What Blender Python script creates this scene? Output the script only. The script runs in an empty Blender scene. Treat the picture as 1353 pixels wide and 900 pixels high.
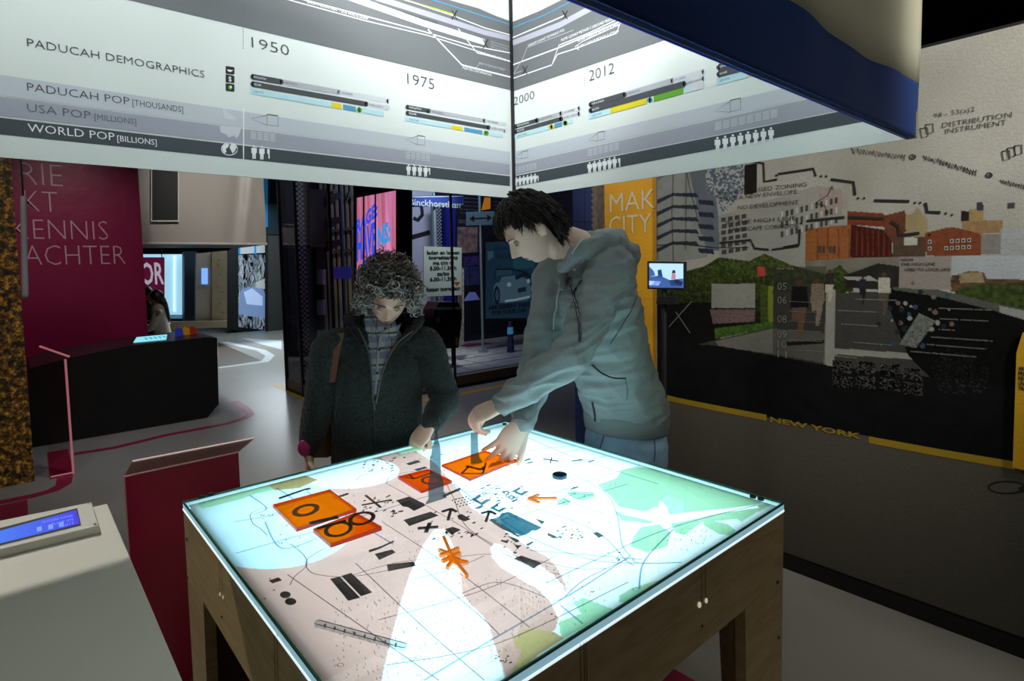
import bpy, bmesh, math, random
import numpy as np
from mathutils import Vector, Matrix, noise
from mathutils.bvhtree import BVHTree
R = random.Random(7)
SC = bpy.context.scene
COL = SC.collection
# ---------------------------------------------------------------- camera
FPX, CYP = 763.6, 400.1
PITCH, ROLL, YAW = 0.0664, -0.0193, 0.8567
CAMP = Vector((0, 0, 1.6))
_d = Vector((math.cos(YAW)*math.cos(PITCH), math.sin(YAW)*math.cos(PITCH), -math.sin(PITCH)))
_r = Vector((math.sin(YAW), -math.cos(YAW), 0)); _u = _r.cross(_d)
RT = _r*math.cos(ROLL) + _u*math.sin(ROLL)
UP = -_r*math.sin(ROLL) + _u*math.cos(ROLL)
FW = _d
cd = bpy.data.cameras.new('camera'); cam = bpy.data.objects.new('camera', cd); COL.objects.link(cam)
cd.sensor_width = 36; cd.lens = FPX*36/1353; cd.shift_y = -(450-CYP)/1353; cd.clip_start = .05; cd.clip_end = 60
cam.matrix_world = Matrix(((RT.x, UP.x, -FW.x, 0), (RT.y, UP.y, -FW.y, 0), (RT.z, UP.z, -FW.z, 1.6), (0, 0, 0, 1)))
SC.camera = cam
# ---------------------------------------------------------------- world, exposure, lamps of the hall
w = bpy.data.worlds.new('hall_dark'); SC.world = w; w.use_nodes = True
w.node_tree.nodes['Background'].inputs[0].default_value = (.5, .6, .7, 1)
w.node_tree.nodes['Background'].inputs[1].default_value = .012
SC.view_settings.view_transform = 'Standard'; SC.view_settings.look = 'None'
SC.view_settings.exposure = 0; SC.view_settings.gamma = 1; SC.view_settings.use_curve_mapping = False
def lamp(kind, name, loc, target, power, size=.3, col=(1, 1, 1), sy=None, spot=60, blend=.3):
    l = bpy.data.lights.new(name, kind); l.energy = power; l.color = col
    if kind == 'AREA':
        l.size = size
        if sy: l.shape = 'RECTANGLE'; l.size_y = sy
    else: l.shadow_soft_size = size
    if kind == 'SPOT': l.spot_size = math.radians(spot); l.spot_blend = blend
    o = bpy.data.objects.new(name, l); COL.objects.link(o); o.location = loc
    o.rotation_euler = (Vector(target)-Vector(loc)).to_track_quat('-Z', 'Y').to_euler()
    return o
# light box under the map
lamp('AREA', 'light_box_lamp', (1.0, 1.34, .79), (1.0, 1.34, 2), 29, 1.21, (.74, .93, 1), 1.16)
# lamps hanging inside the banner box, washing its inner faces
lamp('AREA', 'banner_wash', (.75, .92, 2.95), (.75, 2.33, 2.35), 39, 1.5, (.97, 1, 1), .26)
lamp('AREA', 'banner_wash', (.78, 1.40, 2.95), (2.04, 1.40, 2.35), 24, 1.2, (.97, 1, 1), .26)
# wall washer over the mural
lamp('SPOT', 'mural_spot', (1.75, -1.3, 3.4), (2.95, .42, 2.35), 470, .15, (1, .97, .9), spot=62, blend=1)
lamp('SPOT', 'mural_spot', (1.9, 3.6, 3.3), (2.95, 1.5, 1.9), 130, .15, (1, .95, .88), spot=60, blend=1)
# desk spot, low hall fill
lamp('SPOT', 'desk_spot', (-.5, 3.88, 3.9), (-.3, 1.9, .95), 300, .03, (1, .95, .86), spot=44, blend=.5)
lamp('SPOT', 'floor_spot', (2.4, 5.2, 3.9), (2.1, 3.6, 0), 110, .1, (1, .95, .9), spot=60, blend=1)
lamp('SPOT', 'aisle_spot', (3.0, -1.2, 3.8), (2.1, .1, 0), 90, .1, (1, .97, .88), spot=50, blend=1)
lamp('SPOT', 'magenta_banner_spot', (.6, 6.6, 3.8), (.6, 9.2, 1.5), 90, .1, (1, .92, .9), spot=60, blend=1)
lamp('SPOT', 'far_floor_spot', (4.5, 13.0, 3.9), (3.8, 10.8, 0), 900, .1, (.85, .95, 1), spot=75, blend=.6)
lamp('AREA', 'far_room_lamp', (4.2, 13.5, 3.3), (4.2, 13.5, 0), 90, 2.0, (.75, .9, 1), 2.0)
lamp('SPOT', 'fabric_spot', (1.9, 6.9, 3.9), (2.9, 9.9, 2.7), 230, .1, (1, .97, .93), spot=60, blend=1)
lamp('SPOT', 'aisle_back_spot', (1.0, 4.2, 3.9), (1.7, 5.6, 0), 200, .1, (.95, .97, 1), spot=70, blend=1)
lamp('AREA', 'box_top_lamp', (.9, .75, 3.3), (1.3, 1.9, 1.3), 14, .5, (1, .99, .95), .3)
lamp('SPOT', 'table_side_spot', (-1.6, -1.4, 3.6), (.36, 1.3, .6), 42, .1, (1, .93, .8), spot=40, blend=.8)
lamp('SPOT', 'box_side_spot', (.9, -2.0, 3.3), (1.5, .54, 2.5), 36, .1, (1, .98, .86), spot=50, blend=1)
lamp('SPOT', 'left_spot', (-.6, 3.4, 3.9), (-.6, 5.8, 1.9), 80, .1, (1, .95, .88), spot=60, blend=1)
# ---------------------------------------------------------------- pixel helpers (photo frame 1353x900)
def ray(px, py):
    return (FW*FPX + RT*(px-676.5) - UP*(py-CYP))/FPX
def at(px, py, ax, val):
    d = ray(px, py); i = 'XYZ'.index(ax)
    t = (val-CAMP[i])/d[i]
    return CAMP + d*t
def W(px, py, dep):
    return CAMP + ray(px, py)*dep
def proj(P):
    v = Vector(P)-CAMP; z = v.dot(FW)
    return (676.5+FPX*v.dot(RT)/z, CYP-FPX*v.dot(UP)/z)
LAT = Vector((math.sin(YAW), -math.cos(YAW), 0)); DEP = Vector((math.cos(YAW), math.sin(YAW), 0)); ZZ = Vector((0, 0, 1))
# ---------------------------------------------------------------- materials
def lin(h):
    if isinstance(h, str):
        h = h.lstrip('#'); c = [int(h[i:i+2], 16)/255 for i in (0, 2, 4)]
    else: c = [x/255 for x in h]
    return tuple((x/12.92 if x <= .04045 else ((x+.055)/1.055)**2.4) for x in c)
MATS = {}
def mat(name, col='808080', rough=.6, metal=0, emit=None, estr=1, bump=0, bscale=40, var=0, vscale=8, alpha=None, trans=0, stretch=None, coat=0, sheen=0):
    if name in MATS: return MATS[name]
    m = bpy.data.materials.new(name); m.use_nodes = True; nt = m.node_tree; b = nt.nodes['Principled BSDF']
    c = lin(col); MATS[name] = m
    b.inputs['Base Color'].default_value = (*c, 1); b.inputs['Roughness'].default_value = rough; b.inputs['Metallic'].default_value = metal
    if coat: b.inputs['Coat Weight'].default_value = coat; b.inputs['Coat Roughness'].default_value = .1
    if sheen: b.inputs['Sheen Weight'].default_value = sheen; b.inputs['Sheen Roughness'].default_value = .4
    if emit:
        b.inputs['Emission Color'].default_value = (*lin(emit), 1); b.inputs['Emission Strength'].default_value = estr
    if bump or var:
        tc = nt.nodes.new('ShaderNodeTexCoord'); mp = nt.nodes.new('ShaderNodeMapping'); nt.links.new(tc.outputs['Object'], mp.inputs[0])
        if stretch: mp.inputs['Scale'].default_value = stretch
    if var:
        n = nt.nodes.new('ShaderNodeTexNoise'); n.inputs['Scale'].default_value = vscale; n.inputs['Detail'].default_value = 5
        nt.links.new(mp.outputs[0], n.inputs[0])
        r = nt.nodes.new('ShaderNodeValToRGB'); nt.links.new(n.outputs[0], r.inputs[0])
        r.color_ramp.elements[0].position = .3; r.color_ramp.elements[1].position = .7
        r.color_ramp.elements[0].color = (*[x*(1-var) for x in c], 1); r.color_ramp.elements[1].color = (*[min(1, x*(1+var)) for x in c], 1)
        nt.links.new(r.outputs[0], b.inputs['Base Color'])
    if bump:
        n = nt.nodes.new('ShaderNodeTexNoise'); n.inputs['Scale'].default_value = bscale; n.inputs['Detail'].default_value = 4
        nt.links.new(mp.outputs[0], n.inputs[0])
        bp = nt.nodes.new('ShaderNodeBump'); bp.inputs['Strength'].default_value = bump; bp.inputs['Distance'].default_value = .01
        nt.links.new(n.outputs[0], bp.inputs['Height']); nt.links.new(bp.outputs[0], b.inputs['Normal'])
    return m
def clear(name, tint, gloss=.08, rough=.05):
    """thin clear or tinted sheet: tinted see-through with a sheen"""
    if name in MATS: return MATS[name]
    m = bpy.data.materials.new(name); m.use_nodes = True; nt = m.node_tree; nt.nodes.clear()
    o = nt.nodes.new('ShaderNodeOutputMaterial'); t = nt.nodes.new('ShaderNodeBsdfTransparent'); g = nt.nodes.new('ShaderNodeBsdfGlossy')
    t.inputs[0].default_value = (*tint, 1); g.inputs['Roughness'].default_value = rough
    f = nt.nodes.new('ShaderNodeLayerWeight'); f.inputs[0].default_value = .25
    mul = nt.nodes.new('ShaderNodeMath'); mul.operation = 'MULTIPLY'; nt.links.new(f.outputs['Fresnel'], mul.inputs[0]); mul.inputs[1].default_value = gloss*4
    mx = nt.nodes.new('ShaderNodeMixShader'); nt.links.new(mul.outputs[0], mx.inputs[0]); nt.links.new(t.outputs[0], mx.inputs[1]); nt.links.new(g.outputs[0], mx.inputs[2])
    nt.links.new(mx.outputs[0], o.inputs[0]); MATS[name] = m; return m
def acrylic(name, tint, dif, fac=.35):
    """coloured acrylic: see-through tint mixed with translucent body"""
    if name in MATS: return MATS[name]
    m = clear(name, tint, .06); nt = m.node_tree
    mx0 = [n for n in nt.nodes if n.type == 'MIX_SHADER'][0]; o = [n for n in nt.nodes if n.type == 'OUTPUT_MATERIAL'][0]
    d = nt.nodes.new('ShaderNodeBsdfTranslucent'); d.inputs[0].default_value = (*dif, 1)
    mx = nt.nodes.new('ShaderNodeMixShader'); mx.inputs[0].default_value = fac
    nt.links.new(mx0.outputs[0], mx.inputs[1]); nt.links.new(d.outputs[0], mx.inputs[2]); nt.links.new(mx.outputs[0], o.inputs[0]); return m
def attr_mat(name, kind='diffuse', emis=0, rough=.8, bump=0, bscale=200):
    m = bpy.data.materials.new(name); m.use_nodes = True; nt = m.node_tree; b = nt.nodes['Principled BSDF']
    a = nt.nodes.new('ShaderNodeAttribute'); a.attribute_name = 'print'
    if kind == 'backlit':
        nt.nodes.remove(b); o = nt.nodes['Material Output']
        t = nt.nodes.new('ShaderNodeBsdfTranslucent'); d = nt.nodes.new('ShaderNodeBsdfDiffuse')
        nt.links.new(a.outputs[0], t.inputs[0]); nt.links.new(a.outputs[0], d.inputs[0])
        mx = nt.nodes.new('ShaderNodeMixShader'); mx.inputs[0].default_value = .2
        nt.links.new(t.outputs[0], mx.inputs[1]); nt.links.new(d.outputs[0], mx.inputs[2]); nt.links.new(mx.outputs[0], o.inputs[0])
        return m
    nt.links.new(a.outputs[0], b.inputs['Base Color']); b.inputs['Roughness'].default_value = rough; b.inputs['Specular IOR Level'].default_value = .12
    if emis: nt.links.new(a.outputs[0], b.inputs['Emission Color']); b.inputs['Emission Strength'].default_value = emis
    if bump:
        tc = nt.nodes.new('ShaderNodeTexCoord'); n = nt.nodes.new('ShaderNodeTexNoise'); n.inputs['Scale'].default_value = bscale
        nt.links.new(tc.outputs['Object'], n.inputs[0]); bp = nt.nodes.new('ShaderNodeBump'); bp.inputs['Strength'].default_value = bump; bp.inputs['Distance'].default_value = .005
        nt.links.new(n.outputs[0], bp.inputs['Height']); nt.links.new(bp.outputs[0], b.inputs['Normal'])
    return m
def film(name, tint):
    """transparent printing ink on the lit sheet"""
    m = bpy.data.materials.new(name); m.use_nodes = True; nt = m.node_tree; nt.nodes.clear()
    o = nt.nodes.new('ShaderNodeOutputMaterial'); t = nt.nodes.new('ShaderNodeBsdfTransparent'); t.inputs[0].default_value = (*tint, 1); nt.links.new(t.outputs[0], o.inputs[0]); return m
# ---------------------------------------------------------------- objects
def tag(o, label=None, cat=None, group=None, kind=None):
    if label: o['label'] = label
    if cat: o['category'] = cat
    if group: o['group'] = group
    if kind: o['kind'] = kind
    return o
def thing(name, label, cat, loc=(0, 0, 0), group=None):
    o = bpy.data.objects.new(name, None); COL.objects.link(o); o.location = loc; o.empty_display_size = .1
    return tag(o, label, cat, group)
def setp(o, parent):
    if parent is not None:
        o.parent = parent
        p = Vector((0, 0, 0)); q = parent
        while q is not None: p += Vector(q.location); q = q.parent
        o.location = Vector(o.location)-p
def obj(name, V, F, m, parent=None, smooth=False, bevel=0, label=None):
    me = bpy.data.meshes.new(name); me.from_pydata([tuple(v) for v in V], [], F)
    ms = m if isinstance(m, (list, tuple)) else [m]
    for x in ms: me.materials.append(x)
    if smooth: me.polygons.foreach_set('use_smooth', [True]*len(me.polygons))
    o = bpy.data.objects.new(name, me); COL.objects.link(o)
    if parent is None:   # put the origin at the thing's own base
        n = len(me.vertices)
        if n:
            co = np.empty(n*3); me.vertices.foreach_get('co', co); co = co.reshape(-1, 3)
            c = (co.min(0)+co.max(0))/2; c[2] = co[:, 2].min(); me.vertices.foreach_set('co', (co-c).ravel()); o.location = c; me.update()
    else: setp(o, parent)
    if bevel:
        b = o.modifiers.new('bevel', 'BEVEL'); b.width = bevel; b.segments = 2; b.limit_method = 'ANGLE'
    if label: o['label'] = label
    return o
class MB:
    def __init__(s): s.V = []; s.F = []
    def add(s, V, F):
        n = len(s.V); s.V += [Vector(v) for v in V]; s.F += [tuple(i+n for i in f) for f in F]; return s
    def box(s, lo, hi):
        (a, b, c), (d, e, f) = lo, hi
        return s.add([(a, b, c), (d, b, c), (d, e, c), (a, e, c), (a, b, f), (d, b, f), (d, e, f), (a, e, f)],
                     [(0, 3, 2, 1), (4, 5, 6, 7), (0, 1, 5, 4), (1, 2, 6, 5), (2, 3, 7, 6), (3, 0, 4, 7)])
    def obox(s, c, ax, ay, az):
        """box centred at c with half-axes"""
        c = Vector(c); P = [c+ax*i+ay*j+az*k for k in (-1, 1) for i, j in ((-1, -1), (1, -1), (1, 1), (-1, 1))]
        return s.add(P, [(0, 3, 2, 1), (4, 5, 6, 7), (0, 1, 5, 4), (1, 2, 6, 5), (2, 3, 7, 6), (3, 0, 4, 7)])
    def prism(s, pts, off):
        """planar polygon (world points) extruded by off"""
        n = len(pts); P = [Vector(p) for p in pts]; Q = [p+Vector(off) for p in P]
        return s.add(P+Q, [tuple(range(n))[::-1], tuple(range(n, 2*n))]+[(i, (i+1) % n, n+(i+1) % n, n+i) for i in range(n)])
    def hollow(s, outer, inner, off):
        n = len(outer); off = Vector(off); o = [Vector(p) for p in outer]; i_ = [Vector(p) for p in inner]
        V = o+i_+[p+off for p in o]+[p+off for p in i_]; F = []
        for k in range(n):
            j = (k+1) % n
            F += [(k, j, n+j, n+k), (2*n+k, 3*n+k, 3*n+j, 2*n+j), (k, 2*n+k, 2*n+j, j), (n+k, n+j, 3*n+j, 3*n+k)]
        return s.add(V, F)
    def cyl(s, a, b, r, n=16, r2=None):
        a, b = Vector(a), Vector(b); d = (b-a).normalized(); x = d.orthogonal().normalized(); y = d.cross(x)
        r2 = r if r2 is None else r2
        V = [a+(x*math.cos(t)+y*math.sin(t))*r for t in np.linspace(0, 2*math.pi, n, endpoint=False)]
        V += [b+(x*math.cos(t)+y*math.sin(t))*r2 for t in np.linspace(0, 2*math.pi, n, endpoint=False)]
        return s.add(V, [(i, (i+1) % n, n+(i+1) % n, n+i) for i in range(n)]+[tuple(range(n))[::-1], tuple(range(n, 2*n))])
    def build(s, name, m, parent=None, **k): return obj(name, s.V, s.F, m, parent, **k)
def catmull(P, k):
    P = [np.array(p, float) for p in P]; n = len(P); out = []
    for i in range(n-1):
        p0 = P[max(i-1, 0)]; p1 = P[i]; p2 = P[i+1]; p3 = P[min(i+2, n-1)]
        for j in range(k):
            t = j/k; out.append(.5*((2*p1)+(-p0+p2)*t+(2*p0-5*p1+4*p2-p3)*t*t+(-p0+3*p1-3*p2+p3)*t**3))
    out.append(P[-1]); return out
def tube(path, rad, side=None, n=14, k=4, cap=True):
    """tapered elliptic tube; rad items r or (a along side, b across)"""
    pts = [(*Vector(p), *((r, r) if not hasattr(r, '__len__') else r)) for p, r in zip(path, rad)]
    S = catmull(pts, k) if len(pts) > 2 else [np.array(p) for p in pts] if k == 1 else catmull(pts, max(1, k//2))
    C = [Vector(q[:3]) for q in S]; A = [q[3] for q in S]; B = [q[4] for q in S]; m = len(C)
    rings = []; prev = None
    T = [(C[min(i+1, m-1)]-C[max(i-1, 0)]).normalized() for i in range(m)]
    def ring(c, t, a, b):
        nonlocal prev
        s0 = side if side is not None else (prev if prev is not None else t.orthogonal())
        s1 = (Vector(s0)-t*Vector(s0).dot(t)).normalized(); prev = s1; v = t.cross(s1)
        rings.append([c+s1*(a*math.cos(x))+v*(b*math.sin(x)) for x in np.linspace(0, 2*math.pi, n, endpoint=False)])
    if cap:
        for q in (.15, .5, .85): ring(C[0]-T[0]*(min(A[0], B[0])*.9*math.sqrt(1-q*q)), T[0], A[0]*q, B[0]*q)
    for i in range(m): ring(C[i], T[i], A[i], B[i])
    if cap:
        for q in (.85, .5, .15): ring(C[-1]+T[-1]*(min(A[-1], B[-1])*.9*math.sqrt(1-q*q)), T[-1], A[-1]*q, B[-1]*q)
    V = [v for r_ in rings for v in r_]; F = []
    for i in range(len(rings)-1):
        for j in range(n): F.append((i*n+j, i*n+(j+1) % n, (i+1)*n+(j+1) % n, (i+1)*n+j))
    F.append(tuple(range(n))[::-1]); F.append(tuple(range((len(rings)-1)*n, len(rings)*n)))
    return V, F
def ellipsoid(c, r, ax=None, nu=20, nv=12):
    c = Vector(c); ax = ax or (Vector((1, 0, 0)), Vector((0, 1, 0)), Vector((0, 0, 1))); V = []; F = []
    for i in range(nv+1):
        th = math.pi*(i+.02)/(nv+.04)
        for j in range(nu):
            ph = 2*math.pi*j/nu
            V.append(c+ax[0]*(r[0]*math.sin(th)*math.cos(ph))+ax[1]*(r[1]*math.sin(th)*math.sin(ph))+ax[2]*(r[2]*math.cos(th)))
    for i in range(nv):
        for j in range(nu): F.append((i*nu+j, (i+1)*nu+j, (i+1)*nu+(j+1) % nu, i*nu+(j+1) % nu))
    F.append(tuple(range(nu))); F.append(tuple(range(nv*nu, (nv+1)*nu))[::-1])
    return V, F
def fuse(parts, voxel, smooth, name, m, parent, disp=None):
    """voxel-union closed pieces into one continuous skin, relax it, apply"""
    mb = MB()
    for p in parts: mb.add(*p)
    me = bpy.data.meshes.new('tmp'); me.from_pydata([tuple(v) for v in mb.V], [], mb.F)
    bm = bmesh.new(); bm.from_mesh(me); bmesh.ops.recalc_face_normals(bm, faces=bm.faces); bm.to_mesh(me); bm.free()
    o = bpy.data.objects.new('tmp', me); COL.objects.link(o)
    r = o.modifiers.new('r', 'REMESH'); r.mode = 'VOXEL'; r.voxel_size = voxel
    s = o.modifiers.new('s', 'SMOOTH'); s.iterations = smooth; s.factor = .5
    dg = bpy.context.evaluated_depsgraph_get(); me2 = bpy.data.meshes.new_from_object(o.evaluated_get(dg))
    bpy.data.objects.remove(o); bpy.data.meshes.remove(me)
    me2.name = name; me2.materials.clear()
    for x in (m if isinstance(m, (list, tuple)) else [m]): me2.materials.append(x)
    n = len(me2.vertices); co = np.empty(n*3, np.float32); me2.vertices.foreach_get('co', co); co = co.reshape(-1, 3)
    if disp:
        no = np.empty(n*3, np.float32); me2.vertices.foreach_get('normal', no); no = no.reshape(-1, 3)
        dd = np.array([disp(Vector(c)) for c in co], np.float32); co = co+no*dd[:, None]; me2.vertices.foreach_set('co', co.ravel())
    me2.polygons.foreach_set('use_smooth', [True]*len(me2.polygons)); me2.update()
    o = bpy.data.objects.new(name, me2); COL.objects.link(o)
    if parent is not None: setp(o, parent)
    return o
def bvh(o):
    me = o.data; off = Vector(o.location); q = o.parent
    while q is not None: off += Vector(q.location); q = q.parent
    return BVHTree.FromPolygons([v.co+off for v in me.vertices], [tuple(p.vertices) for p in me.polygons])
def stick(tree, pix, lift=.002, k=6):
    """points where the sight lines through pix meet a surface, lifted off it"""
    P = catmull([(*p, 0) for p in pix], k) if len(pix) > 2 else [np.array((*pix[0], 0))*(1-t)+np.array((*pix[1], 0))*t for t in np.linspace(0, 1, k+1)]
    out = []
    for p in P:
        h = tree.ray_cast(CAMP, ray(p[0], p[1]).normalized())
        if h[0] is not None:
            n = h[1] if h[1].dot(ray(p[0], p[1])) < 0 else -h[1]
            out.append(h[0]+n*lift)
    return out
# ---------------------------------------------------------------- prints on flat sheets
_tc = {}
def tmesh(s, off=0):
    key = (s, off)
    if key in _tc: return _tc[key]
    c = bpy.data.curves.new('t', 'FONT'); c.body = s; c.size = 1; c.resolution_u = 2; c.offset = off
    o = bpy.data.objects.new('t', c); COL.objects.link(o)
    me = bpy.data.meshes.new_from_object(o)
    V = [tuple(v.co) for v in me.vertices]; F = [tuple(p.vertices) for p in me.polygons]
    bpy.data.objects.remove(o); bpy.data.curves.remove(c); bpy.data.meshes.remove(me); _tc[key] = (V, F); return V, F
CAP = max(v[1] for v in tmesh('H')[0])
class Print:
    def __init__(s, ax, val):
        s.ax, s.val = ax, val; i = 'XYZ'.index(ax); s.n = Vector((0, 0, 0)); s.n[i] = 1 if CAMP[i] > val else -1; s.G = {}
    def P(s, p, lv=0):
        return at(p[0], p[1], s.ax, s.val)+s.n*(.0006+.0006*lv)
    def _add(s, name, m, V, F):
        s.G.setdefault((name, m.name), (MB(), m))[0].add(V, F)
    def poly(s, pts, m, lv=1, name='printed_shape'):
        s._add(name, m, [s.P(p, lv) for p in pts], [tuple(range(len(pts)))])
    def line(s, pts, w, m, lv=2, name='printed_line'):
        Q = [s.P(p, lv) for p in pts]; V = []; F = []
        for i, q in enumerate(Q):
            t = (Q[min(i+1, len(Q)-1)]-Q[max(i-1, 0)]).normalized(); b = t.cross(s.n)*(w/2)
            V += [q-b, q+b]
            if i: F.append((2*i-2, 2*i-1, 2*i+1, 2*i))
        s._add(name, m, V, F)
    def ell(s, c, rx, ry, m, lv=2, n=20, name='printed_shape'):
        s.poly([(c[0]+rx*math.cos(t), c[1]+ry*math.sin(t)) for t in np.linspace(0, 2*math.pi, n, endpoint=False)], m, lv, name)
    def ring(s, pts, w, m, lv=2, name='printed_line'):
        s.line(list(pts)+[pts[0], pts[1]], w, m, lv, name)
    def text(s, st, p0, p1, pt, m, off=0, lv=3, name='lettering', flat=True):
        V, F = tmesh(st, off)
        if not V: return
        x0 = min(v[0] for v in V); x1 = max(v[0] for v in V); O = s.P(p0, lv); U = s.P(p1, lv)-O; H = s.P(pt, lv)-O
        if s.ax != 'Z' and flat: U.z = 0; H = Vector((0, 0, H.z))
        s._add(name, m, [O+U*((v[0]-x0)/(x1-x0))+H*(v[1]/CAP) for v in V], F)
    def build(s, parent):
        for (name, _), (mb, m) in s.G.items():
            o = mb.build(name, m, parent)
            if len(mb.F) > 1: o['kind'] = 'stuff'
        s.G = {}
# numpy painters
def vnoise(x, y, seed=0):
    rs = np.random.RandomState(seed); T = rs.rand(256, 256)
    xi = np.floor(x).astype(int); yi = np.floor(y).astype(int); fx = x-xi; fy = y-yi; fx = fx*fx*(3-2*fx); fy = fy*fy*(3-2*fy)
    g = lambda a, b: T[a % 256, b % 256]
    return (g(xi, yi)*(1-fx)+g(xi+1, yi)*fx)*(1-fy)+(g(xi, yi+1)*(1-fx)+g(xi+1, yi+1)*fx)*fy
def inpoly(X, Y, pts):
    r = np.zeros(X.shape, bool); xs = [p[0] for p in pts]; ys = [p[1] for p in pts]
    bb = (X >= min(xs)) & (X <= max(xs)) & (Y >= min(ys)) & (Y <= max(ys)); x = X[bb]; y = Y[bb]; c = np.zeros(x.shape, bool); n = len(pts)
    for i in range(n):
        x1, y1 = pts[i]; x2, y2 = pts[(i+1) % n]
        if y1 == y2: continue
        c ^= ((y1 > y) != (y2 > y)) & (x < (x2-x1)*(y-y1)/(y2-y1)+x1)
    r[bb] = c; return r
def grid_sheet(name, ax, val, u0, u1, v0, v1, step, paint, m, parent, flip=False):
    """finely divided flat sheet with a printed colour on every point"""
    nu = int((u1-u0)/step)+1; nv = int((v1-v0)/step)+1
    U, Vv = np.meshgrid(np.linspace(u0, u1, nu), np.linspace(v0, v1, nv))
    if ax == 'X': P = np.stack([np.full(U.shape, val), U, Vv], -1)
    elif ax == 'Y': P = np.stack([U, np.full(U.shape, val), Vv], -1)
    else: P = np.stack([U, Vv, np.full(U.shape, val)], -1)
    P = P.reshape(-1, 3); D = P-np.array(CAMP); z = D@np.array(FW)
    PX = 676.5+FPX*(D@np.array(RT))/z; PY = CYP-FPX*(D@np.array(UP))/z
    C = paint(PX, PY, P)
    idx = np.arange(nu*nv).reshape(nv, nu); q = np.stack([idx[:-1, :-1], idx[:-1, 1:], idx[1:, 1:], idx[1:, :-1]], -1).reshape(-1, 4)
    me = bpy.data.meshes.new(name); me.vertices.add(len(P)); me.vertices.foreach_set('co', P.astype(np.float32).ravel())
    me.loops.add(len(q)*4); me.loops.foreach_set('vertex_index', q.ravel().astype(np.int32))
    me.polygons.add(len(q)); me.polygons.foreach_set('loop_start', np.arange(0, len(q)*4, 4, dtype=np.int32)); me.update()
    a = me.color_attributes.new('print', 'FLOAT_COLOR', 'POINT')
    a.data.foreach_set('color', np.concatenate([C, np.ones((len(C), 1))], 1).astype(np.float32).ravel())
    me.materials.append(m); o = bpy.data.objects.new(name, me); COL.objects.link(o)
    if parent is not None: setp(o, parent)
    return o
# common inks
WHT = mat('ink_white', 'e8ecec', .7); DRK = mat('ink_charcoal', '3c4146', .7); BLK = mat('ink_black', '0c0c0d', .7)
BLACK = mat('matt_black', '0a0a0b', .6); STEEL = mat('steel', '9a9da0', .35, .9)
# ================================================================ the hall
FLOORM = mat('hall_floor', '8f8c84', .38, var=.10, vscale=1.3)
floor = MB().box((-7, -4, -.1), (12, 20, 0)).build('floor', FLOORM); tag(floor, kind='structure')
CEIL = mat('ceiling_black', '050505', .9); DARKW = mat('wall_black', '0b0b0d', .85)
tag(MB().box((-7, -4, 4.2), (12, 20, 4.3)).build('ceiling', CEIL), kind='structure')
for nm, lo, hi in (('wall_back', (-7, 19.8, 0), (12, 20, 4.2)), ('wall_left', (-7, -4, 0), (-6.9, 19.8, 4.2)), ('wall_front', (-6.9, -4, 0), (12, -3.9, 4.2)), ('wall_right', (11.9, -3.9, 0), (12, 19.8, 4.2))):
    tag(MB().box(lo, hi).build(nm, DARKW), kind='structure')
# floor tapes
MAG = mat('floor_magenta', '8e1038', .5); YEL = mat('floor_yellow', 'c79b0a', .55); TW = mat('floor_white', 'b9c2c6', .5)
fl = Print('Z', 0.0)
fl.poly([(62, 598), (90, 593), (98, 628), (66, 634)], MAG, 0, 'floor_marking'); fl.poly([(0, 668), (36, 660), (40, 720), (0, 725)], MAG, 0, 'floor_marking')
fl.line([(-40, 672), (0, 664), (45, 655), (70, 648), (84, 640), (86, 630)], .10, MAG, 0, 'floor_marking')
fl.line([(98, 600), (150, 592), (220, 575), (300, 560), (322, 553), (331, 548), (325, 540), (310, 530)], .09, MAG, 0, 'floor_marking')
fl.text('MODERNISM', (327, 551), (289, 528), (330, 546), mat('ink_rose', 'b5668a', .6), 0, 1)
fl.poly([(288, 452), (330, 470), (344, 476), (288, 486)], mat('floor_patch_brown', '453b31', .6), 0, 'floor_marking')
fl.line([(296, 452), (345, 463), (357, 470), (350, 478), (289, 486)], .16, TW, 1, 'floor_marking')
fl.poly([(320, 447), (372, 450), (372, 462), (345, 455)], TW, 0, 'floor_marking')
fl.poly([(870, 905), (890, 884), (928, 905), (935, 930), (860, 930)], MAG, 0, 'floor_marking')
fl.poly([(150, 800), (245, 772), (420, 740), (420, 905), (150, 905)], MAG, 0, 'floor_marking')
fl.line([(364, 508), (400, 524), (440, 541)], .12, YEL, 1, 'floor_marking')
fl.line([(470, 543), (603, 522), (680, 506), (745, 492)], .12, YEL, 1, 'floor_marking')
fl.build(floor)
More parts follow.
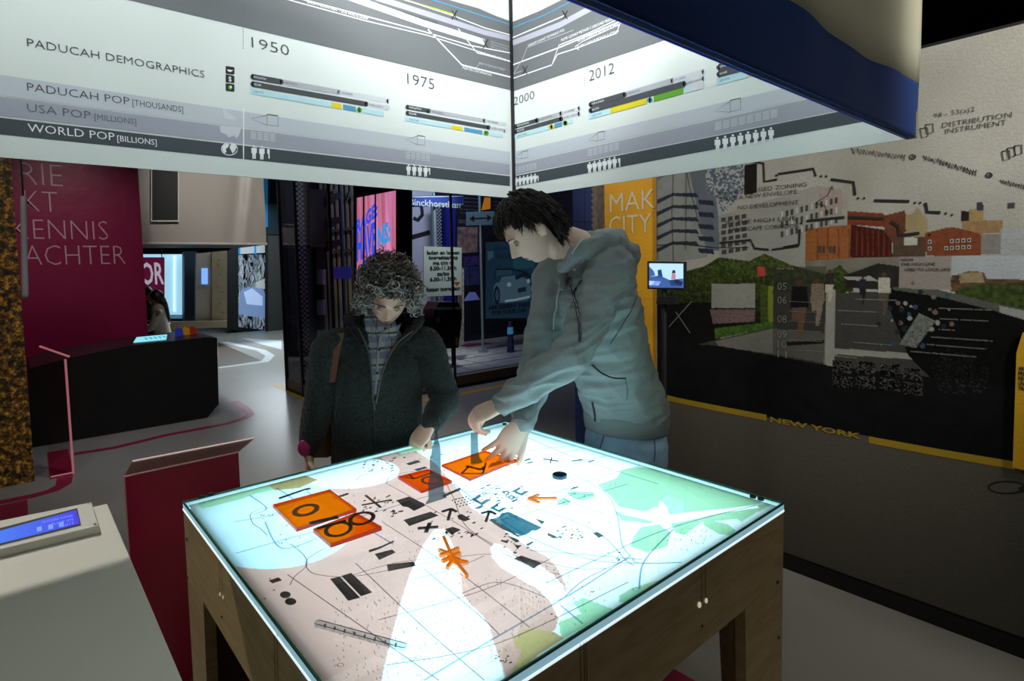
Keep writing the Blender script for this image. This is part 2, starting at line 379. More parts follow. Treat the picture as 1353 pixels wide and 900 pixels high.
# ================================================================ mural curtain on the right
MX = 2.956; MW = Print('X', MX)
mural = thing('mural_curtain', 'floor-length printed mural curtain showing an elevated park, brick buildings and inked notes', 'mural', (MX, 1.0, 0))
def mcol(PX, PY, P):
    u = P[:, 1]*60; v = P[:, 2]*60
    n1 = vnoise(u*.35, v*.35, 1); n2 = vnoise(u*1.3, v*1.3, 2); n3 = vnoise(u*4, v*4, 3)
    cl = vnoise(u*.035+3, v*.05, 5)*.65+vnoise(u*.1, v*.12, 6)*.35
    C = np.array(lin('9c9a92'))[None]*np.ones((len(PX), 1)); C = C*(.72+.5*cl)[:, None]*(.94+.12*n3)[:, None]
    C[:, 2] *= (1+.10*(cl-.5)); 
    def fill(pts, col, va=.1, n=n2):
        m = inpoly(PX, PY, pts); C[m] = np.array(lin(col))[None]*(1-va+2*va*n[m])[:, None]; return m
    def tint(pts, col, f):
        m = inpoly(PX, PY, pts); C[m] = C[m]*(1-f)+np.array(lin(col))*f
    # distant glass tower, left
    fill([(860, 225), (940, 214), (955, 330), (860, 345)], '5d646c', .12, n1)
    fill([(868, 240), (905, 214), (912, 232), (935, 340), (870, 350)], '7f837f', .1, n1)
    for y in (258, 274, 290, 306, 322):
        fill([(868, y+6), (889, y-3), (920, y-3), (924, y+3), (889, y+1), (868, y+12)], '272d3c', .1); fill([(922, y+6), (942, y+7), (944, y+14), (924, y+12)], '232a3a', .1)
    # speckled tower
    m = inpoly(PX, PY, [(932, 225), (985, 214), (984, 250), (955, 285), (948, 262), (934, 252)])
    s = (vnoise(u*2.2, v*2.2, 8) > .5); C[m] = np.where(s[m][:, None], np.array(lin('4d5866')), np.array(lin('969a98')))
    fill([(984, 218), (1000, 216), (1000, 255), (983, 258)], '191411', .2)
    # white apartment block with terraces
    fill([(950, 285), (1080, 245), (1120, 252), (1120, 330), (1065, 340), (1060, 365), (950, 355)], '8b8a83', .06, n1)
    fill([(1080, 247), (1112, 251), (1113, 288), (1085, 290)], '8f817b', .05)
    # brick power station
    fill([(1120, 279), (1168, 282), (1168, 300), (1120, 297)], '6a3320', .2)
    fill([(1065, 302), (1124, 297), (1124, 347), (1064, 345)], '85502b', .16)
    fill([(1124, 297), (1178, 305), (1179, 340), (1124, 341)], '3c150f', .2)
    for k in range(7): fill([(1131+k*7.2, 301+k*.8), (1133+k*7.2, 301+k*.8), (1133+k*7.2, 338), (1131+k*7.2, 339)], '5d2a1c', .1)
    for k in range(4): fill([(1079+k*14, 302), (1081+k*14, 302), (1081+k*14, 345), (1079+k*14, 345)], '6b3a1e', .1)
    # mid rise blocks
    fill([(1182, 283), (1205, 283), (1212, 274), (1225, 290), (1225, 311), (1182, 330)], '8a7d5c', .12, n1)
    fill([(1168, 285), (1196, 278), (1197, 306), (1180, 322), (1168, 305)], '5a3524', .2)
    fill([(1180, 313), (1223, 313), (1223, 340), (1180, 340)], '4a3a2e', .15); fill([(1195, 314), (1212, 314), (1212, 324), (1195, 324)], 'a9a8a0', .05)
    fill([(1222, 308), (1246, 302), (1256, 300), (1275, 303), (1296, 308), (1296, 338), (1224, 338)], '6c3a23', .18)
    fill([(1270, 293), (1325, 290), (1325, 308), (1296, 309), (1272, 303)], '85694a', .15)
    fill([(1280, 277), (1299, 276), (1300, 292), (1280, 293)], '88734a', .1); fill([(1270, 279), (1281, 279), (1281, 292), (1270, 292)], '211c1a', .1)
    fill([(1296, 309), (1322, 309), (1322, 336), (1296, 336)], '73706b', .1); fill([(1322, 303), (1360, 300), (1360, 340), (1322, 340)], '8f9291', .08)
    fill([(1290, 267), (1299, 267), (1299, 278), (1290, 278)], '35343a', .1); fill([(1331, 268), (1341, 268), (1341, 276), (1331, 276)], '3a3840', .1)
    # strip behind railing, trees, far blocks
    fill([(1064, 345), (1125, 341), (1188, 340), (1188, 360), (1064, 362)], '6d6a5e', .2, n1)
    fill([(1256, 338), (1360, 338), (1360, 372), (1256, 366)], '9aa0a4', .06, n1)
    fill([(1256, 366), (1280, 358), (1300, 360), (1303, 368), (1360, 370), (1360, 405), (1256, 385)], '55402f', .35)
    fill([(1267, 361), (1297, 360), (1301, 374), (1268, 374)], '86785a', .15)
    fill([(1262, 384), (1290, 376), (1360, 374), (1360, 412), (1262, 392)], '35401c', .5)
    # foliage left
    m = inpoly(PX, PY, [(868, 345), (900, 360), (930, 352), (950, 340), (990, 345), (1010, 335), (1045, 350), (1090, 362), (1110, 350), (1125, 366), (1128, 385), (1028, 400), (1028, 420), (868, 470)])
    g = np.clip((PY-345)/90, 0, 1); C[m] = (np.array(lin('424f20'))[None]*(1-g[m])[:, None]+np.array(lin('0f150b'))[None]*g[m][:, None])*(.25+1.5*n2[m]*n3[m]*1.3)[:, None]
    fill([(1000, 353), (1010, 353), (1012, 364), (1001, 366)], 'a8423a', .2)
    fill([(868, 400), (960, 400), (950, 455), (900, 470), (868, 480)], '0b0c09', .5)
    fill([(940, 375), (998, 375), (998, 407), (940, 407)], '85857c', .06); fill([(1004, 378), (1016, 378), (1022, 425), (1005, 432)], '3c4a1c', .4)
    fill([(1015, 378), (1022, 378), (1022, 430), (1015, 430)], '6f7a25', .1)
    fill([(938, 409), (998, 409), (997, 425), (942, 428)], '6b5654', .5, n3)
    fill([(944, 434), (1022, 425), (1024, 433), (985, 440), (945, 448)], '3d5a20', .5)
    # promenade
    fill([(1021, 353+30), (1355, 383+30), (1355, 640), (868, 600), (868, 470), (950, 448), (1022, 432)], '3c3b36', .1)
    fill([(945, 451), (1022, 434), (1089, 440), (1089, 480), (1022, 468), (950, 458)], '6c6a61', .06)
    fill([(1092, 384), (1104, 382), (1103, 470), (1101, 484), (1088, 482)], '8b8a82', .06)
    fill([(1104, 387), (1180, 385), (1300, 430), (1300, 480), (1104, 462)], '3b3a37', .1)
    fill([(1100, 460), (1190, 466), (1300, 480), (1300, 484), (1190, 474), (1100, 468)], '8b8a82', .05)
    fill([(1115, 364), (1160, 348), (1188, 352), (1188, 385), (1118, 380)], '24221f', .35, n1); fill([(1114, 366), (1150, 365), (1162, 372), (1120, 370)], '8d8d88', .1)
    # black parapet and its pale coping
    fill([(1180, 380), (1245, 390), (1360, 425), (1360, 640), (1290, 600), (1250, 520), (1200, 470), (1170, 395)], '070707', .3)
    fill([(1180, 379), (1240, 383), (1320, 402), (1360, 410), (1360, 425), (1320, 412), (1240, 392), (1180, 383)], '4d4f4a', .06)
    fill([(1320, 404), (1360, 412), (1360, 424), (1320, 413)], '8a8c88', .05)
    # note panel
    tint([(1188, 339), (1257, 338), (1257, 383), (1188, 381)], '857c76', .92)
    # info panel over promenade
    tint([(1022, 352), (1092, 352), (1090, 485), (1021, 470)], '2b2a27', .55)
    # big cast dark foreground deck of the photo print
    m = inpoly(PX, PY, [(868, 452), (950, 457), (1022, 470), (1100, 484), (1290, 505), (1360, 520), (1360, 640), (868, 560)])
    C[m] = np.array(lin('0e0e0f'))[None]*(.7+.5*n1[m]+.35*(vnoise(u[m]*.4, v[m]*2.2, 4) > .8))[:, None]
    # walkers
    for (x, y, h, c1, c2) in ((1056, 372, 78, '0f0d0e', '5a4638'), (1080, 370, 62, '6e6454', '7a6d5c'), (1096, 358, 42, '2c2622', 'a8a092'), (1140, 366, 36, '20242f', '1c1a1a'), (1168, 362, 56, 'a7a398', '4f463a')):
        fill([(x-h*.12, y+h*.08), (x+h*.13, y+h*.08), (x+h*.16, y+h*.45), (x-h*.15, y+h*.45)], c1, .3, n3)
        fill([(x-h*.13, y+h*.44), (x+h*.13, y+h*.44), (x+h*.10, y+h*.65), (x+h*.03, y+h*.98), (x-h*.04, y+h*.98), (x-h*.02, y+h*.65), (x-h*.12, y+h*.68)], c2, .2, n3)
        fill([(x+h*.06*math.cos(t), y+h*.02+h*.065*math.sin(t)) for t in np.linspace(0, 6.28, 10)], '4a3226', .2)
    fill([(1036, 452), (1090, 450), (1088, 454), (1040, 457)], '15130f', .1)
    # circle cluster
    rs = np.random.RandomState(3); cx0 = rs.normal(1214, 22, 46); cy0 = rs.normal(424, 17, 46)
    for a, b in zip(cx0, cy0):
        m = (np.hypot(PX-a, PY-b) < rs.uniform(1.5, 3.6)); C[m] = np.array(lin(rs.choice(['8c9094', '33435c', '6c5a56', '8f8f8a', '20242c'])))
    fill([(1188, 455), (1214, 414), (1236, 424), (1210, 460)], '686c66', .6, n3)
    # contact prints
    for (x, y) in ((1100, 476), (1131, 477), (1163, 480), (1193, 486)):
        for dy in (0, 19): fill([(x, y+dy), (x+26, y+dy+2), (x+26, y+dy+18), (x, y+dy+16)], '3a3836', 1.0, (n3 > .62).astype(float)*.9)
    m = inpoly(PX, PY, [(1230, 480), (1260, 455), (1310, 490), (1300, 520), (1240, 520)]); C[m] *= (1+6*(n3[m] > .72))[:, None]
    # weave of the cloth
    C *= (.93+.14*vnoise(P[:, 1]*260, P[:, 2]*260, 9))[:, None]*(.95+.1*vnoise(P[:, 1]*9, P[:, 2]*.7, 10))[:, None]
    # plain lower cloth
    m = P[:, 2] < .775; C[m] = np.array(lin('575249'))[None]*(.9+.2*vnoise(P[m, 1]*240, P[m, 2]*240, 11))[:, None]
    return np.clip(C, 0, 1)
grid_sheet('mural_print', 'X', MX, -.6, 2.07, .08, 2.473, .0038, mcol, attr_mat('mural_cloth', bump=.25, bscale=120), mural)
MB().box((MX+.004, -1.6, .08), (MX+.02, 2.07, 2.473)).build('cloth_backing', mat('curtain_cloth', '575249', .9), mural)
MB().box((MX-.001, -1.6, .08), (MX+.004, -.6, 2.473)).build('plain_cloth', mat('curtain_cloth', '575249', .9), mural)
MB().cyl((MX+.03, -1.6, 2.48), (MX+.03, 2.5, 2.48), .014).build('curtain_rail', BLACK, mural)
tag(MB().box((MX-.012, -3.9, 0), (MX+.02, 2.6, .075)).build('baseboard_right', mat('baseboard_black', '060606', .5)), kind='structure')
INK = mat('marker_ink', '0d0b0a', .8)
def ink(pts, w=.007): MW.line(pts, w, INK, 3, 'inked_line')
YINK = mat('curtain_yellow', '9c7f08', .8)
MW.line([(868, 522), (895, 529), (960, 542), (1013, 552)], .032, YINK, 1, 'yellow_stripe')
MW.line([(1148, 581), (1240, 598), (1340, 615)], .032, YINK, 1, 'yellow_stripe')
MW.text('NEW YORK', (1018, 557), (1138, 580), (1019, 551), YINK, .03)
for pts, w_ in (([(986, 212), (1009, 216), (1010, 240), (1027, 237)], .011), ([(1028, 230), (1075, 223), (1078, 233)], .011),
                ([(1098, 237), (1128, 241), (1130, 258)], .012), ([(1155, 265), (1202, 266)], .012), ([(1223, 268), (1225, 280), (1243, 281)], .012),
                ([(1066, 292), (1116, 287)], .012), ([(1121, 287), (1168, 289)], .012), ([(1177, 293), (1187, 299), (1188, 311), (1215, 308)], .012),
                ([(1057, 303), (1056, 323), (1035, 327)], .011), ([(951, 321), (992, 317), (997, 328), (1016, 330)], .011), ([(1020, 330), (1056, 325)], .009)): ink(pts, w_)
for c in ((1085, 233), (1092, 233), (1134, 262), (1142, 262), (1209, 268), (1216, 268), (1250, 282), (1258, 284), (1026, 232), (1059, 295), (1229, 310)): MW.ell(c, 1.6, 1.6, INK, 3, 8, 'inked_line')
# arrows and towers lines
for pts in ([(1078, 268), (1094, 258), (1100, 246)], [(1096, 249), (1100, 246), (1101, 251)], [(1078, 268), (1090, 272), (1094, 283)], [(1090, 280), (1094, 283), (1095, 278)], [(905, 214), (912, 250), (928, 310)], [(907, 222), (906, 330)], [(890, 222), (888, 280), (890, 345)],
            [(868, 324), (900, 322), (945, 327), (990, 327)], [(1256, 371), (1262, 371), (1270, 366), (1258, 364)]): ink(pts, .003)
def scrib(x0, y0, x1, y1, h, n, w=.0035, seed=1):
    q = random.Random(seed); pts = [(x0+(x1-x0)*i/n+(1.6 if i % 2 else 0), y0+(y1-y0)*i/n+(h if i % 2 else -h)*q.uniform(.5, 1)) for i in range(n+1)]
    ink(pts, w)
scrib(1125, 199, 1196, 208, 4.5, 34, .0035, 2); scrib(1220, 208, 1290, 229, 4.5, 36, .0035, 3); scrib(1322, 240, 1353, 247, 4, 18, .0035, 4)
for c in ((1206, 207.5), (1307, 231.5)):
    MW.ring([(c[0]+4*math.cos(t), c[1]+3*math.sin(t)) for t in np.linspace(0, 6.28, 12)[:-1]], .004, INK, 3, 'inked_line'); ink([(c[0]-2, c[1]+1), (c[0]+2, c[1]-1), (c[0]+1, c[1]+2)], .004)
for (x, y) in ((1216, 170), (1223, 165), (1324, 200), (1331, 196), (1340, 193)): ink([(x, y), (x+10, y-1.5), (x+10.5, y+10), (x+2, y+12), (x, y)], .0032)
for (x, y, k) in ((1234, 156, 1),): MW.text('98 - 53(a)2', (x, y), (1288, 147), (x, y-6), INK, -.012, 3, 'handwritten_note')
MW.text('DISTRIBUTION', (1245, 169), (1337, 150), (1245, 162.5), INK, -.012, 3, 'handwritten_note')
MW.text('INSTRUMENT', (1249, 177), (1330, 164), (1249, 170.5), INK, -.012, 3, 'handwritten_note')
for s, a, b, h in (('BUSINESS    USED ZONING', (950, 259), (1066, 241), 6), ('MADE A NEW ENVELOPE', (952, 266), (1054, 249), 6), ('NO DEVELOPMENT', (975, 277), (1056, 261), 6),
                   ('IN THE HIGH LINE', (960, 297), (1052, 287), 6), ('LANDSCAPE CORRIDOR', (964, 306), (1056, 297), 6)): MW.text(s, a, b, (a[0], a[1]-h*.85), INK, -.01, 3, 'handwritten_note')
for s, a, b in (('NOW', (1191, 345), (1208, 344)), ('THE HIGH LINE', (1191, 351), (1236, 352)), ('USED TO LOOK LIKE', (1196, 358), (1256, 354))): MW.text(s, a, b, (a[0], a[1]-3.6), INK, .01, 3, 'handwritten_note')
# windows of the printed buildings
WN = mat('print_window_dark', '34322f', .8); WL = mat('print_window_light', 'a4a49c', .8)
for r_ in range(3):
    for k in range(12):
        x = 1032+k*6.5; y = 280-k*1.7+r_*13
        if y > 254: MW.poly([(x, y), (x+3.2, y-.8), (x+3.2, y+7), (x, y+7.8)], WN if (k*7+r_) % 3 else WL, 1, 'printed_window')
for r_ in range(6):
    for k in range(4):
        x = 953+k*9+(r_ % 2); y = 288+r_*8.5-k*1.5; MW.poly([(x, y), (x+6, y-1), (x+6, y+4.5), (x, y+5.5)], WN, 1, 'printed_window')
for r_ in range(2):
    for k in range(6):
        if k == 1 and r_ == 0: continue
        x = 1226+k*(0 if k == 0 else 1)*7.6+(14 if k else 0); y = 317+r_*9-k*.4
        MW.poly([(x, y), (x+5, y-.3), (x+5, y+5), (x, y+5)], WL, 1, 'printed_window'); MW.poly([(x+1, y+1), (x+4, y+.8), (x+4, y+4), (x+1, y+4)], WN, 2, 'printed_window')
for x in (1082, 1087, 1096, 1101): MW.poly([(x, 325), (x+3, 325), (x+3, 334), (x, 334)], WN, 1, 'printed_window')
# timeline numerals and tiny captions over the promenade
TXG = mat('ink_pale_grey', '77766f', .8)
for s, y in (('05', 383), ('06', 401), ('08', 426), ('09', 446), ('10', 459), ('11', 472)): MW.text(s, (1027.5, y), (1039.5, y+.6), (1027.5, y-9.5), TXG, -.01)
for k, y in enumerate((398, 411, 424, 436, 449, 462)): MW.line([(1042, y), (1086, y+2.5)], .0016, TXG, 2)
for (a, b) in (((1130, 396), (1185, 400)), ((1107, 411), (1158, 414)), ((1112, 429), (1160, 432)), ((1128, 453), (1178, 458)), ((1240, 408), (1310, 411)), ((1242, 422), (1306, 424)), ((1230, 446), (1312, 449)), ((1225, 456), (1304, 462)), ((1240, 436), (1262, 437)), ((1203, 465), (1290, 472)), ((1103, 471), (1132, 474))):
    n = int((b[0]-a[0])/1.7); MW.text('lorem'[:0]+''.join(R.choice('aeionrstlm ') for _ in range(n)).strip() or 'a', a, b, (a[0], a[1]-2.2), TXG, .02, 2, 'caption')
MW.text('New York', (1027, 356), (1049, 356.5), (1027, 353.5), TXG, .02, 2, 'caption')
MW.ring([(1330+24*math.cos(t), 644+8*math.sin(t)) for t in np.linspace(0, 6.28, 24)[:-1]], .006, BLK, 1, 'inked_line')
MW.poly([(1345, 645), (1353, 641), (1360, 647), (1353, 651)], BLK, 2, 'inked_line')
TUB = mat('print_tube_grey', '6a6a66', .8)
for a, b in (((884, 432), (914, 398)), ((893, 412), (912, 440))): MW.line([a, b], .006, TUB, 2)
MW.build(mural)
# yellow upright board at the right edge
YP = mat('board_yellow', 'c99a0c', .6, var=.06, bump=.2, bscale=90)
yb = thing('yellow_board', 'tall yellow exhibit board with cut corner and black lettering against the mural', 'board', (2.9, .37, .7))
q = [at(1351, 440, 'X', 2.93), at(1343, 466, 'X', 2.93), at(1338, 618, 'X', 2.93), at(1420, 637, 'X', 2.93), at(1440, 430, 'X', 2.93)]
MB().prism(q, (.022, 0, 0)).build('board_panel', YP, yb)
pr = Print('X', 2.93)
for s, y in (('ARCHIVE', 489), ('PRESENT', 495.5), ('RECENT', 502), ('UNDER', 508.5), ('TRACK', 515)): pr.text(s, (1345.5, y), (1369 if len(s) > 5 else 1364, y+3), (1345.5, y-4.6), BLK, .04)
pr.build(yb)
# yellow banner + blue panels continuing behind the young man
def sheet(name, label, cat, ax, val, u, zr, m, th=.006, group=None):
    t = thing(name, label, cat, (val, (u[0]+u[1])/2, zr[0]) if ax == 'X' else ((u[0]+u[1])/2, val, zr[0]), group)
    lo, hi = ((val, u[0], zr[0]), (val+th, u[1], zr[1])) if ax == 'X' else ((u[0], val, zr[0]), (u[1], val+th, zr[1]))
    MB().box(lo, hi).build('cloth', m, t); return t
YB = mat('banner_yellow', 'd59a08', .75, var=.12, vscale=3, bump=.3, bscale=60)
BX2 = 2.97
yban = sheet('yellow_banner', 'yellow cloth banner lettered MAK CITY hanging behind the young man', 'banner', 'X', BX2, (at(868, 300, 'X', BX2).y, at(799, 300, 'X', BX2).y), (.08, 2.47), YB)
pr = Print('X', BX2)
CR = mat('banner_cream', 'cfc39c', .75)
pr.text('MAK', (806, 281), (866, 277), (806, 257), CR, 0); pr.text('CITY', (805, 310), (861, 311), (805, 287), CR, 0); pr.build(yban)
bp = sheet('blue_banner', 'dark blue cloth banner partly hidden behind the young man and the yellow banner', 'banner', 'X', 3.0, (at(799, 300, 'X', 3.0).y, at(757, 300, 'X', 3.0).y), (.0, 2.5), mat('banner_blue', '1b2f66', .8, var=.2, vscale=5))
pr = Print('X', 3.0); gz = mat('print_brown_grey', '6f6257', .85, var=.3, vscale=30)
pr.poly([(784, 240), (799, 238), (799, 310), (784, 310)]+[(784-(3 if k % 2 else 0), 310-k*4) for k in range(1, 17)], gz, 1, 'jagged_edge_print')
pr.line([(757, 292), (784, 294)], .003, BLK, 1); pr.line([(773, 240), (773, 310)], .003, BLK, 1); pr.build(bp)
# small monitor on black stand, before the mural
mn = thing('monitor', 'small lit monitor showing a street scene on a black pole before the mural', 'monitor', (2.7, 1.75, 0))
MXV = 2.72
def onx(px, py, v=MXV): return at(px, py, 'X', v)
MB().prism([onx(855, 345), onx(905, 346), onx(905, 383), onx(855, 382)], (.02, 0, 0)).build('housing', BLACK, mn, bevel=.003)
pr = Print('X', MXV)
def em(name, c, s=1): return mat(name, c, .4, emit=c, estr=s)
pr.poly([(858, 348), (903, 348.5), (903, 380.5), (858, 380)], em('screen_pale_blue', 'a9cdf5', 1.0), 1, 'screen')
for c, pts in (('3d5f9e', [(858, 366), (872, 364), (885, 370), (903, 368), (903, 380.5), (858, 380)]), ('1a2540', [(884, 371), (894, 369), (903, 373), (900, 378), (887, 378)]), ('26407a', [(869, 357), (874, 356), (876, 366), (870, 368)]), ('c07e8e', [(888, 361), (893, 362), (893, 369), (887, 369)]),
               ('3f5f9f', [(858, 352), (864, 358), (866, 364), (858, 366)]), ('e8eefc', [(858, 371), (874, 372), (870, 377), (858, 377)]), ('1d2238', [(889, 357), (892, 357), (893, 361), (888, 361)])):
    pr.poly(pts, em('screen_'+c, c, .8), 2, 'screen_picture')
pr.build(mn)
p0 = onx(876, 383, 2.73); MB().cyl((p0.x+.01, p0.y, .02), (p0.x+.01, p0.y, p0.z+.02), .016).build('pole', BLACK, mn)
MB().cyl((p0.x+.01, p0.y, 0), (p0.x+.01, p0.y, .02), .14, 24).build('base', BLACK, mn)
MB().prism([onx(868, 392, 2.71), onx(892, 392, 2.71), onx(893, 402, 2.71), onx(867, 402, 2.71)], (.03, 0, 0)).build('control_box', BLACK, mn)
# ================================================================ banner box over the table
BXX, BYY, BY0, BX0, BZ = 2.043, 2.328, .541, -.42, 1.95
BT = 3.45
fx = thing('wash_light_baffle', 'added black baffles shielding the wash lamps inside the banner box', 'light baffle', (.85, 1.2, 2.75))  # unseen plates added to keep the wash light off the heads below
FXM = mat('baffle_black', '0b0b0b', .6)
MB().box((-.15, .8, 2.76), (1.6, 1.14, 2.775)).build('baffle_plate', FXM, fx); MB().box((-.15, .78, 2.775), (1.6, .795, 3.15)).build('back_plate', FXM, fx)
MB().box((.66, .8, 2.74), (1.02, 2.0, 2.755)).build('baffle_plate', FXM, fx); MB().box((.64, .93, 2.78), (.655, 2.0, 3.15)).build('back_plate', FXM, fx)
for x, y in ((-.1, .79), (1.55, .79), (.65, 1.95)): MB().cyl((x, y, 3.1), (x, y, 4.2), .006).build('hanger', FXM, fx)
box = thing('hanging_banner_box', 'large suspended four-sided cloth banner box with demographic timeline print above the table', 'banner', (.85, 1.43, BZ))
CLOTH = mat('banner_cloth', 'd3dbd8', .8, bump=.04, bscale=300)
pl = MB().box((BX0, BYY, BZ), (BXX, BYY+.006, BT)).build('banner_panel', CLOTH, box)
prr = MB().box((BXX, BY0, BZ), (BXX+.006, BYY, BT)).build('banner_panel', CLOTH, box)
# near outer side: wavy blue hem under beige cloth
def wavy(z0f, z1f, m, name, par):
    V = []; F = []; n = 80; rows = 14
    for i in range(n+1):
        x = BX0+(BXX-BX0)*i/n; off = .007*math.sin(x*9)+.005*math.sin(x*23+1)
        for j in range(rows+1):
            z = z0f(x)+(z1f(x)-z0f(x))*j/rows; a = min(1, (z-BZ)*4); V.append((x, BY0-.018+off*a, z))
    for i in range(n):
        for j in range(rows): a = i*(rows+1)+j; F.append((a, a+rows+1, a+rows+2, a+1))
    o = obj(name, V, F, m, par, smooth=True); s = o.modifiers.new('solid', 'SOLIDIFY'); s.thickness = .004; return o
zh = lambda x: BZ+.150+.006*math.sin(x*7)
NAVY = mat('hem_navy', '0c3a86', .75); BEI = mat('banner_beige', 'c9c7b0', .85)
nb = wavy(lambda x: BZ, zh, NAVY, 'navy_hem', box); wavy(zh, lambda x: BT, BEI, 'beige_side', box)
MB().box((BXX-.01, BY0-.02, BZ), (BXX+.012, BY0+.004, BT)).build('corner_seam', mat('seam_beige', '8c8d7c', .8), box)
MB().box((BX0, BY0, BZ), (BXX, BY0+.004, BT)).build('inner_lining', CLOTH, box)
MB().box((BX0-.006, BY0, BZ), (BX0, BYY, BT)).build('banner_panel', CLOTH, box)
MB().box((BXX-.008, BYY-.02, BZ), (BXX+.004, BYY+.002, BT)).build('corner_seam', BLACK, box)
MB().cyl((BX0, BY0+.004, BZ+.002), (BXX, BY0+.004, BZ+.002), .004).build('hem_rod', mat('rod_blue', '1a3fd0', .4), box)
tube_m = mat('rod_steel', '8c8f92', .4, .7)
for a, b in (((BX0, BYY, BT), (BXX, BYY, BT)), ((BXX, BY0, BT), (BXX, BYY, BT)), ((BX0, BY0, BT), (BXX, BY0, BT)), ((BX0, BY0, BT), (BX0, BYY, BT))): MB().cyl(a, b, .015).build('frame_tube', tube_m, box)
for x in (BX0, BXX):
    for y in (BY0, BYY): MB().cyl((x, y, BT), (x, y, 4.2), .003).build('suspension_wire', tube_m, box)
GR = mat('print_grey', '63676a', .75); B1 = mat('print_band_pale', 'b9c0c8', .75); B2 = mat('print_band_mid', '9b9fac', .75); B3 = mat('print_band_dark', '3d464d', .75)
LAV = mat('print_lavender', 'a6a7b6', .75); PB = mat('print_light_blue', 'aed3dc', .75); PY_ = mat('print_yellow', 'd2c413', .75); PBL = mat('print_blue', '4b8fb5', .75); PG = mat('print_green', '5aa122', .75); LIM = mat('print_lime', '9fc416', .75)
GT = mat('print_text_grey', '5d646b', .75); PGY = mat('print_bar_grey', 'a8abb3', .75); FAI = mat('print_bar_faint', 'c6cbd2', .75)
A = Print('Y', BYY)
def band(Pn, xa, xb, ta, tb, ba, bb, m): Pn.poly([(xa, ta), (xb, tb), (xb, bb), (xa, ba)], m, 1, 'printed_band')
band(A, -20, 673.5, 95.7, 201, 123.5, 216, B1); band(A, -20, 673.5, 124.2+.6, 217.2, 151, 231.5, B2); band(A, -20, 673.5, 153.2, 233, 175.7, 246, B3)
A.poly([(-110, -65), (168, 0), (677, 120), (677, 29), (655, 21), (632, 11), (590, -1), (430, -40), (330, -65)], GR, 1, 'printed_band')
A.line([(321.5, 143), (321.5, 211)], .004, WHT, 3)
for i in range(22): A.line([(321, -2+i*3.1), (321, -.4+i*3.1)], .0022, GT, 3, 'dotted_line')
for i in range(22): A.line([(530.5, 42+i*3), (530.5, 43.5+i*3)], .0022, GT, 3, 'dotted_line')
A.line([(380, -60), (534, 0), (570, 10.5), (600, 19.5)], .007, LIM, 3); A.line([(470, -40), (571, 0), (600, 9), (640, 22), (678, 34)], .006, PBL, 3)
A.line([(330, -55), (475, -10), (575, 22), (640, 43), (678, 52)], .026, LAV, 2); A.line([(400, -50), (520, -5), (600, 21.5), (640, 37), (678, 47.5)], .005, WHT, 3)
A.line([(300, -50), (455, -6), (560, 31), (640, 56)], .030, CLOTH, 3); A.line([(250, -40), (390, -3), (560, 42), (620, 60), (678, 71)], .005, WHT, 3)
A.line([(230, -38), (370, -3), (480, 27), (565, 47), (678, 83)], .004, WHT, 3)
A.line([(565, 39), (610, 86), (678, 103)], .007, WHT, 3); A.line([(605, 38), (630, 70), (678, 82)], .005, WHT, 3); A.line([(628, 90), (634, 83), (668, 92)], .003, PGY, 3)
for c in ((600, 20), (641, 58)):
    for s in (-1, 1): A.line([(c[0]-3.5, c[1]-6*s), (c[0]+3.5, c[1]+6*s)], .005, BLK, 4)
A.text('"DRUM MOUNTAIN" - SITE WASTE DUMP', (404, 3.5), (486, 24.5), (404, -.5), WHT); A.text('CONSTRUCTION OF U-235 (COMMERCIAL POWER PLANTS)', (480, 3), (578, 29), (480, -1), DRK)
A.text('PGDP SITE CONTAMINATION', (611, 91), (649, 101.5), (611, 88), WHT); A.text('CONTAMINATED METALS', (632, 70.5), (668, 79.5), (632, 67.5), WHT); A.text('OLD CYLINDER YARD', (632, 85), (666, 92), (632, 82), PGY)
for k, s in enumerate(('DECONTAMINATED', 'URANIUM BARRELS', 'METAL STORAGE')): A.text(s, (648, 56+k*3.5), (672, 60+k*3.5), (648, 54+k*3.5), PGY)
A.text('1950', (332.5, 63), (382, 73.5), (332.5, 49), DRK, -.012); A.text('1975', (538, 111), (573.5, 116.5), (538, 96.5), DRK, -.012)
A.text('PADUCAH DEMOGRAPHICS', (36, 61.4), (270, 101), (36, 50.7), DRK, -.008)
A.text('PADUCAH POP', (36, 120), (171, 136.5), (36, 109.4), DRK, -.008); A.text('[THOUSANDS]', (175, 139.5), (242, 148.5), (175, 131.5), DRK, -.005)
A.text('USA POP', (36, 147.5), (120, 156.6), (36, 136.8), GT, -.005); A.text('[MILLIONS]', (125, 158), (180, 164.5), (125, 150.5), GT)
A.text('WORLD POP', (37, 174), (151.5, 184.5), (37, 163.3), WHT, -.005); A.text('[BILLIONS]', (155, 186.5), (207, 192), (155, 179), WHT)
def bar(Pn, a, b, m, th=.021, lv=2, cap=True):
    Pn.line([a, b], th, m, lv, 'data_bar')
    if cap:
        for p in (a, b): Pn.ell(p, 2.6 if Pn.ax == 'Y' else 2.6, 3.1, m, lv, 12, 'data_bar')
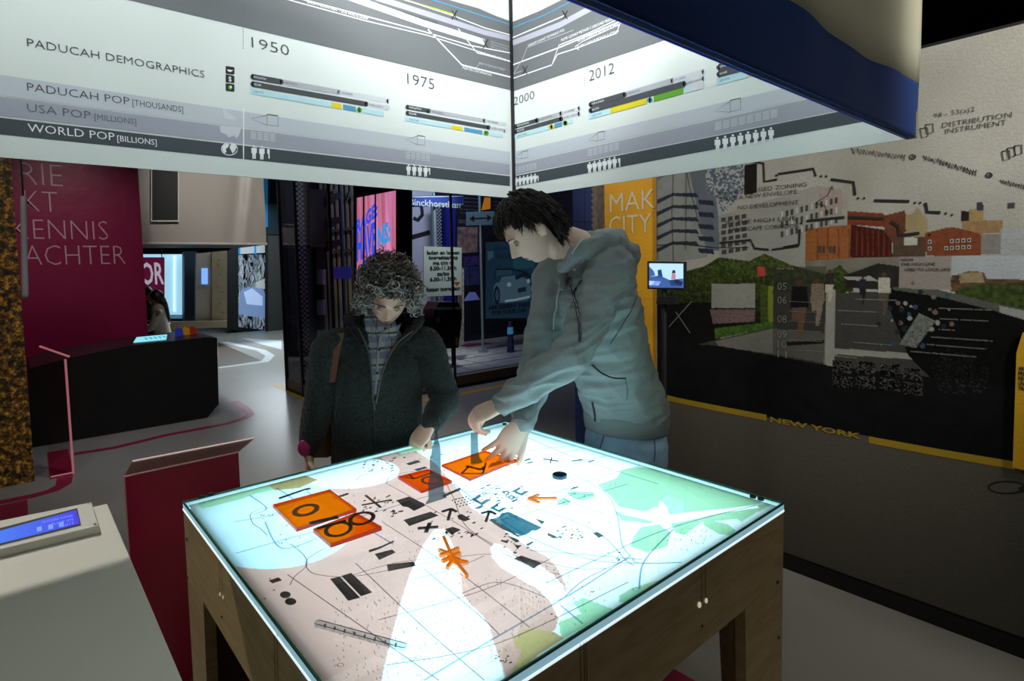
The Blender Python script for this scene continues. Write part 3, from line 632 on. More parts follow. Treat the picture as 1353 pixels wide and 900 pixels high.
def chart(Pn, f, x0, x1, dark1, grey1, full, dark2, segs, th=.021):
    """three stacked data bars; f(x,row) -> y"""
    bar(Pn, (x0+3, f(x0+3, 0)), (full, f(full, 0)), FAI, th, 1); bar(Pn, (x0+3, f(x0+3, 0)), (grey1, f(grey1, 0)), PGY, th, 2); bar(Pn, (x0+3, f(x0+3, 0)), (dark1, f(dark1, 0)), DRK, th, 3)
    bar(Pn, (x0+3, f(x0+3, 1)), (full, f(full, 1)), FAI, th, 1); bar(Pn, (x0+3, f(x0+3, 1)), (dark2, f(dark2, 1)), DRK, th, 3)
    for a, b, m in segs: bar(Pn, (a, f(a, 2)), (b, f(b, 2)), m, th, 3, cap=(b-a) < 6)
    for r_, s in ((0, 'POPULATION'), (1, 'INCOME'), (2, 'JOB TYPE')):
        Pn.text(s, (x0+5, f(x0+5, r_)+1.2), (x0+5+len(s)*1.6, f(x0+5+len(s)*1.6, r_)+1.2), (x0+5, f(x0+5, r_)-1.3), WHT if r_ < 2 else PBL, 0, 5)
    for x, r_, s in ((dark1+4, 0, 'HIGH SCHOOL'), (grey1+4, 0, 'NO DEGREE'), (dark2+4, 1, '$ PER CAPITA')):
        Pn.text(s, (x, f(x, r_)+1.2), (x+len(s)*1.5, f(x+len(s)*1.5, r_)+1.2), (x, f(x, r_)-1.3), GT, 0, 5)
chart(A, lambda x, r_: 101+r_*9.6+(x-330)*(.178-.002*r_), 330, 450, 372, 448, 513, 484, [(330, 437, PB), (438, 451, PY_), (453, 470, PBL), (473.5, 475.5, PG), (479, 507, PB)])
chart(A, lambda x, r_: 141+r_*8+(x-535)*.178, 535, 641, 566, 640, 667, 645, [(535, 595, PB), (596, 611, PY_), (613, 637, PBL), (641, 643, PG), (647, 664, PB)], .019)
def person_icon(Pn, x, y, h, m=WHT, half=False):
    w_ = h*.2; P_ = lambda a, b: (x+a*h, y+b*h)
    nm = 'printed_person_icon'
    if half: Pn.poly([P_(0, .2), P_(0, 1), P_(-.1, 1), P_(-.11, .6), P_(-.2, .58), P_(-.2, .2)], m, 3, nm); return
    Pn.ell(P_(0, .09), h*.085, h*.085, m, 3, 10, nm)
    Pn.poly([P_(-.2, .2), P_(.2, .2), P_(.2, .58), P_(.13, .58), P_(.12, 1), P_(.02, 1), P_(.0, .62), P_(-.02, 1), P_(-.12, 1), P_(-.13, .58), P_(-.2, .58)], m, 3, nm)
for k in range(2): person_icon(A, 335.5+k*10.2, 192+k*.9, 18)
person_icon(A, 356, 193.8, 16, half=True)
for k in range(4): person_icon(A, 539.5+k*7.5, 217+k*.7, 14.5)
person_icon(A, 568, 220, 11, half=True)
HL = mat('print_hairline', '7f868d', .75)
def house(Pn, x, y, w_, h, sk):
    Pn.line([(x+w_*.6, y-h*.35+sk*w_*.6), (x, y+h*.2), (x+w_*.6, y+h*.6+sk*w_*.6)], .0025, HL, 3, 'printed_icon')
    Pn.ring([(x+w_*.6, y-h*.45+sk*w_*.6), (x+w_, y-h*.45+sk*w_), (x+w_, y+h*.55+sk*w_), (x+w_*.6, y+h*.55+sk*w_*.6)], .0028, HL, 3, 'printed_icon')
def boxes(Pn, x, y, n, dx, h, sk):
    for k in range(n):
        for j in range(5): a = x+k*dx; b = y+sk*k*dx+j*h/5; Pn.line([(a, b), (a+dx*.85, b+sk*dx*.85)], .0035, FAI, 3, 'printed_icon')
house(A, 331, 154, 36, 14, .15); boxes(A, 331, 174, 4, 8.5, 11, .12); house(A, 536, 182, 25, 12, .15); boxes(A, 536, 201, 5, 6.6, 10, .12)
for k, (y, c) in enumerate(((93, WHT), (104.3, WHT), (115.7, PG))):
    A.poly([(298, y-5.2), (299, y-5.6), (308.5, y-4.2), (309.6, y-3), (309.6, y+5), (308.5, y+5.6), (299, y+4.6), (298, y+3.6)], BLK, 2, 'printed_icon')
    if k == 1: A.text('$', (301.8, y+3.2), (305.6, y+3.6), (301.8, y-3), WHT, .02, 4)
    elif k == 0: A.poly([(300, y-1), (308, y), (304, y+2.5), (301, y+1)], c, 3, 'printed_icon')
    else: A.ell((304, y), 2.8, 3, c, 3, 12, 'printed_icon'); A.ell((304.6, y-.4), 1.3, 1.4, WHT, 4, 10, 'printed_icon')
A.poly([(293, 142), (302, 149), (314, 158), (309, 160), (297, 157)], FAI, 3, 'printed_icon')
A.poly([(290, 167), (300, 166), (308, 169), (317, 168), (318, 172), (315, 180), (312, 183), (309, 179), (302, 182), (299, 178), (291, 175)], FAI, 3, 'printed_icon')
A.ring([(303+10.5*math.cos(t), 197+8.2*math.sin(t)) for t in np.linspace(0, 6.28, 26)[:-1]], .003, WHT, 3, 'printed_icon')
for pts in ([(294, 193), (299, 190), (303, 191), (301, 195), (298, 197), (299, 201), (296, 203), (293.5, 198)], [(305, 190), (310, 190), (312, 195), (310, 200), (307, 203), (305, 199), (303, 195)]): A.poly(pts, WHT, 4, 'printed_icon')
A.build(pl)
B = Print('X', BXX)
def rb(t0, s0, b0, s1, m): x1 = 1197; B.poly([(677.5, t0), (x1, t0+s0*(x1-677)), (x1, b0+s1*(x1-677)), (677.5, b0)], m, 1, 'printed_band')
rb(201, -.236, 216, -.221, B1); rb(217.4, -.221, 232, -.199, B2); rb(233.4, -.199, 247.4, -.187, B3)
B.poly([(677.5, 121), (898, 46.7), (1215, -60), (860, -62), (742, 0), (712, 15), (677.5, 29)], GR, 1, 'printed_band')
B.line([(677.5, 37), (720, 20), (759, 0), (860, -50)], .006, PBL, 3); B.line([(677.5, 57), (740, 33), (793, 4.5), (900, -45)], .028, LAV, 2)
B.line([(677.5, 50), (746, 21)], .006, WHT, 3); B.line([(677.5, 86), (742, 62), (837, 21), (1000, -45)], .006, WHT, 3)
B.line([(677.5, 104), (729.5, 86), (739, 60), (778, 44), (820, 24), (827, 2), (850, -30)], .005, WHT, 3); B.line([(729.5, 86), (737, 72), (765, 63)], .005, WHT, 3)
B.line([(765, 63), (815, 44), (824, 20)], .004, WHT, 3); B.line([(765, 66), (760, 62), (770, 55), (818, 33)], .003, WHT, 3); B.line([(697, 63), (690, 80), (678, 99)], .004, PGY, 3); B.line([(697, 63), (758, 40)], .003, PGY, 3); B.line([(678, 98), (690, 94)], .003, PGY, 3)
for c in ((747, 20), (694, 93)):
    for s in (-1, 1): B.line([(c[0]-3.2, c[1]-5.5*s), (c[0]+3.2, c[1]+5.5*s)], .005, BLK, 4)
B.text('URANIUM CLEANUP TECHNIQUE (TCE)', (698, 62), (746, 42), (698, 59), WHT); B.text('PLUME CLEANUP METHOD C (GROUND WATER)', (742, 55), (812, 26), (742, 51.5), WHT)
B.text('PLUME CLEANUP METHOD B (PRB)', (764, 56), (818, 34), (764, 53), WHT); B.text('PLUME CLEANUP METHOD A (STEAM)', (763, 64), (818, 41), (763, 61), WHT)
B.text('2000', (679.5, 139.5), (706.5, 132.5), (679.5, 128.6), DRK, -.012); B.text('2012', (779, 107.5), (812, 97.5), (779, 93.5), DRK, -.012)
for i in range(16): B.line([(773, 67+i*3), (773, 68.5+i*3)], .0022, GT, 3, 'dotted_line')
chart(B, lambda x, r_: 168+r_*6.8-(x-679)*(.285-.004*r_), 678.5, 743, 710, 742, 766, 742, [(679, 726, PB), (728, 730, PY_), (733, 743, PBL), (746.5, 748, PG), (751, 757, PB)], .02)
chart(B, lambda x, r_: 139+r_*7.8-(x-778)*(.288-.006*r_), 777.5, 890, 826, 889, 930, 905, [(778, 807, PB), (807, 855, PY_), (858, 860, PBL), (864, 903, PG), (905, 912, PB), (912, 930, FAI)], .024)
chart(B, lambda x, r_: 90+r_*9.2-(x-947)*.265, 946.5, 1010, 995, 1010, 1020, 1010, [(947, 989, PB), (990, 1010, PY_)], .026)
for k in range(6): person_icon(B, 682.5+k*5, 233.8-k*.85, 12)
person_icon(B, 712, 230.5, 9, half=True)
for k in range(6): person_icon(B, 779.5+k*6.6, 214-k*1.35, 15)
person_icon(B, 820, 206.5, 14, half=True)
for k in range(8): person_icon(B, 948.5+k*10.1, 181-k*1.85, 19)
house(B, 678, 207, 20, 9, -.2); boxes(B, 680, 222, 6, 5, 9, -.22); house(B, 777, 183, 22, 11, -.22); boxes(B, 777, 198, 6, 7, 10, -.22); house(B, 945, 144, 34, 15, -.22); boxes(B, 945, 163, 8, 10.5, 11, -.22)
B.build(prr)
# ================================================================ light table
TX0, TX1, TY0, TY1, TZ = .358, 1.6476, .7211, 1.9593, .9
table = thing('light_table', 'square plywood exhibit table with glowing illuminated map top', 'table', ((TX0+TX1)/2, (TY0+TY1)/2, 0))
PLY = bpy.data.materials.new('plywood'); PLY.use_nodes = True; nt = PLY.node_tree; bs = nt.nodes['Principled BSDF']; bs.inputs['Roughness'].default_value = .55
tc = nt.nodes.new('ShaderNodeTexCoord'); mp = nt.nodes.new('ShaderNodeMapping'); mp.inputs['Scale'].default_value = (1.2, 1.2, 7); nt.links.new(tc.outputs['Object'], mp.inputs[0])
wv = nt.nodes.new('ShaderNodeTexNoise'); wv.inputs['Scale'].default_value = 3; wv.inputs['Detail'].default_value = 6; wv.inputs['Distortion'].default_value = 2.5; nt.links.new(mp.outputs[0], wv.inputs[0])
wr = nt.nodes.new('ShaderNodeValToRGB'); nt.links.new(wv.outputs[0], wr.inputs[0]); wr.color_ramp.elements[0].position = .3; wr.color_ramp.elements[1].position = .7
wr.color_ramp.elements[0].color = (*lin('a98f63'), 1); wr.color_ramp.elements[1].color = (*lin('bfa97e'), 1); nt.links.new(wr.outputs[0], bs.inputs['Base Color'])
PLE = mat('plywood_edge', '8a6a38', .6, var=.25, vscale=60, stretch=(1, 1, .02)); PLI = mat('plywood_inner', '5a3722', .7)
ZT = .872   # top of the plywood sides
def side(ax, val, inward, a0, a1, cut):
    """one plywood side sheet with its cut-out; cut = outline in (along, z)"""
    th = .03*inward
    pts = [(a0, 0), cut[0], *cut[1:-1], cut[-1], (a1, 0), (a1, ZT), (a0, ZT)]
    P_ = [(val, p[0], p[1]) if ax == 'X' else (p[0], val, p[1]) for p in pts]
    off = (th, 0, 0) if ax == 'X' else (0, th, 0)
    return MB().prism(P_, off).build('side_panel', PLY, table)
ca = at(268.6, 795, 'X', TX0); cb = at(985, 805, 'Y', TY0)
# cut-outs leave tapered legs at each corner
zr1 = ca.z; zr2 = cb.z
la = TY1-ca.y; lb = TX1-cb.x
lb2 = lb+.03
cutX = [(TY0+la*.8, 0), (TY0+la, zr1-.0), (TY1-la, zr1), (TY1-la*.8, 0)]
cutY = [(TX0+lb*.8, 0), (TX0+lb, zr2), (TX1-lb, zr2), (TX1-lb*.9, 0)]
side('X', TX0, 1, TY0, TY1, cutX); side('X', TX1, -1, TY0, TY1, cutX)
side('Y', TY0, 1, TX0+.03, TX1-.03, [(max(c[0], TX0+.04), c[1]) for c in cutY]); side('Y', TY1, -1, TX0+.03, TX1-.03, cutY)
MB().box((TX0+.03, TY0+.03, zr2+.03), (TX1-.03, TY1-.03, zr2+.06)).build('inner_tray', PLI, table)
for cx_, sx in ((TX0+.031, 1), (TX1-.031, -1)):
    for cy_, sy in ((TY0+.031, 1), (TY1-.031, -1)):
        MB().box((min(cx_, cx_+sx*lb*.7), min(cy_, cy_+sy*.03), 0), (max(cx_, cx_+sx*lb*.7), max(cy_, cy_+sy*.03), zr2)).build('leg_brace', PLI, table)
        MB().box((min(cx_+sx*lb*.7, cx_+sx*(lb*.7+.012)), min(cy_, cy_+sy*.032), 0), (max(cx_+sx*lb*.7, cx_+sx*(lb*.7+.012)), max(cy_, cy_+sy*.032), zr2)).build('edge_strip', PLE, table)
# routed slots, their pale clips and screw holes
GV = mat('groove', '6b5220', .7); CL = mat('clip_pale', 'd8d4a8', .5, emit='d8d4a8', estr=.25)
gl = Print('X', TX0)
for a, b in (((290, 738), (291, 786)), ((293, 742), (294.5, 790)), ((363, 838), (364, 905)), ((367, 838), (368, 905))): gl.line([a, b], .003, GV, 1, 'slot')
for c, rx, ry in (((291.5, 785), 1.2, 3), ((295.5, 789), 1.2, 3)): gl.ell(c, rx, ry, CL, 2, 12, 'clip')
for c in ((247.5, 712), (248.5, 763), (294, 815), (254, 897)): gl.ell(c, 1.3, 2, BLACK, 2, 10, 'screw_hole')
gl.build(table)
gr = Print('Y', TY0)
for a, b in (((926.5, 748), (927, 795)), ((931.5, 745), (932, 790)), ((766, 850), (767, 905)), ((771, 848), (772, 905)), ((774, 846), (775, 905))): gr.line([a, b], .002, mat('groove_dark', '3a2c14', .7), 1, 'slot')
CL2 = mat('clip_white', 'e4e4c8', .5, emit='e4e4c8', estr=.5)
gr.ell((923.5, 799), 2.4, 4.2, CL2, 2, 14, 'clip'); gr.ell((932.5, 793.5), 1.8, 3.6, CL2, 2, 14, 'clip')
for c in ((927, 827), (1027, 769), (1028.5, 842)): gr.ell(c, 1.3, 2.4, BLACK, 2, 10, 'screw_hole')
gr.build(table)
# ---- printed, lit map sheet
ZM = .8875
def tcol(PX, PY, P):
    C = np.ones((len(PX), 3))*np.array([.42, .54, .58]); n = vnoise(P[:, 0]*30, P[:, 1]*30, 4); x, y = P[:, 0], P[:, 1]
    def fill(pts, col, f=1):
        m = inpoly(PX, PY, pts); C[m] = C[m]*(1-f)+np.array(col)*f; return m
    PK = np.array([.265, .180, .160])
    # soft blue wash, most of it
    cy = np.clip(1-np.hypot((PX-790)/210, (PY-650)/120), 0, 1); C = C*(.85+.45*cy)[:, None]
    pink = [(330, 640), (402, 614), (470, 596), (540, 590), (575, 612), (607, 648), (622, 671), (647, 685), (672, 705), (700, 724), (722, 735), (738, 752), (748, 775), (742, 800), (735, 830), (718, 845), (700, 870), (690, 890), (660, 915), (430, 960), (380, 880), (300, 745)]
    fill(pink, PK)
    fill([(350, 780), (420, 745), (520, 720), (590, 705), (560, 760), (480, 800), (400, 840)], PK*.93, .6)
    # blue disc on the left, pale patch top centre
    m = (np.hypot((PX-352)/118, (PY-690)/62) < 1); C[m] = [.27, .40, .46]
    fill([(245, 655), (330, 640), (360, 640), (340, 665), (372, 690), (400, 735), (300, 745), (260, 700)], [.26, .40, .46])
    m = (np.hypot((PX-462+(PY-630)*.6)/62, (PY-626)/20) < 1); C[m] = [.36, .47, .52]
    # bright plume shapes
    fl_ = fill([(574, 700), (586, 699), (596, 716), (606, 740), (609, 765), (611, 785), (622, 800), (636, 812), (646, 826), (652, 850), (664, 885), (672, 915), (500, 950), (506, 890), (518, 840), (530, 795), (543, 755), (558, 722)], [.40, .58, .65])
    fill([(653, 718), (648, 724), (650, 736), (662, 750), (684, 763), (709, 777), (728, 795), (738, 818), (748, 800), (745, 775), (728, 757), (712, 747), (690, 741), (676, 728), (664, 720)], [.52, .58, .60])
    fill([(640, 700), (672, 716), (695, 738), (712, 746), (690, 742), (664, 722)], PK*1.1, .8)
    G = [.155, .32, .215]
    for pts in ([(789, 641), (814, 632), (821, 622), (844, 617), (880, 621), (960, 640), (1018, 654), (1003, 666), (950, 674), (882, 686), (867, 670), (852, 676), (818, 670), (806, 655)],
                [(836, 711), (846, 697), (874, 692), (886, 704), (882, 722), (855, 730), (833, 722)], [(886, 692), (927, 684), (965, 674), (1030, 662), (985, 685), (927, 690), (905, 707), (893, 704)],
                [(929, 686), (960, 692), (972, 700), (968, 708), (950, 706), (930, 694)], [(757, 796), (772, 790), (812, 806), (784, 822), (742, 845), (738, 822), (768, 811)], [(818, 787), (836, 777), (871, 766), (829, 797), (818, 796)],
                [(748, 651), (761, 649), (784, 650), (786, 657), (770, 662), (756, 658)], [(736, 660), (748, 658), (755, 664), (748, 668), (737, 667)], [(812, 676), (848, 680), (872, 684), (860, 692), (822, 688)],
                [(259, 668), (272, 658), (323, 644), (354, 638), (381, 629), (403, 627), (381, 636), (363, 647), (339, 652), (317, 660), (268, 672)], [(520, 596), (552, 590), (560, 594), (530, 600)], [(965, 680), (1003, 672), (1000, 676), (980, 690)]):
        fill(pts, G)
    fill([(349, 636), (375, 630), (402, 628), (420, 634), (395, 645), (363, 648)], [.18, .155, .07])
    fill([(678, 843), (697, 830), (734, 836), (745, 843), (715, 862), (690, 885), (676, 890), (689, 862), (680, 852)], [.20, .18, .08])
    m = inpoly(PX, PY, [(872, 662), (880, 668), (884, 680), (1000, 668), (1003, 671), (890, 687), (880, 700), (868, 690), (820, 679), (868, 678)]); C[m] = [.50, .62, .66]
    C *= (.97+.06*n)[:, None]
    # fine weave
    C *= (.96+.04*((np.floor(x*260)+np.floor(y*260)) % 2))[:, None]
    return C
mapo = grid_sheet('map_sheet', 'Z', ZM, TX0+.012, TX1-.012, TY0+.012, TY1-.012, .003, tcol, attr_mat('map_backlit', 'backlit'), table)
T = Print('Z', ZM)
_tl = T.line
def tline(pts, w_, m, lv=2, name='map_road'):
    dense = catmull([(*p, 0) for p in pts], 8) if len(pts) > 2 and name == 'map_road' else [np.array((*pts[0], 0))*(1-t)+np.array((*pts[-1], 0))*t for t in np.linspace(0, 1, 9)]
    run = []
    for p in dense:
        v = T.P((p[0], p[1]))
        if TX0+.02 < v.x < TX1-.02 and TY0+.02 < v.y < TY1-.02: run.append((p[0], p[1]))
        else:
            if len(run) > 1: _tl(run, w_, m, lv, name)
            run = []
    if len(run) > 1: _tl(run, w_, m, lv, name)
T.line = tline
RD = film('map_road_blue', (.26, .42, .62)); RG = film('map_road_grey', (.28, .26, .29)); MD = film('map_building', (.04, .043, .043)); MT = film('map_building_teal', (.022, .10, .135)); MK = film('map_dot', (.03, .035, .04))
for pts in ([(455, 690), (500, 676), (600, 650), (700, 660)], [(690, 668), (760, 690), (800, 712), (826, 740), (838, 748)], [(725, 655), (790, 632), (860, 612), (880, 610)], [(600, 640), (690, 705), (780, 740), (860, 745)],
            [(760, 628), (800, 652), (815, 680), (822, 720), (833, 735)], [(833, 735), (780, 770), (730, 800), (640, 852), (560, 900)], [(660, 688), (720, 672), (830, 640)], [(836, 738), (850, 745), (950, 742)],
            [(690, 575), (760, 605), (870, 640)], [(700, 605), (830, 585)], [(640, 650), (720, 620), (820, 600), (850, 590)], [(610, 620), (700, 596), (760, 590)], [(620, 590), (700, 576)], [(735, 668), (650, 640), (590, 615)], [(720, 640), (760, 652), (745, 660), (800, 680)],
            [(1000, 668), (920, 688), (850, 712), (720, 772)], [(890, 700), (868, 722), (850, 745), (845, 770), (846, 790)], [(740, 800), (800, 850)], [(700, 728), (790, 735), (848, 740)], [(310, 690), (420, 672)], [(350, 690), (372, 725), (420, 712)], [(260, 690), (330, 780), (430, 905)],
            [(300, 735), (430, 700), (480, 700)], [(405, 650), (470, 690), (520, 720)], [(365, 645), (390, 665), (360, 680)], [(330, 655), (352, 672), (336, 680)], [(600, 660), (680, 650), (790, 655)]):
    T.line(pts, .0042, RD, 1, 'map_road')
for pts in ([(425, 660), (340, 675), (333, 690), (345, 700), (353, 708)], [(385, 720), (402, 735), (405, 748), (390, 762), (383, 774)], [(430, 725), (408, 738), (405, 750), (420, 760), (470, 762), (560, 745), (640, 733), (700, 740), (760, 752), (800, 752)],
            [(510, 640), (520, 628), (560, 622)], [(512, 640), (530, 650), (600, 690), (690, 745), (740, 760)], [(590, 640), (600, 660), (620, 700), (690, 740)], [(835, 737), (775, 765), (745, 790), (732, 795)], [(475, 600), (505, 608), (520, 618)], [(500, 625), (480, 628), (470, 635)],
            [(440, 770), (520, 745), (610, 735)], [(560, 752), (640, 820), (660, 840)], [(640, 735), (600, 752), (540, 768)], [(505, 690), (610, 760), (700, 830)], [(610, 785), (660, 770), (720, 790)], [(380, 760), (480, 830), (580, 900)], [(470, 745), (560, 830), (640, 900)], [(500, 820), (640, 780), (735, 735)], [(510, 880), (660, 850), (830, 770)]):
    T.line(pts, .0026, RG, 1, 'map_road')
def bld(pts, m=MD, lv=2): T.poly(pts, m, lv, 'map_building')
bld([(649, 687), (659, 684), (663, 679), (672, 677), (716, 698), (709, 702), (703, 702), (698, 706), (690, 709), (684, 707), (678, 704), (668, 697), (659, 693)], MT)
bld([(649, 686), (658, 692), (668, 697), (684, 708), (690, 709), (684, 711), (676, 706), (665, 701), (654, 694), (647, 689)], MD, 3)
for q in ([(524, 662), (540, 657), (560, 666), (562, 669), (547, 676), (539, 671), (532, 670)], [(533, 688), (569, 677), (580, 682), (541, 696)], [(495, 733), (518, 727), (523, 731), (501, 741)], [(511, 747), (547, 743), (549, 749), (513, 756)],
          [(436, 766), (449, 763), (476, 791), (460, 795)], [(451, 762), (464, 758), (492, 784), (477, 789)], [(679, 739), (689, 735), (716, 745), (706, 752)], [(604, 682), (610, 680), (622, 687), (614, 690), (606, 687)], [(588, 700), (598, 697), (607, 700), (606, 703), (596, 707)],
          [(583, 656), (601, 648), (608, 645), (609, 648), (586, 658)], [(355, 768), (368, 764), (373, 768), (360, 772)], [(616, 702), (626, 707), (628, 710), (617, 704)], [(670, 709), (683, 713), (687, 716), (682, 718)], [(707, 686), (720, 690), (716, 694)], [(724, 705), (736, 710), (732, 713), (723, 708)], [(695, 720), (704, 716), (705, 718), (697, 723)],
          [(783, 705), (790, 704), (798, 709), (791, 712)], [(679, 720), (688, 722), (684, 727)], [(662, 714), (672, 716), (670, 719), (662, 716)], [(440, 658), (460, 652), (461, 654), (441, 661)], [(487, 728), (505, 722), (520, 715), (521, 717), (500, 727), (488, 731)], [(368, 658), (404, 646), (405, 648), (369, 661)], [(404, 646), (410, 645), (411, 647), (405, 649)]):
    bld(q)
for c, rx, ry in (((377, 787), 7.2, 4.6), ((384, 796), 7.6, 4.8)): T.ell(c, rx, ry, MD, 2, 18, 'map_building')
# courtyard buildings (teal, ring shaped)
def ringb(c, w_, h, m=MT):
    x, y = c; o = [(x-w_, y), (x-w_*.1, y-h), (x+w_, y-h*.1), (x+w_*.1, y+h)]; i_ = [(x-w_*.45, y), (x-w_*.02, y-h*.5), (x+w_*.45, y-h*.05), (x, y+h*.45)]
    for k in range(4):
        if k == 1 and w_ > 8: continue
        j = (k+1) % 4; bld([o[k], o[j], i_[j], i_[k]], m)
for c, w_, h in (((636, 661), 14, 7.5), ((659, 672), 12, 6), ((688, 650), 12, 6), ((676, 658), 6, 3.5), ((640, 653), 4, 2), ((669, 652), 5, 3), ((603, 595), 0, 0)):
    if w_: ringb(c, w_, h)
for (x, y, w_, h) in ((546, 612, 10, 3.5), ((556), 620, 9, 3), (521, 606, 3, 1.4), (633, 671, 6, 3), (680, 662, 5, 2.5), (762, 609, 10, 1.6), (700, 612, 6, 1.5), (781, 610, 5, 1.6), (761, 645, 4, 2), (745, 697, 4, 1.5), (637, 646, 4, 1.5), (645, 642, 4, 1.4), (652, 602, 6, 2.4), (697, 608, 5, 2), (757, 646, 4, 2)):
    bld([(x-w_, y+h*.4), (x+w_*.6, y-h), (x+w_, y-h*.2), (x-w_*.5, y+h)], MT)
q = random.Random(5)
def specks(x0, y0, x1, y1, n, s, m, sk=-.25):
    for _ in range(n):
        x = q.uniform(x0, x1); y = q.uniform(y0, y1); a = q.uniform(.5, 1)*s
        T.poly([(x-a, y+a*.2), (x+a*.4, y-a*.5), (x+a, y), (x-a*.4, y+a*.6)], m, 2, 'map_mark')
for k in range(5):
    for j in range(4): x = 598+k*4.4+j*3.2; y = 662-k*1.2+j*2.6; T.poly([(x-1.3, y), (x+.4, y-1.2), (x+1.5, y), (x, y+1.1)], MK, 2, 'map_mark')
specks(480, 606, 520, 624, 26, 2.2, MK); specks(478, 655, 520, 676, 22, 2.6, MK); specks(512, 662, 535, 684, 9, 3, MK); specks(560, 676, 640, 720, 16, 3, MK); specks(585, 697, 625, 710, 14, 2.6, MK); specks(640, 642, 700, 668, 26, 2.6, MT); specks(735, 700, 770, 716, 26, 2.6, MT); specks(660, 705, 705, 735, 12, 3, MK)
specks(620, 655, 680, 680, 14, 2.6, MT); specks(345, 680, 382, 705, 12, 1.8, MK); specks(345, 765, 400, 800, 6, 2, MK); specks(520, 596, 640, 625, 24, 2, MK); specks(700, 645, 780, 700, 12, 1.8, MK); specks(655, 862, 675, 880, 10, 2.6, MK); specks(802, 730, 825, 742, 6, 2.4, MK); specks(775, 782, 785, 786, 3, 2, MK); specks(725, 812, 735, 816, 3, 2, MK); specks(362, 706, 400, 726, 8, 1.8, MK)
FG = film('map_fine_mark', (.25, .26, .30))
for (x0, y0, x1, y1, n) in ((440, 790, 560, 900, 130), (560, 760, 700, 880, 130), (540, 690, 600, 780, 40), (690, 745, 760, 800, 60), (700, 770, 800, 850, 40), (880, 700, 950, 730, 24), (300, 680, 340, 740, 20), (400, 640, 470, 690, 16)):
    for _ in range(n):
        x = q.uniform(x0, x1); y = q.uniform(y0, y1)
        if x > 421+(y-900)*-.0-1000*0 and y < 899.5-.634*(x-663)-12 and y < 659+1.362*(x-244)-14: T.line([(x, y-1.6), (x+.6, y+1.2)], .0012, FG, 2, 'map_mark')
for c in ((800, 705), (895, 714), (905, 708), (930, 702), (840, 780), (700, 700), (553, 870), (450, 880), (810, 640), (545, 872)):
    T.line = _tl; T.ring([(c[0]+4*math.cos(t), c[1]+2.3*math.sin(t)) for t in np.linspace(0, 6.28, 14)[:-1]], .0012, FG, 2, 'map_mark')
for ln in ([(506, 671), (512, 664), (518, 661)], [(540, 612), (600, 596)], [(316, 650), (403, 622)], [(570, 640), (624, 621)], [(613, 635), (700, 617)], [(515, 606), (640, 573)]): T.line(ln, .0014, RG, 1, 'map_mark')
T.build(mapo)
for o in mapo.children:
    if o.name.startswith('map_mark'): o['kind'] = 'stuff'
# cover sheet with greenish polished edge, rim under it, corner bolts
CG = clear('cover_glass', (.97, .99, .985), .05, .03)
MB().box((TX0, TY0, .8925), (TX1, TY1, TZ)).build('glass_cover', CG, table)
EDG = mat('glass_edge_green', '1f6a5c', .15, coat=.5); EDL = mat('edge_acrylic', 'a8dcec', .25, emit='a8dcec', estr=.45); EDW = mat('edge_bright', 'eaf8fb', .3, emit='eaf8fb', estr=.9)
def rim(z0, z1, out, m, name):
    a, b, c, d = TX0-out, TX1+out, TY0-out, TY1+out; i_ = .003
    MB().hollow([(a, c, z0), (b, c, z0), (b, d, z0), (a, d, z0)], [(a+i_+out, c+i_+out, z0), (b-i_-out, c+i_+out, z0), (b-i_-out, d-i_-out, z0), (a+i_+out, d-i_-out, z0)], (0, 0, z1-z0)).build(name, m, table)
rim(.894, .8995, .0006, EDG, 'glass_edge'); rim(.878, .894, .0004, EDL, 'acrylic_edge'); rim(ZT, .878, .0012, EDW, 'lit_edge')
for px, py in ((273, 655.5), (1000, 659)):
    c = at(px, py, 'Z', TZ)
    for k in (-1, 1):
        o_ = Vector((0, .012*k, 0)) if px > 600 else Vector((.013*k, 0, 0))
        MB().cyl(c+o_, c+o_+Vector((0, 0, .006)), .009, 16).build('bolt_cap', mat('bolt_dark', '23272a', .4, .6), table)
for cx_, cy_ in ((TX1-.05, TY1-.05), (TX0+.06, TY0+.06)):
    MB().cyl((cx_, cy_, TZ), (cx_, cy_, TZ+.006), .009, 16).build('bolt_cap', mat('bolt_dark', '23272a', .4, .6), table)
# ================================================================ acrylic pieces on the table
OR = acrylic('acrylic_orange', (1, .50, .03), (1, .22, .0), .4); ORE = mat('acrylic_orange_edge', 'c03008', .2, emit='c03008', estr=.25); ORC = mat('acrylic_orange_solid', 'f08410', .25, coat=.6, emit='f08410', estr=.35)
RING = mat('engraved_brown', '5c2e0c', .5); RGREY = mat('acrylic_grey', '4a4e52', .3)
def onT(p, z=0): return at(p[0], p[1], 'Z', TZ+z)
def plate(label, quad, th, group='orange acrylic plates on the map'):
    """quad = base corners in the photo"""
    P_ = [onT(p, .0008) for p in quad]; c = sum(P_, Vector())/4
    t = thing('acrylic_plate', label, 'plate', (c.x, c.y, TZ), group)
    MB().prism(P_, (0, 0, th)).build('slab', OR, t)
    ins = [c+(p-c)*1.002 for p in P_]; MB().hollow(ins, [c+(p-c)*.985 for p in P_], (0, 0, th*.95)).build('edge', ORE, t)
    return t
def ringon(t, c, rx, ry, z, w_=.007, m=RING, name='engraved_ring', rot=0):
    n = 28; o = []; i_ = []
    for a in np.linspace(0, 2*math.pi, n, endpoint=False):
        ca_, sa = math.cos(a), math.sin(a); dx = rx*ca_; dy = ry*sa
        x = c[0]+dx*math.cos(rot)-dy*math.sin(rot); y = c[1]+dx*math.sin(rot)+dy*math.cos(rot); o.append(onT((x, y), z))
    cc = sum(o, Vector())/n; i_ = [cc+(p-cc)*max(.1, 1-w_/max((p-cc).length, .001)) for p in o]
    MB().hollow(o, i_, (0, 0, .0015)).build(name, m, t)
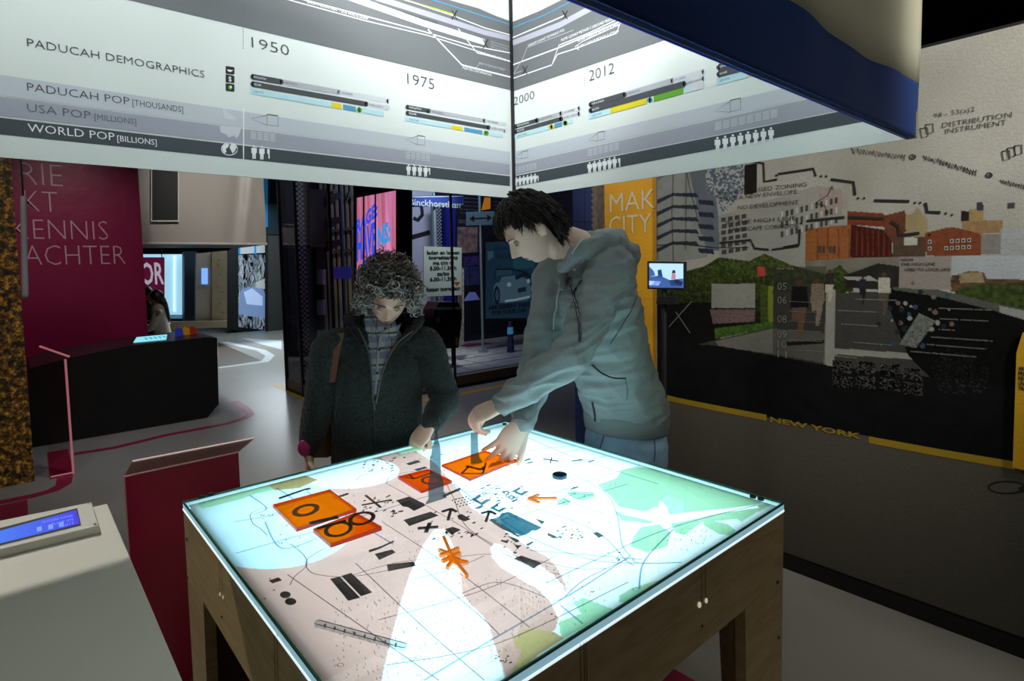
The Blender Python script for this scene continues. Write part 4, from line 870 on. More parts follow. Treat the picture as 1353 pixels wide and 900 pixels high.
def stroke(t, pts, z, w_, h=.004, m=RING, name='engraved_line'):
    Q = [onT(p, z) for p in pts]; mb = MB()
    for a, b in zip(Q, Q[1:]):
        d = (b-a); n = Vector((-d.y, d.x, 0)).normalized()*(w_/2); mb.prism([a-n, b-n, b+n, a+n], (0, 0, h))
    return mb.build(name, m, t)
t1 = plate('large orange acrylic plate with one engraved brown oval ring', [(360.5, 671), (436, 650.5), (471, 676.5), (392, 703)], .010)
ringon(t1, (404, 674.5), 18.5, 7.5, .0115, .014, rot=-.22)
t2 = plate('orange acrylic plate in front of the large one, grey rings lying over it', [(414, 704), (470, 682), (504.5, 701), (437, 724)], .011)
gg = thing('ring_piece', 'grey acrylic piece of two linked rings and a slotted bar across two orange plates', 'ring', (onT((455, 690)).x, onT((455, 690)).y, TZ+.012))
ringon(gg, (447, 700), 19.5, 9.5, .0135, .0105, mat('ring_smoke', '57504a', .3), 'ring', -.2); ringon(gg, (478, 685.5), 18.5, 8.5, .016, .0115, RING, 'ring', -.2)
stroke(gg, [(409, 692.5), (447, 684)], .0135, .016, .003, RGREY, 'bar'); stroke(gg, [(419, 699), (457, 689)], .0135, .009, .003, mat('bar_brown', '3b2218', .4), 'bar')
t3 = plate('small orange acrylic plate under the woman\'s tower piece', [(526, 633), (566, 623), (597, 638.5), (557, 652)], .009)
ringon(t3, (571, 635), 15, 5.5, .0105, .008, RGREY); stroke(t3, [(540, 627), (547, 633), (573, 624)], .0102, .006, .001); stroke(t3, [(547, 633), (536, 631)], .0102, .006, .001)
t4 = plate('large orange acrylic plate touched by the young man\'s fingers', [(583.5, 617), (640, 598), (683, 610), (621, 636)], .008)
stroke(t4, [(619, 617), (610, 626), (638, 626)], .0092, .007, .001); stroke(t4, [(616, 616), (636, 621), (640, 617)], .0092, .012, .001); stroke(t4, [(638, 626), (642, 612)], .0092, .006, .001)
for k in range(9): stroke(t4, [(646+k*3.2, 618-k*.9), (650+k*3, 612-k*.6)], .0092, .005, .001, mat('engraved_red', 'a8340a', .5))
kr = thing('orange_ring', 'thin orange acrylic ring at the tip of the touched plate', 'ring', (onT((676, 608)).x, onT((676, 608)).y, TZ))
ringon(kr, (674, 608), 11.5, 5.4, .010, .006, ORC, 'ring')
# orange arrow
def strokething(name, label, cat, segs, z, w_, h, m, group=None):
    c = onT(segs[0][0]); t = thing(name, label, cat, (c.x, c.y, TZ), group)
    for s in segs: stroke(t, s, z, w_, h, m, 'stroke')
    return t
strokething('acrylic_arrow', 'orange acrylic arrow pointing left beside the green map patches', 'arrow', [[(698, 660), (736, 659.5)], [(712, 655), (698, 660.5), (713, 665.5)]], .001, .008, .006, ORC)
strokething('acrylic_arrow', 'grey acrylic arrow pointing up left of the big teal building', 'arrow', [[(592, 688), (596, 674)], [(584, 677), (596, 673), (603, 677)]], .001, .008, .003, RGREY, 'grey acrylic marks on the map')
strokething('acrylic_arrow', 'grey acrylic arrow touching the corner of the big teal building', 'arrow', [[(642, 690), (647, 676)], [(636, 679), (647, 676), (655, 680)]], .001, .007, .003, RGREY, 'grey acrylic marks on the map')
strokething('acrylic_cross', 'grey acrylic cross beside the tip of the white plume', 'cross', [[(552, 699), (579, 697)], [(563, 704), (568, 692)]], .001, .011, .003, RGREY, 'grey acrylic marks on the map')
strokething('acrylic_cross', 'thin grey cross lying behind the black disc', 'cross', [[(718, 607), (738, 610)], [(727, 612.5), (729, 605)]], .001, .004, .003, RGREY, 'grey acrylic marks on the map')
strokething('acrylic_cross', 'dark cross beside the small buildings left of centre', 'cross', [[(478, 668), (517, 661)], [(483, 655), (503, 671)]], .001, .007, .002, mat('cross_brown', '55453f', .5), 'grey acrylic marks on the map')
sb = thing('acrylic_starburst', 'pile of orange acrylic sticks crossed like a starburst on the white plume', 'sticks', (onT((600, 742)).x, onT((600, 742)).y, TZ))
for i, (a, b) in enumerate((((586, 712), (594, 731)), ((580, 729), (600, 737)), ((581, 737), (606, 727)), ((584, 744), (608, 733)), ((591, 753), (603, 735)), ((598, 740), (617, 764)), ((598, 742), (618, 746)), ((592, 738), (608, 743)))):
    stroke(sb, [a, b], .001+.002*(i % 4), .0085, .008, ORC, 'stick')
dk = thing('round_disc', 'dark round acrylic puck near the back of the map', 'disc', (onT((740, 630)).x, onT((740, 630)).y, TZ))
c = onT((739.5, 631)); MB().cyl(c+Vector((0, 0, .001)), c+Vector((0, 0, .010)), .0245, 32).build('rim', mat('disc_teal', '2f5e78', .3), dk); MB().cyl(c+Vector((0, 0, .010)), c+Vector((0, 0, .012)), .0235, 32).build('face', mat('disc_dark', '1c2f3e', .3), dk)
rl = thing('clear_ruler', 'long clear acrylic bar with rounded ends near the front of the table', 'ruler', (onT((478, 843)).x, onT((478, 843)).y, TZ))
a, b = onT((417, 826)), onT((537, 859)); d = (b-a).normalized(); n = Vector((-d.y, d.x, 0))*.007; e = d*.004
a.z += .001; b.z += .001
MB().prism([a-n+e, b-n-e, b-n*.4, b+n*.4, b+n-e, a+n+e, a+n*.4, a-n*.4], (0, 0, .006)).build('bar', clear('clear_bar', (.80, .83, .84), .03), rl)
ol = [a-n+e, b-n-e, b-n*.4, b+n*.4, b+n-e, a+n+e, a+n*.4, a-n*.4]; cc = (a+b)/2
MB().hollow([p+Vector((0, 0, .0062)) for p in ol], [p+((-n if (p-cc).dot(n) > 0 else n)*.22)+Vector((0, 0, .0062)) for p in ol], (0, 0, .0006)).build('outline', mat('bar_edge', '5a6062', .3), rl)
for k in range(1, 9): p = a.lerp(b, k/9); MB().prism([p-n*.35, p-n*.35+d*.001, p+n*.35+d*.001, p+n*.35], (0, 0, .0065)).build('tick', mat('bar_edge', '5a6062', .3), rl)
# standing skyline pieces held by the visitors
SM = acrylic('acrylic_smoke', (.50, .60, .64), (.25, .38, .45), .2)
def standing(label, base, outline, thick=.004):
    """outline px points on the vertical plane (camera-facing grid plane) through the base point"""
    b0 = onT(base); dep = (b0-CAMP).dot(FW); P_ = [W(x, y, dep) for x, y in outline]
    P_ = [Vector((p.x, p.y, max(p.z, TZ+.001))) for p in P_]
    t = thing('skyline_piece', label, 'acrylic piece', (b0.x, b0.y, TZ), 'smoky acrylic skyline pieces')
    MB().prism(P_, DEP*thick).build('silhouette', SM, t); return t
standing('tall smoky acrylic tower silhouette held by the woman', (575, 667), [(562, 670), (563, 664), (566, 660), (566, 640), (568, 625), (568, 605), (570, 600), (571, 590), (573, 588), (575, 570), (578, 570), (579, 584), (581, 588), (582, 598), (582.5, 630), (586, 640), (586, 650), (589, 653), (590, 658)])
standing('narrow smoky acrylic tower piece held by the young man', (628, 616), [(622, 616), (622, 573), (631, 572), (632, 596), (633, 604), (638, 611)])
# ================================================================ left foreground: white desk with display
DZ = .95
DW = mat('desk_white', 'cfccc0', .5, bump=.03, bscale=200)
desk = thing('white_desk', 'white laminate desk at the lower left carrying a blue display', 'desk', (-.4, 1.1, 0))
dc = at(141.6, 665.4, 'Z', DZ)
MB().box((-1.1, .25, DZ-.03), (dc.x, dc.y, DZ)).build('desk_top', DW, desk, bevel=.002)
MB().box((-1.05, .3, 0), (dc.x-.02, dc.y-.02, DZ-.03)).build('cabinet', DW, desk)
lcd = thing('display_module', 'flat white display module with a blue screen on the white desk', 'display', (at(60, 700, 'Z', DZ).x, at(60, 700, 'Z', DZ).y, DZ))
HZ = .022
f0, f1, f2, f3 = [at(x, y, 'Z', DZ+HZ) for x, y in ((-60, 700), (121, 663.2), (130.5, 694), (-60, 739.5))]
mb = MB(); q4 = [f3, f2, f1, f0]; top = [Vector(p) for p in q4]; mb.prism([p-Vector((0, 0, HZ)) for p in top], (0, 0, HZ)); mb.build('bezel', mat('bezel_white', 'd4d2c8', .4), lcd, bevel=.003)
pr = Print('Z', DZ+HZ)
pr.poly([(-60, 714), (102, 672), (107.3, 694.5), (-60, 736)], BLACK, 1, 'screen_border')
SB = bpy.data.materials.new('screen_blue'); SB.use_nodes = True; nt = SB.node_tree; b = nt.nodes['Principled BSDF']
tc = nt.nodes.new('ShaderNodeTexCoord'); sx = nt.nodes.new('ShaderNodeSeparateXYZ'); nt.links.new(tc.outputs['Object'], sx.inputs[0])
mr = nt.nodes.new('ShaderNodeMapRange'); nt.links.new(sx.outputs['X'], mr.inputs[0]); mr.inputs[1].default_value = -.18; mr.inputs[2].default_value = .10
cr = nt.nodes.new('ShaderNodeValToRGB'); nt.links.new(mr.outputs[0], cr.inputs[0]); cr.color_ramp.elements[0].color = (*lin('1286f5'), 1); cr.color_ramp.elements[1].color = (*lin('2a1fd0'), 1)
nt.links.new(cr.outputs[0], b.inputs['Emission Color']); b.inputs['Emission Strength'].default_value = 1.1; b.inputs['Base Color'].default_value = (0, 0, 0, 1)
pr.poly([(-60, 719), (101, 674.5), (105.5, 693), (-60, 734)], SB, 2, 'screen')
SQ = em('screen_mark', '6a86f0', .8)
for x, y in ((52, 701), (67, 698), (81, 695)): pr.poly([(x-3.3, y-3), (x+3, y-4.4), (x+3.4, y+1.6), (x-3, y+3)], SQ, 3, 'screen_mark')
for s, a, b_ in (('NUCLEAR POWER', (56, 693), (97, 684)), ('PLANT SITE', (69, 696), (98, 689)), ('2012', (82, 698), (98, 693.5))): pr.text(s, a, b_, (a[0], a[1]-3), SQ, .0, 4)
pr.ell((125.5, 693.2), 2.2, 1.2, STEEL, 3, 12, 'screw'); pr.ell((117, 664.8), 2, .9, STEEL, 3, 12, 'screw')
pr.build(lcd)
# ---- magenta lectern behind the desk with clear angled lip
MGA = mat('acrylic_magenta', '98103f', .3, coat=.3)
LIPm = acrylic('lip_frosted', (.80, .66, .62), (.5, .42, .40), .5)
lec = thing('lectern', 'magenta lectern with frosted angled lip between the white desk and the table', 'lectern', (.47, 2.34, 0))
LY = 2.335
pa = at(164, 630, 'Y', LY); pb = at(315, 598, 'Y', LY); pa.z = pb.z = (pa.z+pb.z)/2
MB().box((pa.x, LY, 0), (pb.x, LY+.02, pa.z)).build('panel', MGA, lec)
dep1 = (at(164, 630, 'Y', LY)-CAMP).dot(FW)
ta_, tb_ = pa+Vector((.055, .16, .035)), pb+Vector((.055, .16, .035))
# find lip tips on a shared rising plane behind the panel
ta_ = at(175, 611, 'Y', LY+.10); tb_ = at(336, 580, 'Y', LY+.10)
MB().prism([pa, pb, tb_, ta_], (0, 0, .004)).build('lip', LIPm, lec)
MB().cyl(ta_+Vector((0, 0, .003)), tb_+Vector((0, 0, .003)), .004, 8).build('lip_edge', em('lip_edge_glow', 'd9c4bd', .45), lec)
MB().cyl(pa, pb, .003, 8).build('fold_edge', mat('fold_pink', 'c99a98', .4), lec)
MB().cyl(pa, (pa.x, LY, 0), .0025, 8).build('side_edge', mat('fold_pink', 'c99a98', .4), lec)
# ---- clear sheet lectern further back
cl2 = thing('lectern', 'clear acrylic sheet with a bent lip standing by the black console', 'lectern', (-.1, 5.9, 0))
e1 = at(97, 626, 'Z', 0.0); e0 = at(67, 633, 'Z', 0.0); YL = e1.y
t1_, t0_ = at(95, 474, 'Y', YL), at(64, 466, 'Y', YL)
t1_.x = e1.x; t0_.x = e0.x; zt = t1_.z; t0_.z = zt
CS = clear('clear_sheet', (.93, .86, .87), .12); PE = em('pink_edge', 'b46a74', .5)
MB().prism([Vector((e0.x, YL, 0)), Vector((e1.x, YL, 0)), Vector((e1.x, YL, zt)), Vector((e0.x, YL, zt))], (0, .006, 0)).build('panel', CS, cl2)
l1, l0 = at(92, 471.5, 'Y', YL+.02), at(52, 457.5, 'Y', YL+.02)
MB().cyl(l1, l0, .008, 8).build('lip_edge', PE, cl2); MB().cyl(Vector((e1.x, YL, 0)), Vector((e1.x, YL, zt)), .008, 8).build('side_edge', PE, cl2)
MB().cyl(Vector((e0.x, YL, .01)), Vector((e1.x, YL, .01)), .006, 8).build('foot_edge', PE, cl2)
# ---- black console with touch screen
KY = 6.86
K = lambda x, y: at(x, y, 'Y', KY)
con = thing('console', 'low black faceted exhibit console with a small touch screen on top', 'console', (1.0, 7.2, 0))
prof = [K(40, 583), K(274, 556), K(289, 534), K(287, 447), K(272, 446), K(168, 458), K(90, 474), K(39, 487)]
prof[0].z = .0; prof[1].z = 0.0; prof[1] = Vector((prof[1].x, KY, 0))
BK = mat('console_black', '030304', .45); BKT = mat('console_top', '14131f', .35)
body = MB().prism(prof, (0, .95, 0)).build('body', BK, con)
def ktop(x, y, z=.004):
    zt_ = prof[4].z; return at(x, y, 'Z', zt_+z)
zt_ = (prof[4].z+prof[5].z)/2
tq = [prof[3], prof[4], prof[5], prof[6], prof[7]]; V = []; F = []
for i, p in enumerate(tq): V += [p+Vector((0, 0, .003)), p+Vector((0, .95, .003))]; F += ([(2*i-2, 2*i-1, 2*i+1, 2*i)] if i else [])
obj('top_skin', V, F, BKT, con)
import itertools
def slope_pt(fx, fy):
    a, b_ = prof[4], prof[5]; return Vector((b_.x+(a.x-b_.x)*fx, KY+.95*fy, b_.z+(a.z-b_.z)*fx+.006))
MB().prism([slope_pt(.12, .25), slope_pt(.52, .18), slope_pt(.66, .72), slope_pt(.26, .78)], (0, 0, .004)).build('touch_screen', em('screen_aqua', '8fe0ee', .95), con)
for k in range(5): MB().prism([slope_pt(.30+k*.06, .35), slope_pt(.33+k*.06, .35), slope_pt(.35+k*.06, .6), slope_pt(.32+k*.06, .6)], (0, 0, .005)).build('screen_mark', em('screen_teal', '4fb6cc', .8), con)
for k, (px, c) in enumerate(((256, '2f3fc0'), (262, 'd08a10'), (267, 'a02a18'))):
    b0 = slope_pt(.82+.095*k-.05, .45); t = thing('coloured_block', ('blue', 'orange', 'red')[k]+' wedge-shaped block on the black console', 'block', b0, 'coloured blocks on the console')
    MB().prism([b0+Vector((-.045, 0, 0)), b0+Vector((.045, 0, 0)), b0+Vector((.03, 0, .07)), b0+Vector((-.01, 0, .09)), b0+Vector((-.03, 0, .07))], (0, .05, 0)).build('wedge', mat('block_'+c, c, .5, emit=c, estr=.15), t)
# ---- field photo panel, left edge
FY = 5.8
fp = thing('field_photo_panel', 'tall photo panel of a golden flower field at the left edge', 'panel', (-.3, FY, 0))
FM = bpy.data.materials.new('field_photo'); FM.use_nodes = True; nt = FM.node_tree; b = nt.nodes['Principled BSDF']; b.inputs['Roughness'].default_value = .6
tc = nt.nodes.new('ShaderNodeTexCoord'); n1 = nt.nodes.new('ShaderNodeTexNoise'); n1.inputs['Scale'].default_value = 22; n1.inputs['Detail'].default_value = 8; n1.inputs['Roughness'].default_value = .75; nt.links.new(tc.outputs['Object'], n1.inputs[0])
cr = nt.nodes.new('ShaderNodeValToRGB'); nt.links.new(n1.outputs[0], cr.inputs[0]); e = cr.color_ramp.elements; e[0].position = .44; e[0].color = (*lin('100b04'), 1); e[1].position = .64; e[1].color = (*lin('c08a2a'), 1)
x_ = cr.color_ramp.elements.new(.53); x_.color = (*lin('5a3d12'), 1); nt.links.new(cr.outputs[0], b.inputs['Base Color'])
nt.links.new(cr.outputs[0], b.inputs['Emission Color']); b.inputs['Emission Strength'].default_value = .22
px1 = at(35.5, 638, 'Z', 0); FY = px1.y; px1.x = at(30.5, 430, 'Y', FY).x
MB().box((px1.x-1.6, FY, 0), (px1.x, FY+.03, 2.62)).build('photo', FM, fp)
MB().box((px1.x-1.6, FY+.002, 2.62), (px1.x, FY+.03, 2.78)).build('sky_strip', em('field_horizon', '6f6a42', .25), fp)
for o in (fp,): o.location.y = FY
for c in fp.children: c.location.y = -FY
# grey rounded handle beside it
hp = [W(31, 262, 4.1), W(32, 330, 4.1), W(33, 391, 4.1)]
hd = thing('grey_rail', 'pale grey rounded plastic rail hanging beside the field photo panel', 'rail', (hp[0].x, hp[0].y, hp[2].z))
obj('bar', *tube(hp, [.019, .019, .021], n=12), mat('rail_grey', 'a9a9ac', .4), hd, smooth=True)
MB().cyl(W(31, 262, 4.1), W(31, 262, 4.1)+Vector((0, 0, 4.2-W(31, 262, 4.1).z)), .006).build('hanger', BLACK, hd)
# ---- magenta banner with Dutch words
MY = 9.16
mb_ = thing('magenta_banner', 'magenta vinyl banner lettered RIE, KT, KENNIS, ACHTER behind the black console', 'banner', (.7, MY, .2))
MGB = mat('vinyl_magenta', '980f4c', .38, var=.12, vscale=1.2, bump=.5, bscale=5)
xa, xb = at(20, 300, 'Y', MY).x, at(187, 300, 'Y', MY).x
MB().box((xa-.8, MY, .12), (xb, MY+.012, 3.6)).build('cloth', MGB, mb_)
MB().cyl((xa-.8, MY, 3.62), (xb, MY, 3.62), .02).build('hanging_rod', BLACK, mb_)
MB().box((xa-.8, MY-.004, .12), (xb, MY, .3)).build('bottom_band', mat('band_grey', 'a8a8ae', .5), mb_)
pr = Print('Y', MY); LT = mat('banner_letter', 'd9b6c4', .5)
for s, a, b_, t_ in (('RIE', (28, 244), (83, 245), 213.5), ('KT', (33, 279.5), (77, 280.5), 251), ('KENNIS', (18, 316), (143, 316.5), 288.5), ('ACHTER', (33, 351), (166, 350.5), 323.5)):
    pr.text(s, a, b_, (a[0], t_), LT, -.022)
pr.build(mb_)
# ---- hanging grey fabric box with dark window, beyond the banner
HY = 9.9
hx0, hx1 = at(186, 300, 'Y', HY).x-.6, at(351, 300, 'Y', HY).x; hz = at(260, 322, 'Y', HY).z
hb = thing('hanging_fabric_box', 'suspended grey fabric box with a black window hanging over the far aisle', 'banner', ((hx0+hx1)/2, HY, hz))
V = []; F = []; n = 60; rw = 24
for i in range(n+1):
    u_ = i/n; x = hx0+(hx1-hx0)*u_
    for j in range(rw+1):
        v_ = j/rw; z = hz+(3.9-hz)*v_; V.append((x, HY+.02*math.sin(x*5+v_*2)*(v_)+.035*math.exp(-((u_-.78-.12*v_)/.05)**2)-.02*math.exp(-((u_-.85-.12*v_)/.03)**2)+.01*math.sin(x*31+z*9)*max(0, u_-.6), z))
for i in range(n):
    for j in range(rw): a = i*(rw+1)+j; F.append((a, a+rw+1, a+rw+2, a+1))
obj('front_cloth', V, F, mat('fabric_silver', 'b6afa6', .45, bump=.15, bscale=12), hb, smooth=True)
MB().box((hx0, HY+.05, hz-.01), (hx1, HY+1.6, hz+.02)).build('black_underside', BLACK, hb)
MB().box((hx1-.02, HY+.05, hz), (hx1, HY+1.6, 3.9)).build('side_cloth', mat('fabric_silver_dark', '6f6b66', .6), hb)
for x in (hx0+.1, hx1-.1): MB().cyl((x, HY+.3, hz), (x, HY+.3, 4.2), .006).build('suspension_wire', BLACK, hb)
MB().cyl((hx0, HY-.03, hz), (hx1, HY-.03, hz), .018).build('hem_tube', mat('hem_pale', 'dcd8d0', .5), hb)
wq = [at(x, y, 'Y', HY-.06) for x, y in ((201, 291), (235, 291), (235, 222), (201, 222))]
MB().prism(wq, (0, .02, 0)).build('window_patch', BLACK, hb)
MB().hollow([at(x, y, 'Y', HY-.065) for x, y in ((199.5, 293), (236.5, 293), (236.5, 220), (199.5, 220))], [at(x, y, 'Y', HY-.065) for x, y in ((201, 291), (235, 291), (235, 222), (201, 222))], (0, .02, 0)).build('window_border', mat('hem_pale', 'dcd8d0', .5), hb)
# ---- far lit room: wood frame, lit wall, poster, columns
def slab(name, px, ax, val, th, m, parent=None, floorz=None, **k):
    P_ = [at(x, y, ax, val) for x, y in px]; off = (th, 0, 0) if ax == 'X' else (0, th, 0)
    return MB().prism(P_, off).build(name, m, parent, **k)
YR = 14.0
rm = thing('lit_partition', 'glowing pale blue translucent partition in the far room', 'partition', (4, YR, 0))
slab('glowing_panel', [(186, 420), (246, 420), (246, 336), (186, 336)], 'Y', YR, .05, em('panel_glow', '9fd0e6', .85), rm)
slab('light_tube', [(230, 412), (232, 412), (232, 338), (230, 338)], 'Y', YR-.05, .04, em('tube_glow', 'dff4ff', 1), rm)
slab('bottom_rail', [(216, 421), (246, 421), (246, 416), (216, 416)], 'Y', YR-.06, .06, em('rail_glow', '5d89a8', .5), rm)
cm = thing('dark_column', 'dark blue curtain column between the glowing partition and wooden wall', 'column', (4.6, 13.6, 0))
slab('curtain', [(243.5, 426), (260.5, 426), (260.5, 332), (243.5, 332)], 'Y', 13.7, .2, mat('column_blue', '14283e', .6), cm)
WD = mat('wall_plywood', '9c8b70', .6, var=.1, vscale=6)
ww = thing('wooden_wall', 'pale wooden wall unit with bench plinth and small lit window in the far room', 'wall unit', (5.2, 13, 0))
slab('wall_board', [(259, 424), (281, 424), (281, 333), (259, 335)], 'Y', 13.4, .1, mat('wall_board_pale', 'aca191', .6), ww)
slab('side_board', [(280, 433), (300, 433), (300, 331), (280, 333)], 'Y', 13.35, .1, WD, ww)
slab('plinth', [(196, 438), (300, 432), (300, 424), (226, 425), (196, 428)], 'Y', 13.2, .1, WD, ww)
slab('lit_window', [(266.5, 375.5), (274.5, 375.5), (274.5, 354.5), (266.5, 354.5)], 'Y', 13.36, .03, em('window_blue', '78a8f0', 1), ww)
for px, py in ((288, 350), (291, 362), (287, 378), (294, 385), (290, 400), (289, 343), (295, 412)): slab('peg_hole', [(px, py), (px+1, py), (px+1, py+1.4), (px, py+1.4)], 'Y', 13.33, .01, BLACK, ww)
pf = thing('magenta_poster', 'magenta cloth poster lettered OR hanging in the far room', 'poster', (3.4, 12.6, 1))
MGC = mat('poster_magenta', '8a1a52', .7, emit='8a1a52', estr=.25, bump=.4, bscale=8)
slab('cloth', [(180, 396), (217.5, 393), (217.5, 340), (180, 340)], 'Y', 12.6, .02, MGC, pf)
for x_w in (182, 214): p = at(x_w, 342, 'Y', 12.63); MB().cyl(p, (p.x, p.y, 4.2), .008).build('hanging_wire', BLACK, pf)
pr = Print('Y', 12.6); LP = em('poster_letter', 'c6c3cf', .55)
pr.text('FOR', (178, 376), (217, 375), (178, 348), LP, .02); pr.text('CAPITAL', (176, 392), (217, 390), (176, 380), mat('poster_letter_dim', 'b07a98', .7), .0); pr.build(pf)
# street photo on glossy black wrapped panel
SPY = at(330, 438, 'Z', 0).y-.05
sp = thing('street_photo_panel', 'black wrapped panel with a black and white street photograph and blue clips', 'panel', (6, SPY, 0))
slab('black_side', [(299.5, 434), (315, 437), (315, 322), (299.5, 333)], 'Y', SPY, .08, BLACK, sp)
slab('backing', [(313, 438), (351, 438), (351, 320), (313, 322)], 'Y', SPY+.02, .08, mat('wrap_black', '0c0d10', .2), sp)
pr = Print('Y', SPY+.02)
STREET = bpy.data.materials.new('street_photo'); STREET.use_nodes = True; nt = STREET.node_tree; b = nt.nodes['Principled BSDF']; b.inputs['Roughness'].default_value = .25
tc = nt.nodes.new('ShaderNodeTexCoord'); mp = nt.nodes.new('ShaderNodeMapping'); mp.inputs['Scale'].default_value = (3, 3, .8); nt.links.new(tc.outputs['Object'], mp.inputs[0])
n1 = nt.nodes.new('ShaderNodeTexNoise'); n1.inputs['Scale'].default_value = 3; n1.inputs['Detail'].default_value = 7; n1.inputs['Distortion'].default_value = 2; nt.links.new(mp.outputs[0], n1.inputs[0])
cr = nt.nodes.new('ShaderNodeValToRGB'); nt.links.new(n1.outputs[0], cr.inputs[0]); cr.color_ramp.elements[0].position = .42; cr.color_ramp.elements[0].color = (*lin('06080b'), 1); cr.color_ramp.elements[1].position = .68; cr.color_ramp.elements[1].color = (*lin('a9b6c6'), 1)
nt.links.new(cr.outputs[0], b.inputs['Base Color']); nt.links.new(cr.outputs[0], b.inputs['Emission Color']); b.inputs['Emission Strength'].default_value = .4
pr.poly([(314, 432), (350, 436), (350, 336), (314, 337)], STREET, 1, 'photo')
pr.poly([(318, 384), (327, 379), (344, 380), (350, 388), (350, 420), (330, 418), (314, 415)], em('street_pale', '6f86b0', .6), 2, 'photo_road')
pr.poly([(322, 386), (333, 381), (347, 392), (347, 404), (326, 402)], em('street_light', 'a9bfe6', .6), 3, 'photo_road')
pr.poly([(336, 374), (350, 368), (350, 382), (338, 380)], em('street_white', 'a9b0b4', .5), 3, 'photo_wall')
pr.poly([(340, 362), (343, 358), (345, 366), (342, 372)], em('street_green', '8fae98', .5), 3, 'photo_tree')
pr.poly([(314, 336), (350, 334), (350, 322), (314, 328)], em('strip_pale', 'aab4b8', .5), 2, 'top_strip')
BC = em('clip_blue', '1a86c8', .5)
for x in (315, 336): pr.poly([(x, 336), (x+2.5, 336), (x+2.5, 324), (x, 325)], BC, 3, 'clip')
for i in range(60):
    x = R.uniform(314, 350); y = R.choice([R.uniform(346, 380)]); pr.line([(x, y), (x+R.uniform(-3, 3), y-R.uniform(2, 9))], .012, em('street_white', 'a9b0b4', .5) if i % 3 else BLK, 4, 'photo_line')
pr.build(sp)
fl2 = Print('Z', 0); fl2.line([(303, 433), (352, 440)], .12, mat('floor_blue', '1a7fb8', .5), 2, 'floor_marking'); fl2.build(floor)
# grey-green panel left of the vitrine
gp = thing('wall_partition', 'tall grey panel with a teal upper part and blue edge left of the glass case', 'partition', (5, 10.4, 0)); GY = at(365, 437, 'Z', 0).y
slab('lower_panel', [(353, 438), (377, 436), (377, 308), (353, 306)], 'Y', GY, .05, mat('panel_warm_grey', '3f403d', .5), gp)
slab('upper_panel', [(353, 307), (377, 308), (377, 215), (353, 215)], 'Y', GY-.01, .05, mat('panel_teal', '16303a', .4), gp)
slab('blue_edge', [(348.5, 300), (354, 300), (354, 215), (348.5, 215)], 'Y', GY-.05, .05, mat('edge_blue', '1c6ea0', .5, emit='1c6ea0', estr=.3), gp)
slab('black_trim', [(351, 440), (354, 440), (354, 215), (351, 215)], 'Y', GY-.02, .03, BLACK, gp); slab('joint', [(353, 310), (377, 311), (377, 309), (353, 308)], 'Y', GY-.03, .01, BLACK, gp)
slab('thin_line', [(353, 256), (377, 257), (377, 256), (353, 255)], 'Y', GY-.03, .01, STEEL, gp)
# ================================================================ glass display case (diorama)
CX0, CY0 = 2.677, 6.114; CX1, CY1 = 8.2, 8.9; CH = 4.15
case = thing('glass_display_case', 'large dark glass case with black frame holding a street scene', 'display case', ((CX0+CX1)/2, (CY0+CY1)/2, 0))
PLB = mat('platform_wood', '6b5a45', .6); GRD = mat('street_ground', '7b7c76', .8, var=.2, vscale=14)
pl5 = lambda z: [(CX0, CY0, z), (CX1, CY0, z), (CX1, CY1, z), (3.2, CY1, z), (CX0, 7.65, z)]
MB().prism(pl5(.04), (0, 0, .115)).build('platform', PLB, case)
MB().prism(pl5(0), (0, 0, .04)).build('plinth', BLACK, case)
for i in range(14):
    for j in range(6):
        x = CX0+.1+i*.39; y = CY0+.12+j*.45
        if y+.45 > 7.65+(x-CX0)*2.3: continue
        MB().box((x, y, .155), (x+.375, y+.435, .165+.004*((i*3+j) % 3))).build('paving_slab', GRD, case)
FR = mat('case_frame', '060607', .4); CGL = clear('case_glass', (.90, .92, .95), .07, .02)
def post(x, y, w_=.03): MB().box((x-w_/2, y-w_/2, 0), (x+w_/2, y+w_/2, CH)).build('frame_post', FR, case)
for p in ((CX0, CY0), (CX0, 7.65), (CX0, 7.1), (CX1, CY0)): post(*p)
xq = at(597.5, 350, 'Y', CY0).x; post(xq, CY0, .025)
MB().box((CX0, CY0, .155), (CX1, CY0+.008, CH)).build('glass_pane', CGL, case)
MB().box((CX0, CY0, .155), (CX0+.008, 7.65, CH)).build('glass_pane', CGL, case)
MB().prism([(CX0, 7.65, .155), (3.2, CY1, .155), (3.22, CY1, .155), (CX0+.02, 7.64, .155)], (0, 0, CH-.155)).build('black_panel', FR, case)
MB().box((3.2, CY1, 0), (CX1, CY1+.05, CH)).build('back_wall', mat('case_back', '0d0e18', .8), case)
MB().box((CX1, CY0, 0), (CX1+.05, CY1, CH)).build('end_wall', mat('case_back', '0d0e18', .8), case)
lamp('AREA', 'case_lamp', (5.0, 7.0, 3.9), (5.2, 8.4, 1.2), 70, 1.2, (.62, .66, 1), .4)
lamp('SPOT', 'case_spot', (4.7, 6.5, 3.9), (4.7, 7.5, 1.0), 620, .1, (.92, 1, .97), spot=46, blend=1)
YB_ = CY1-.02
def item(name, label, cat, px, ax='Y', val=8.3):
    p = at(px[0], px[1], ax, val); return thing(name, label, cat, (p.x, p.y, .17))
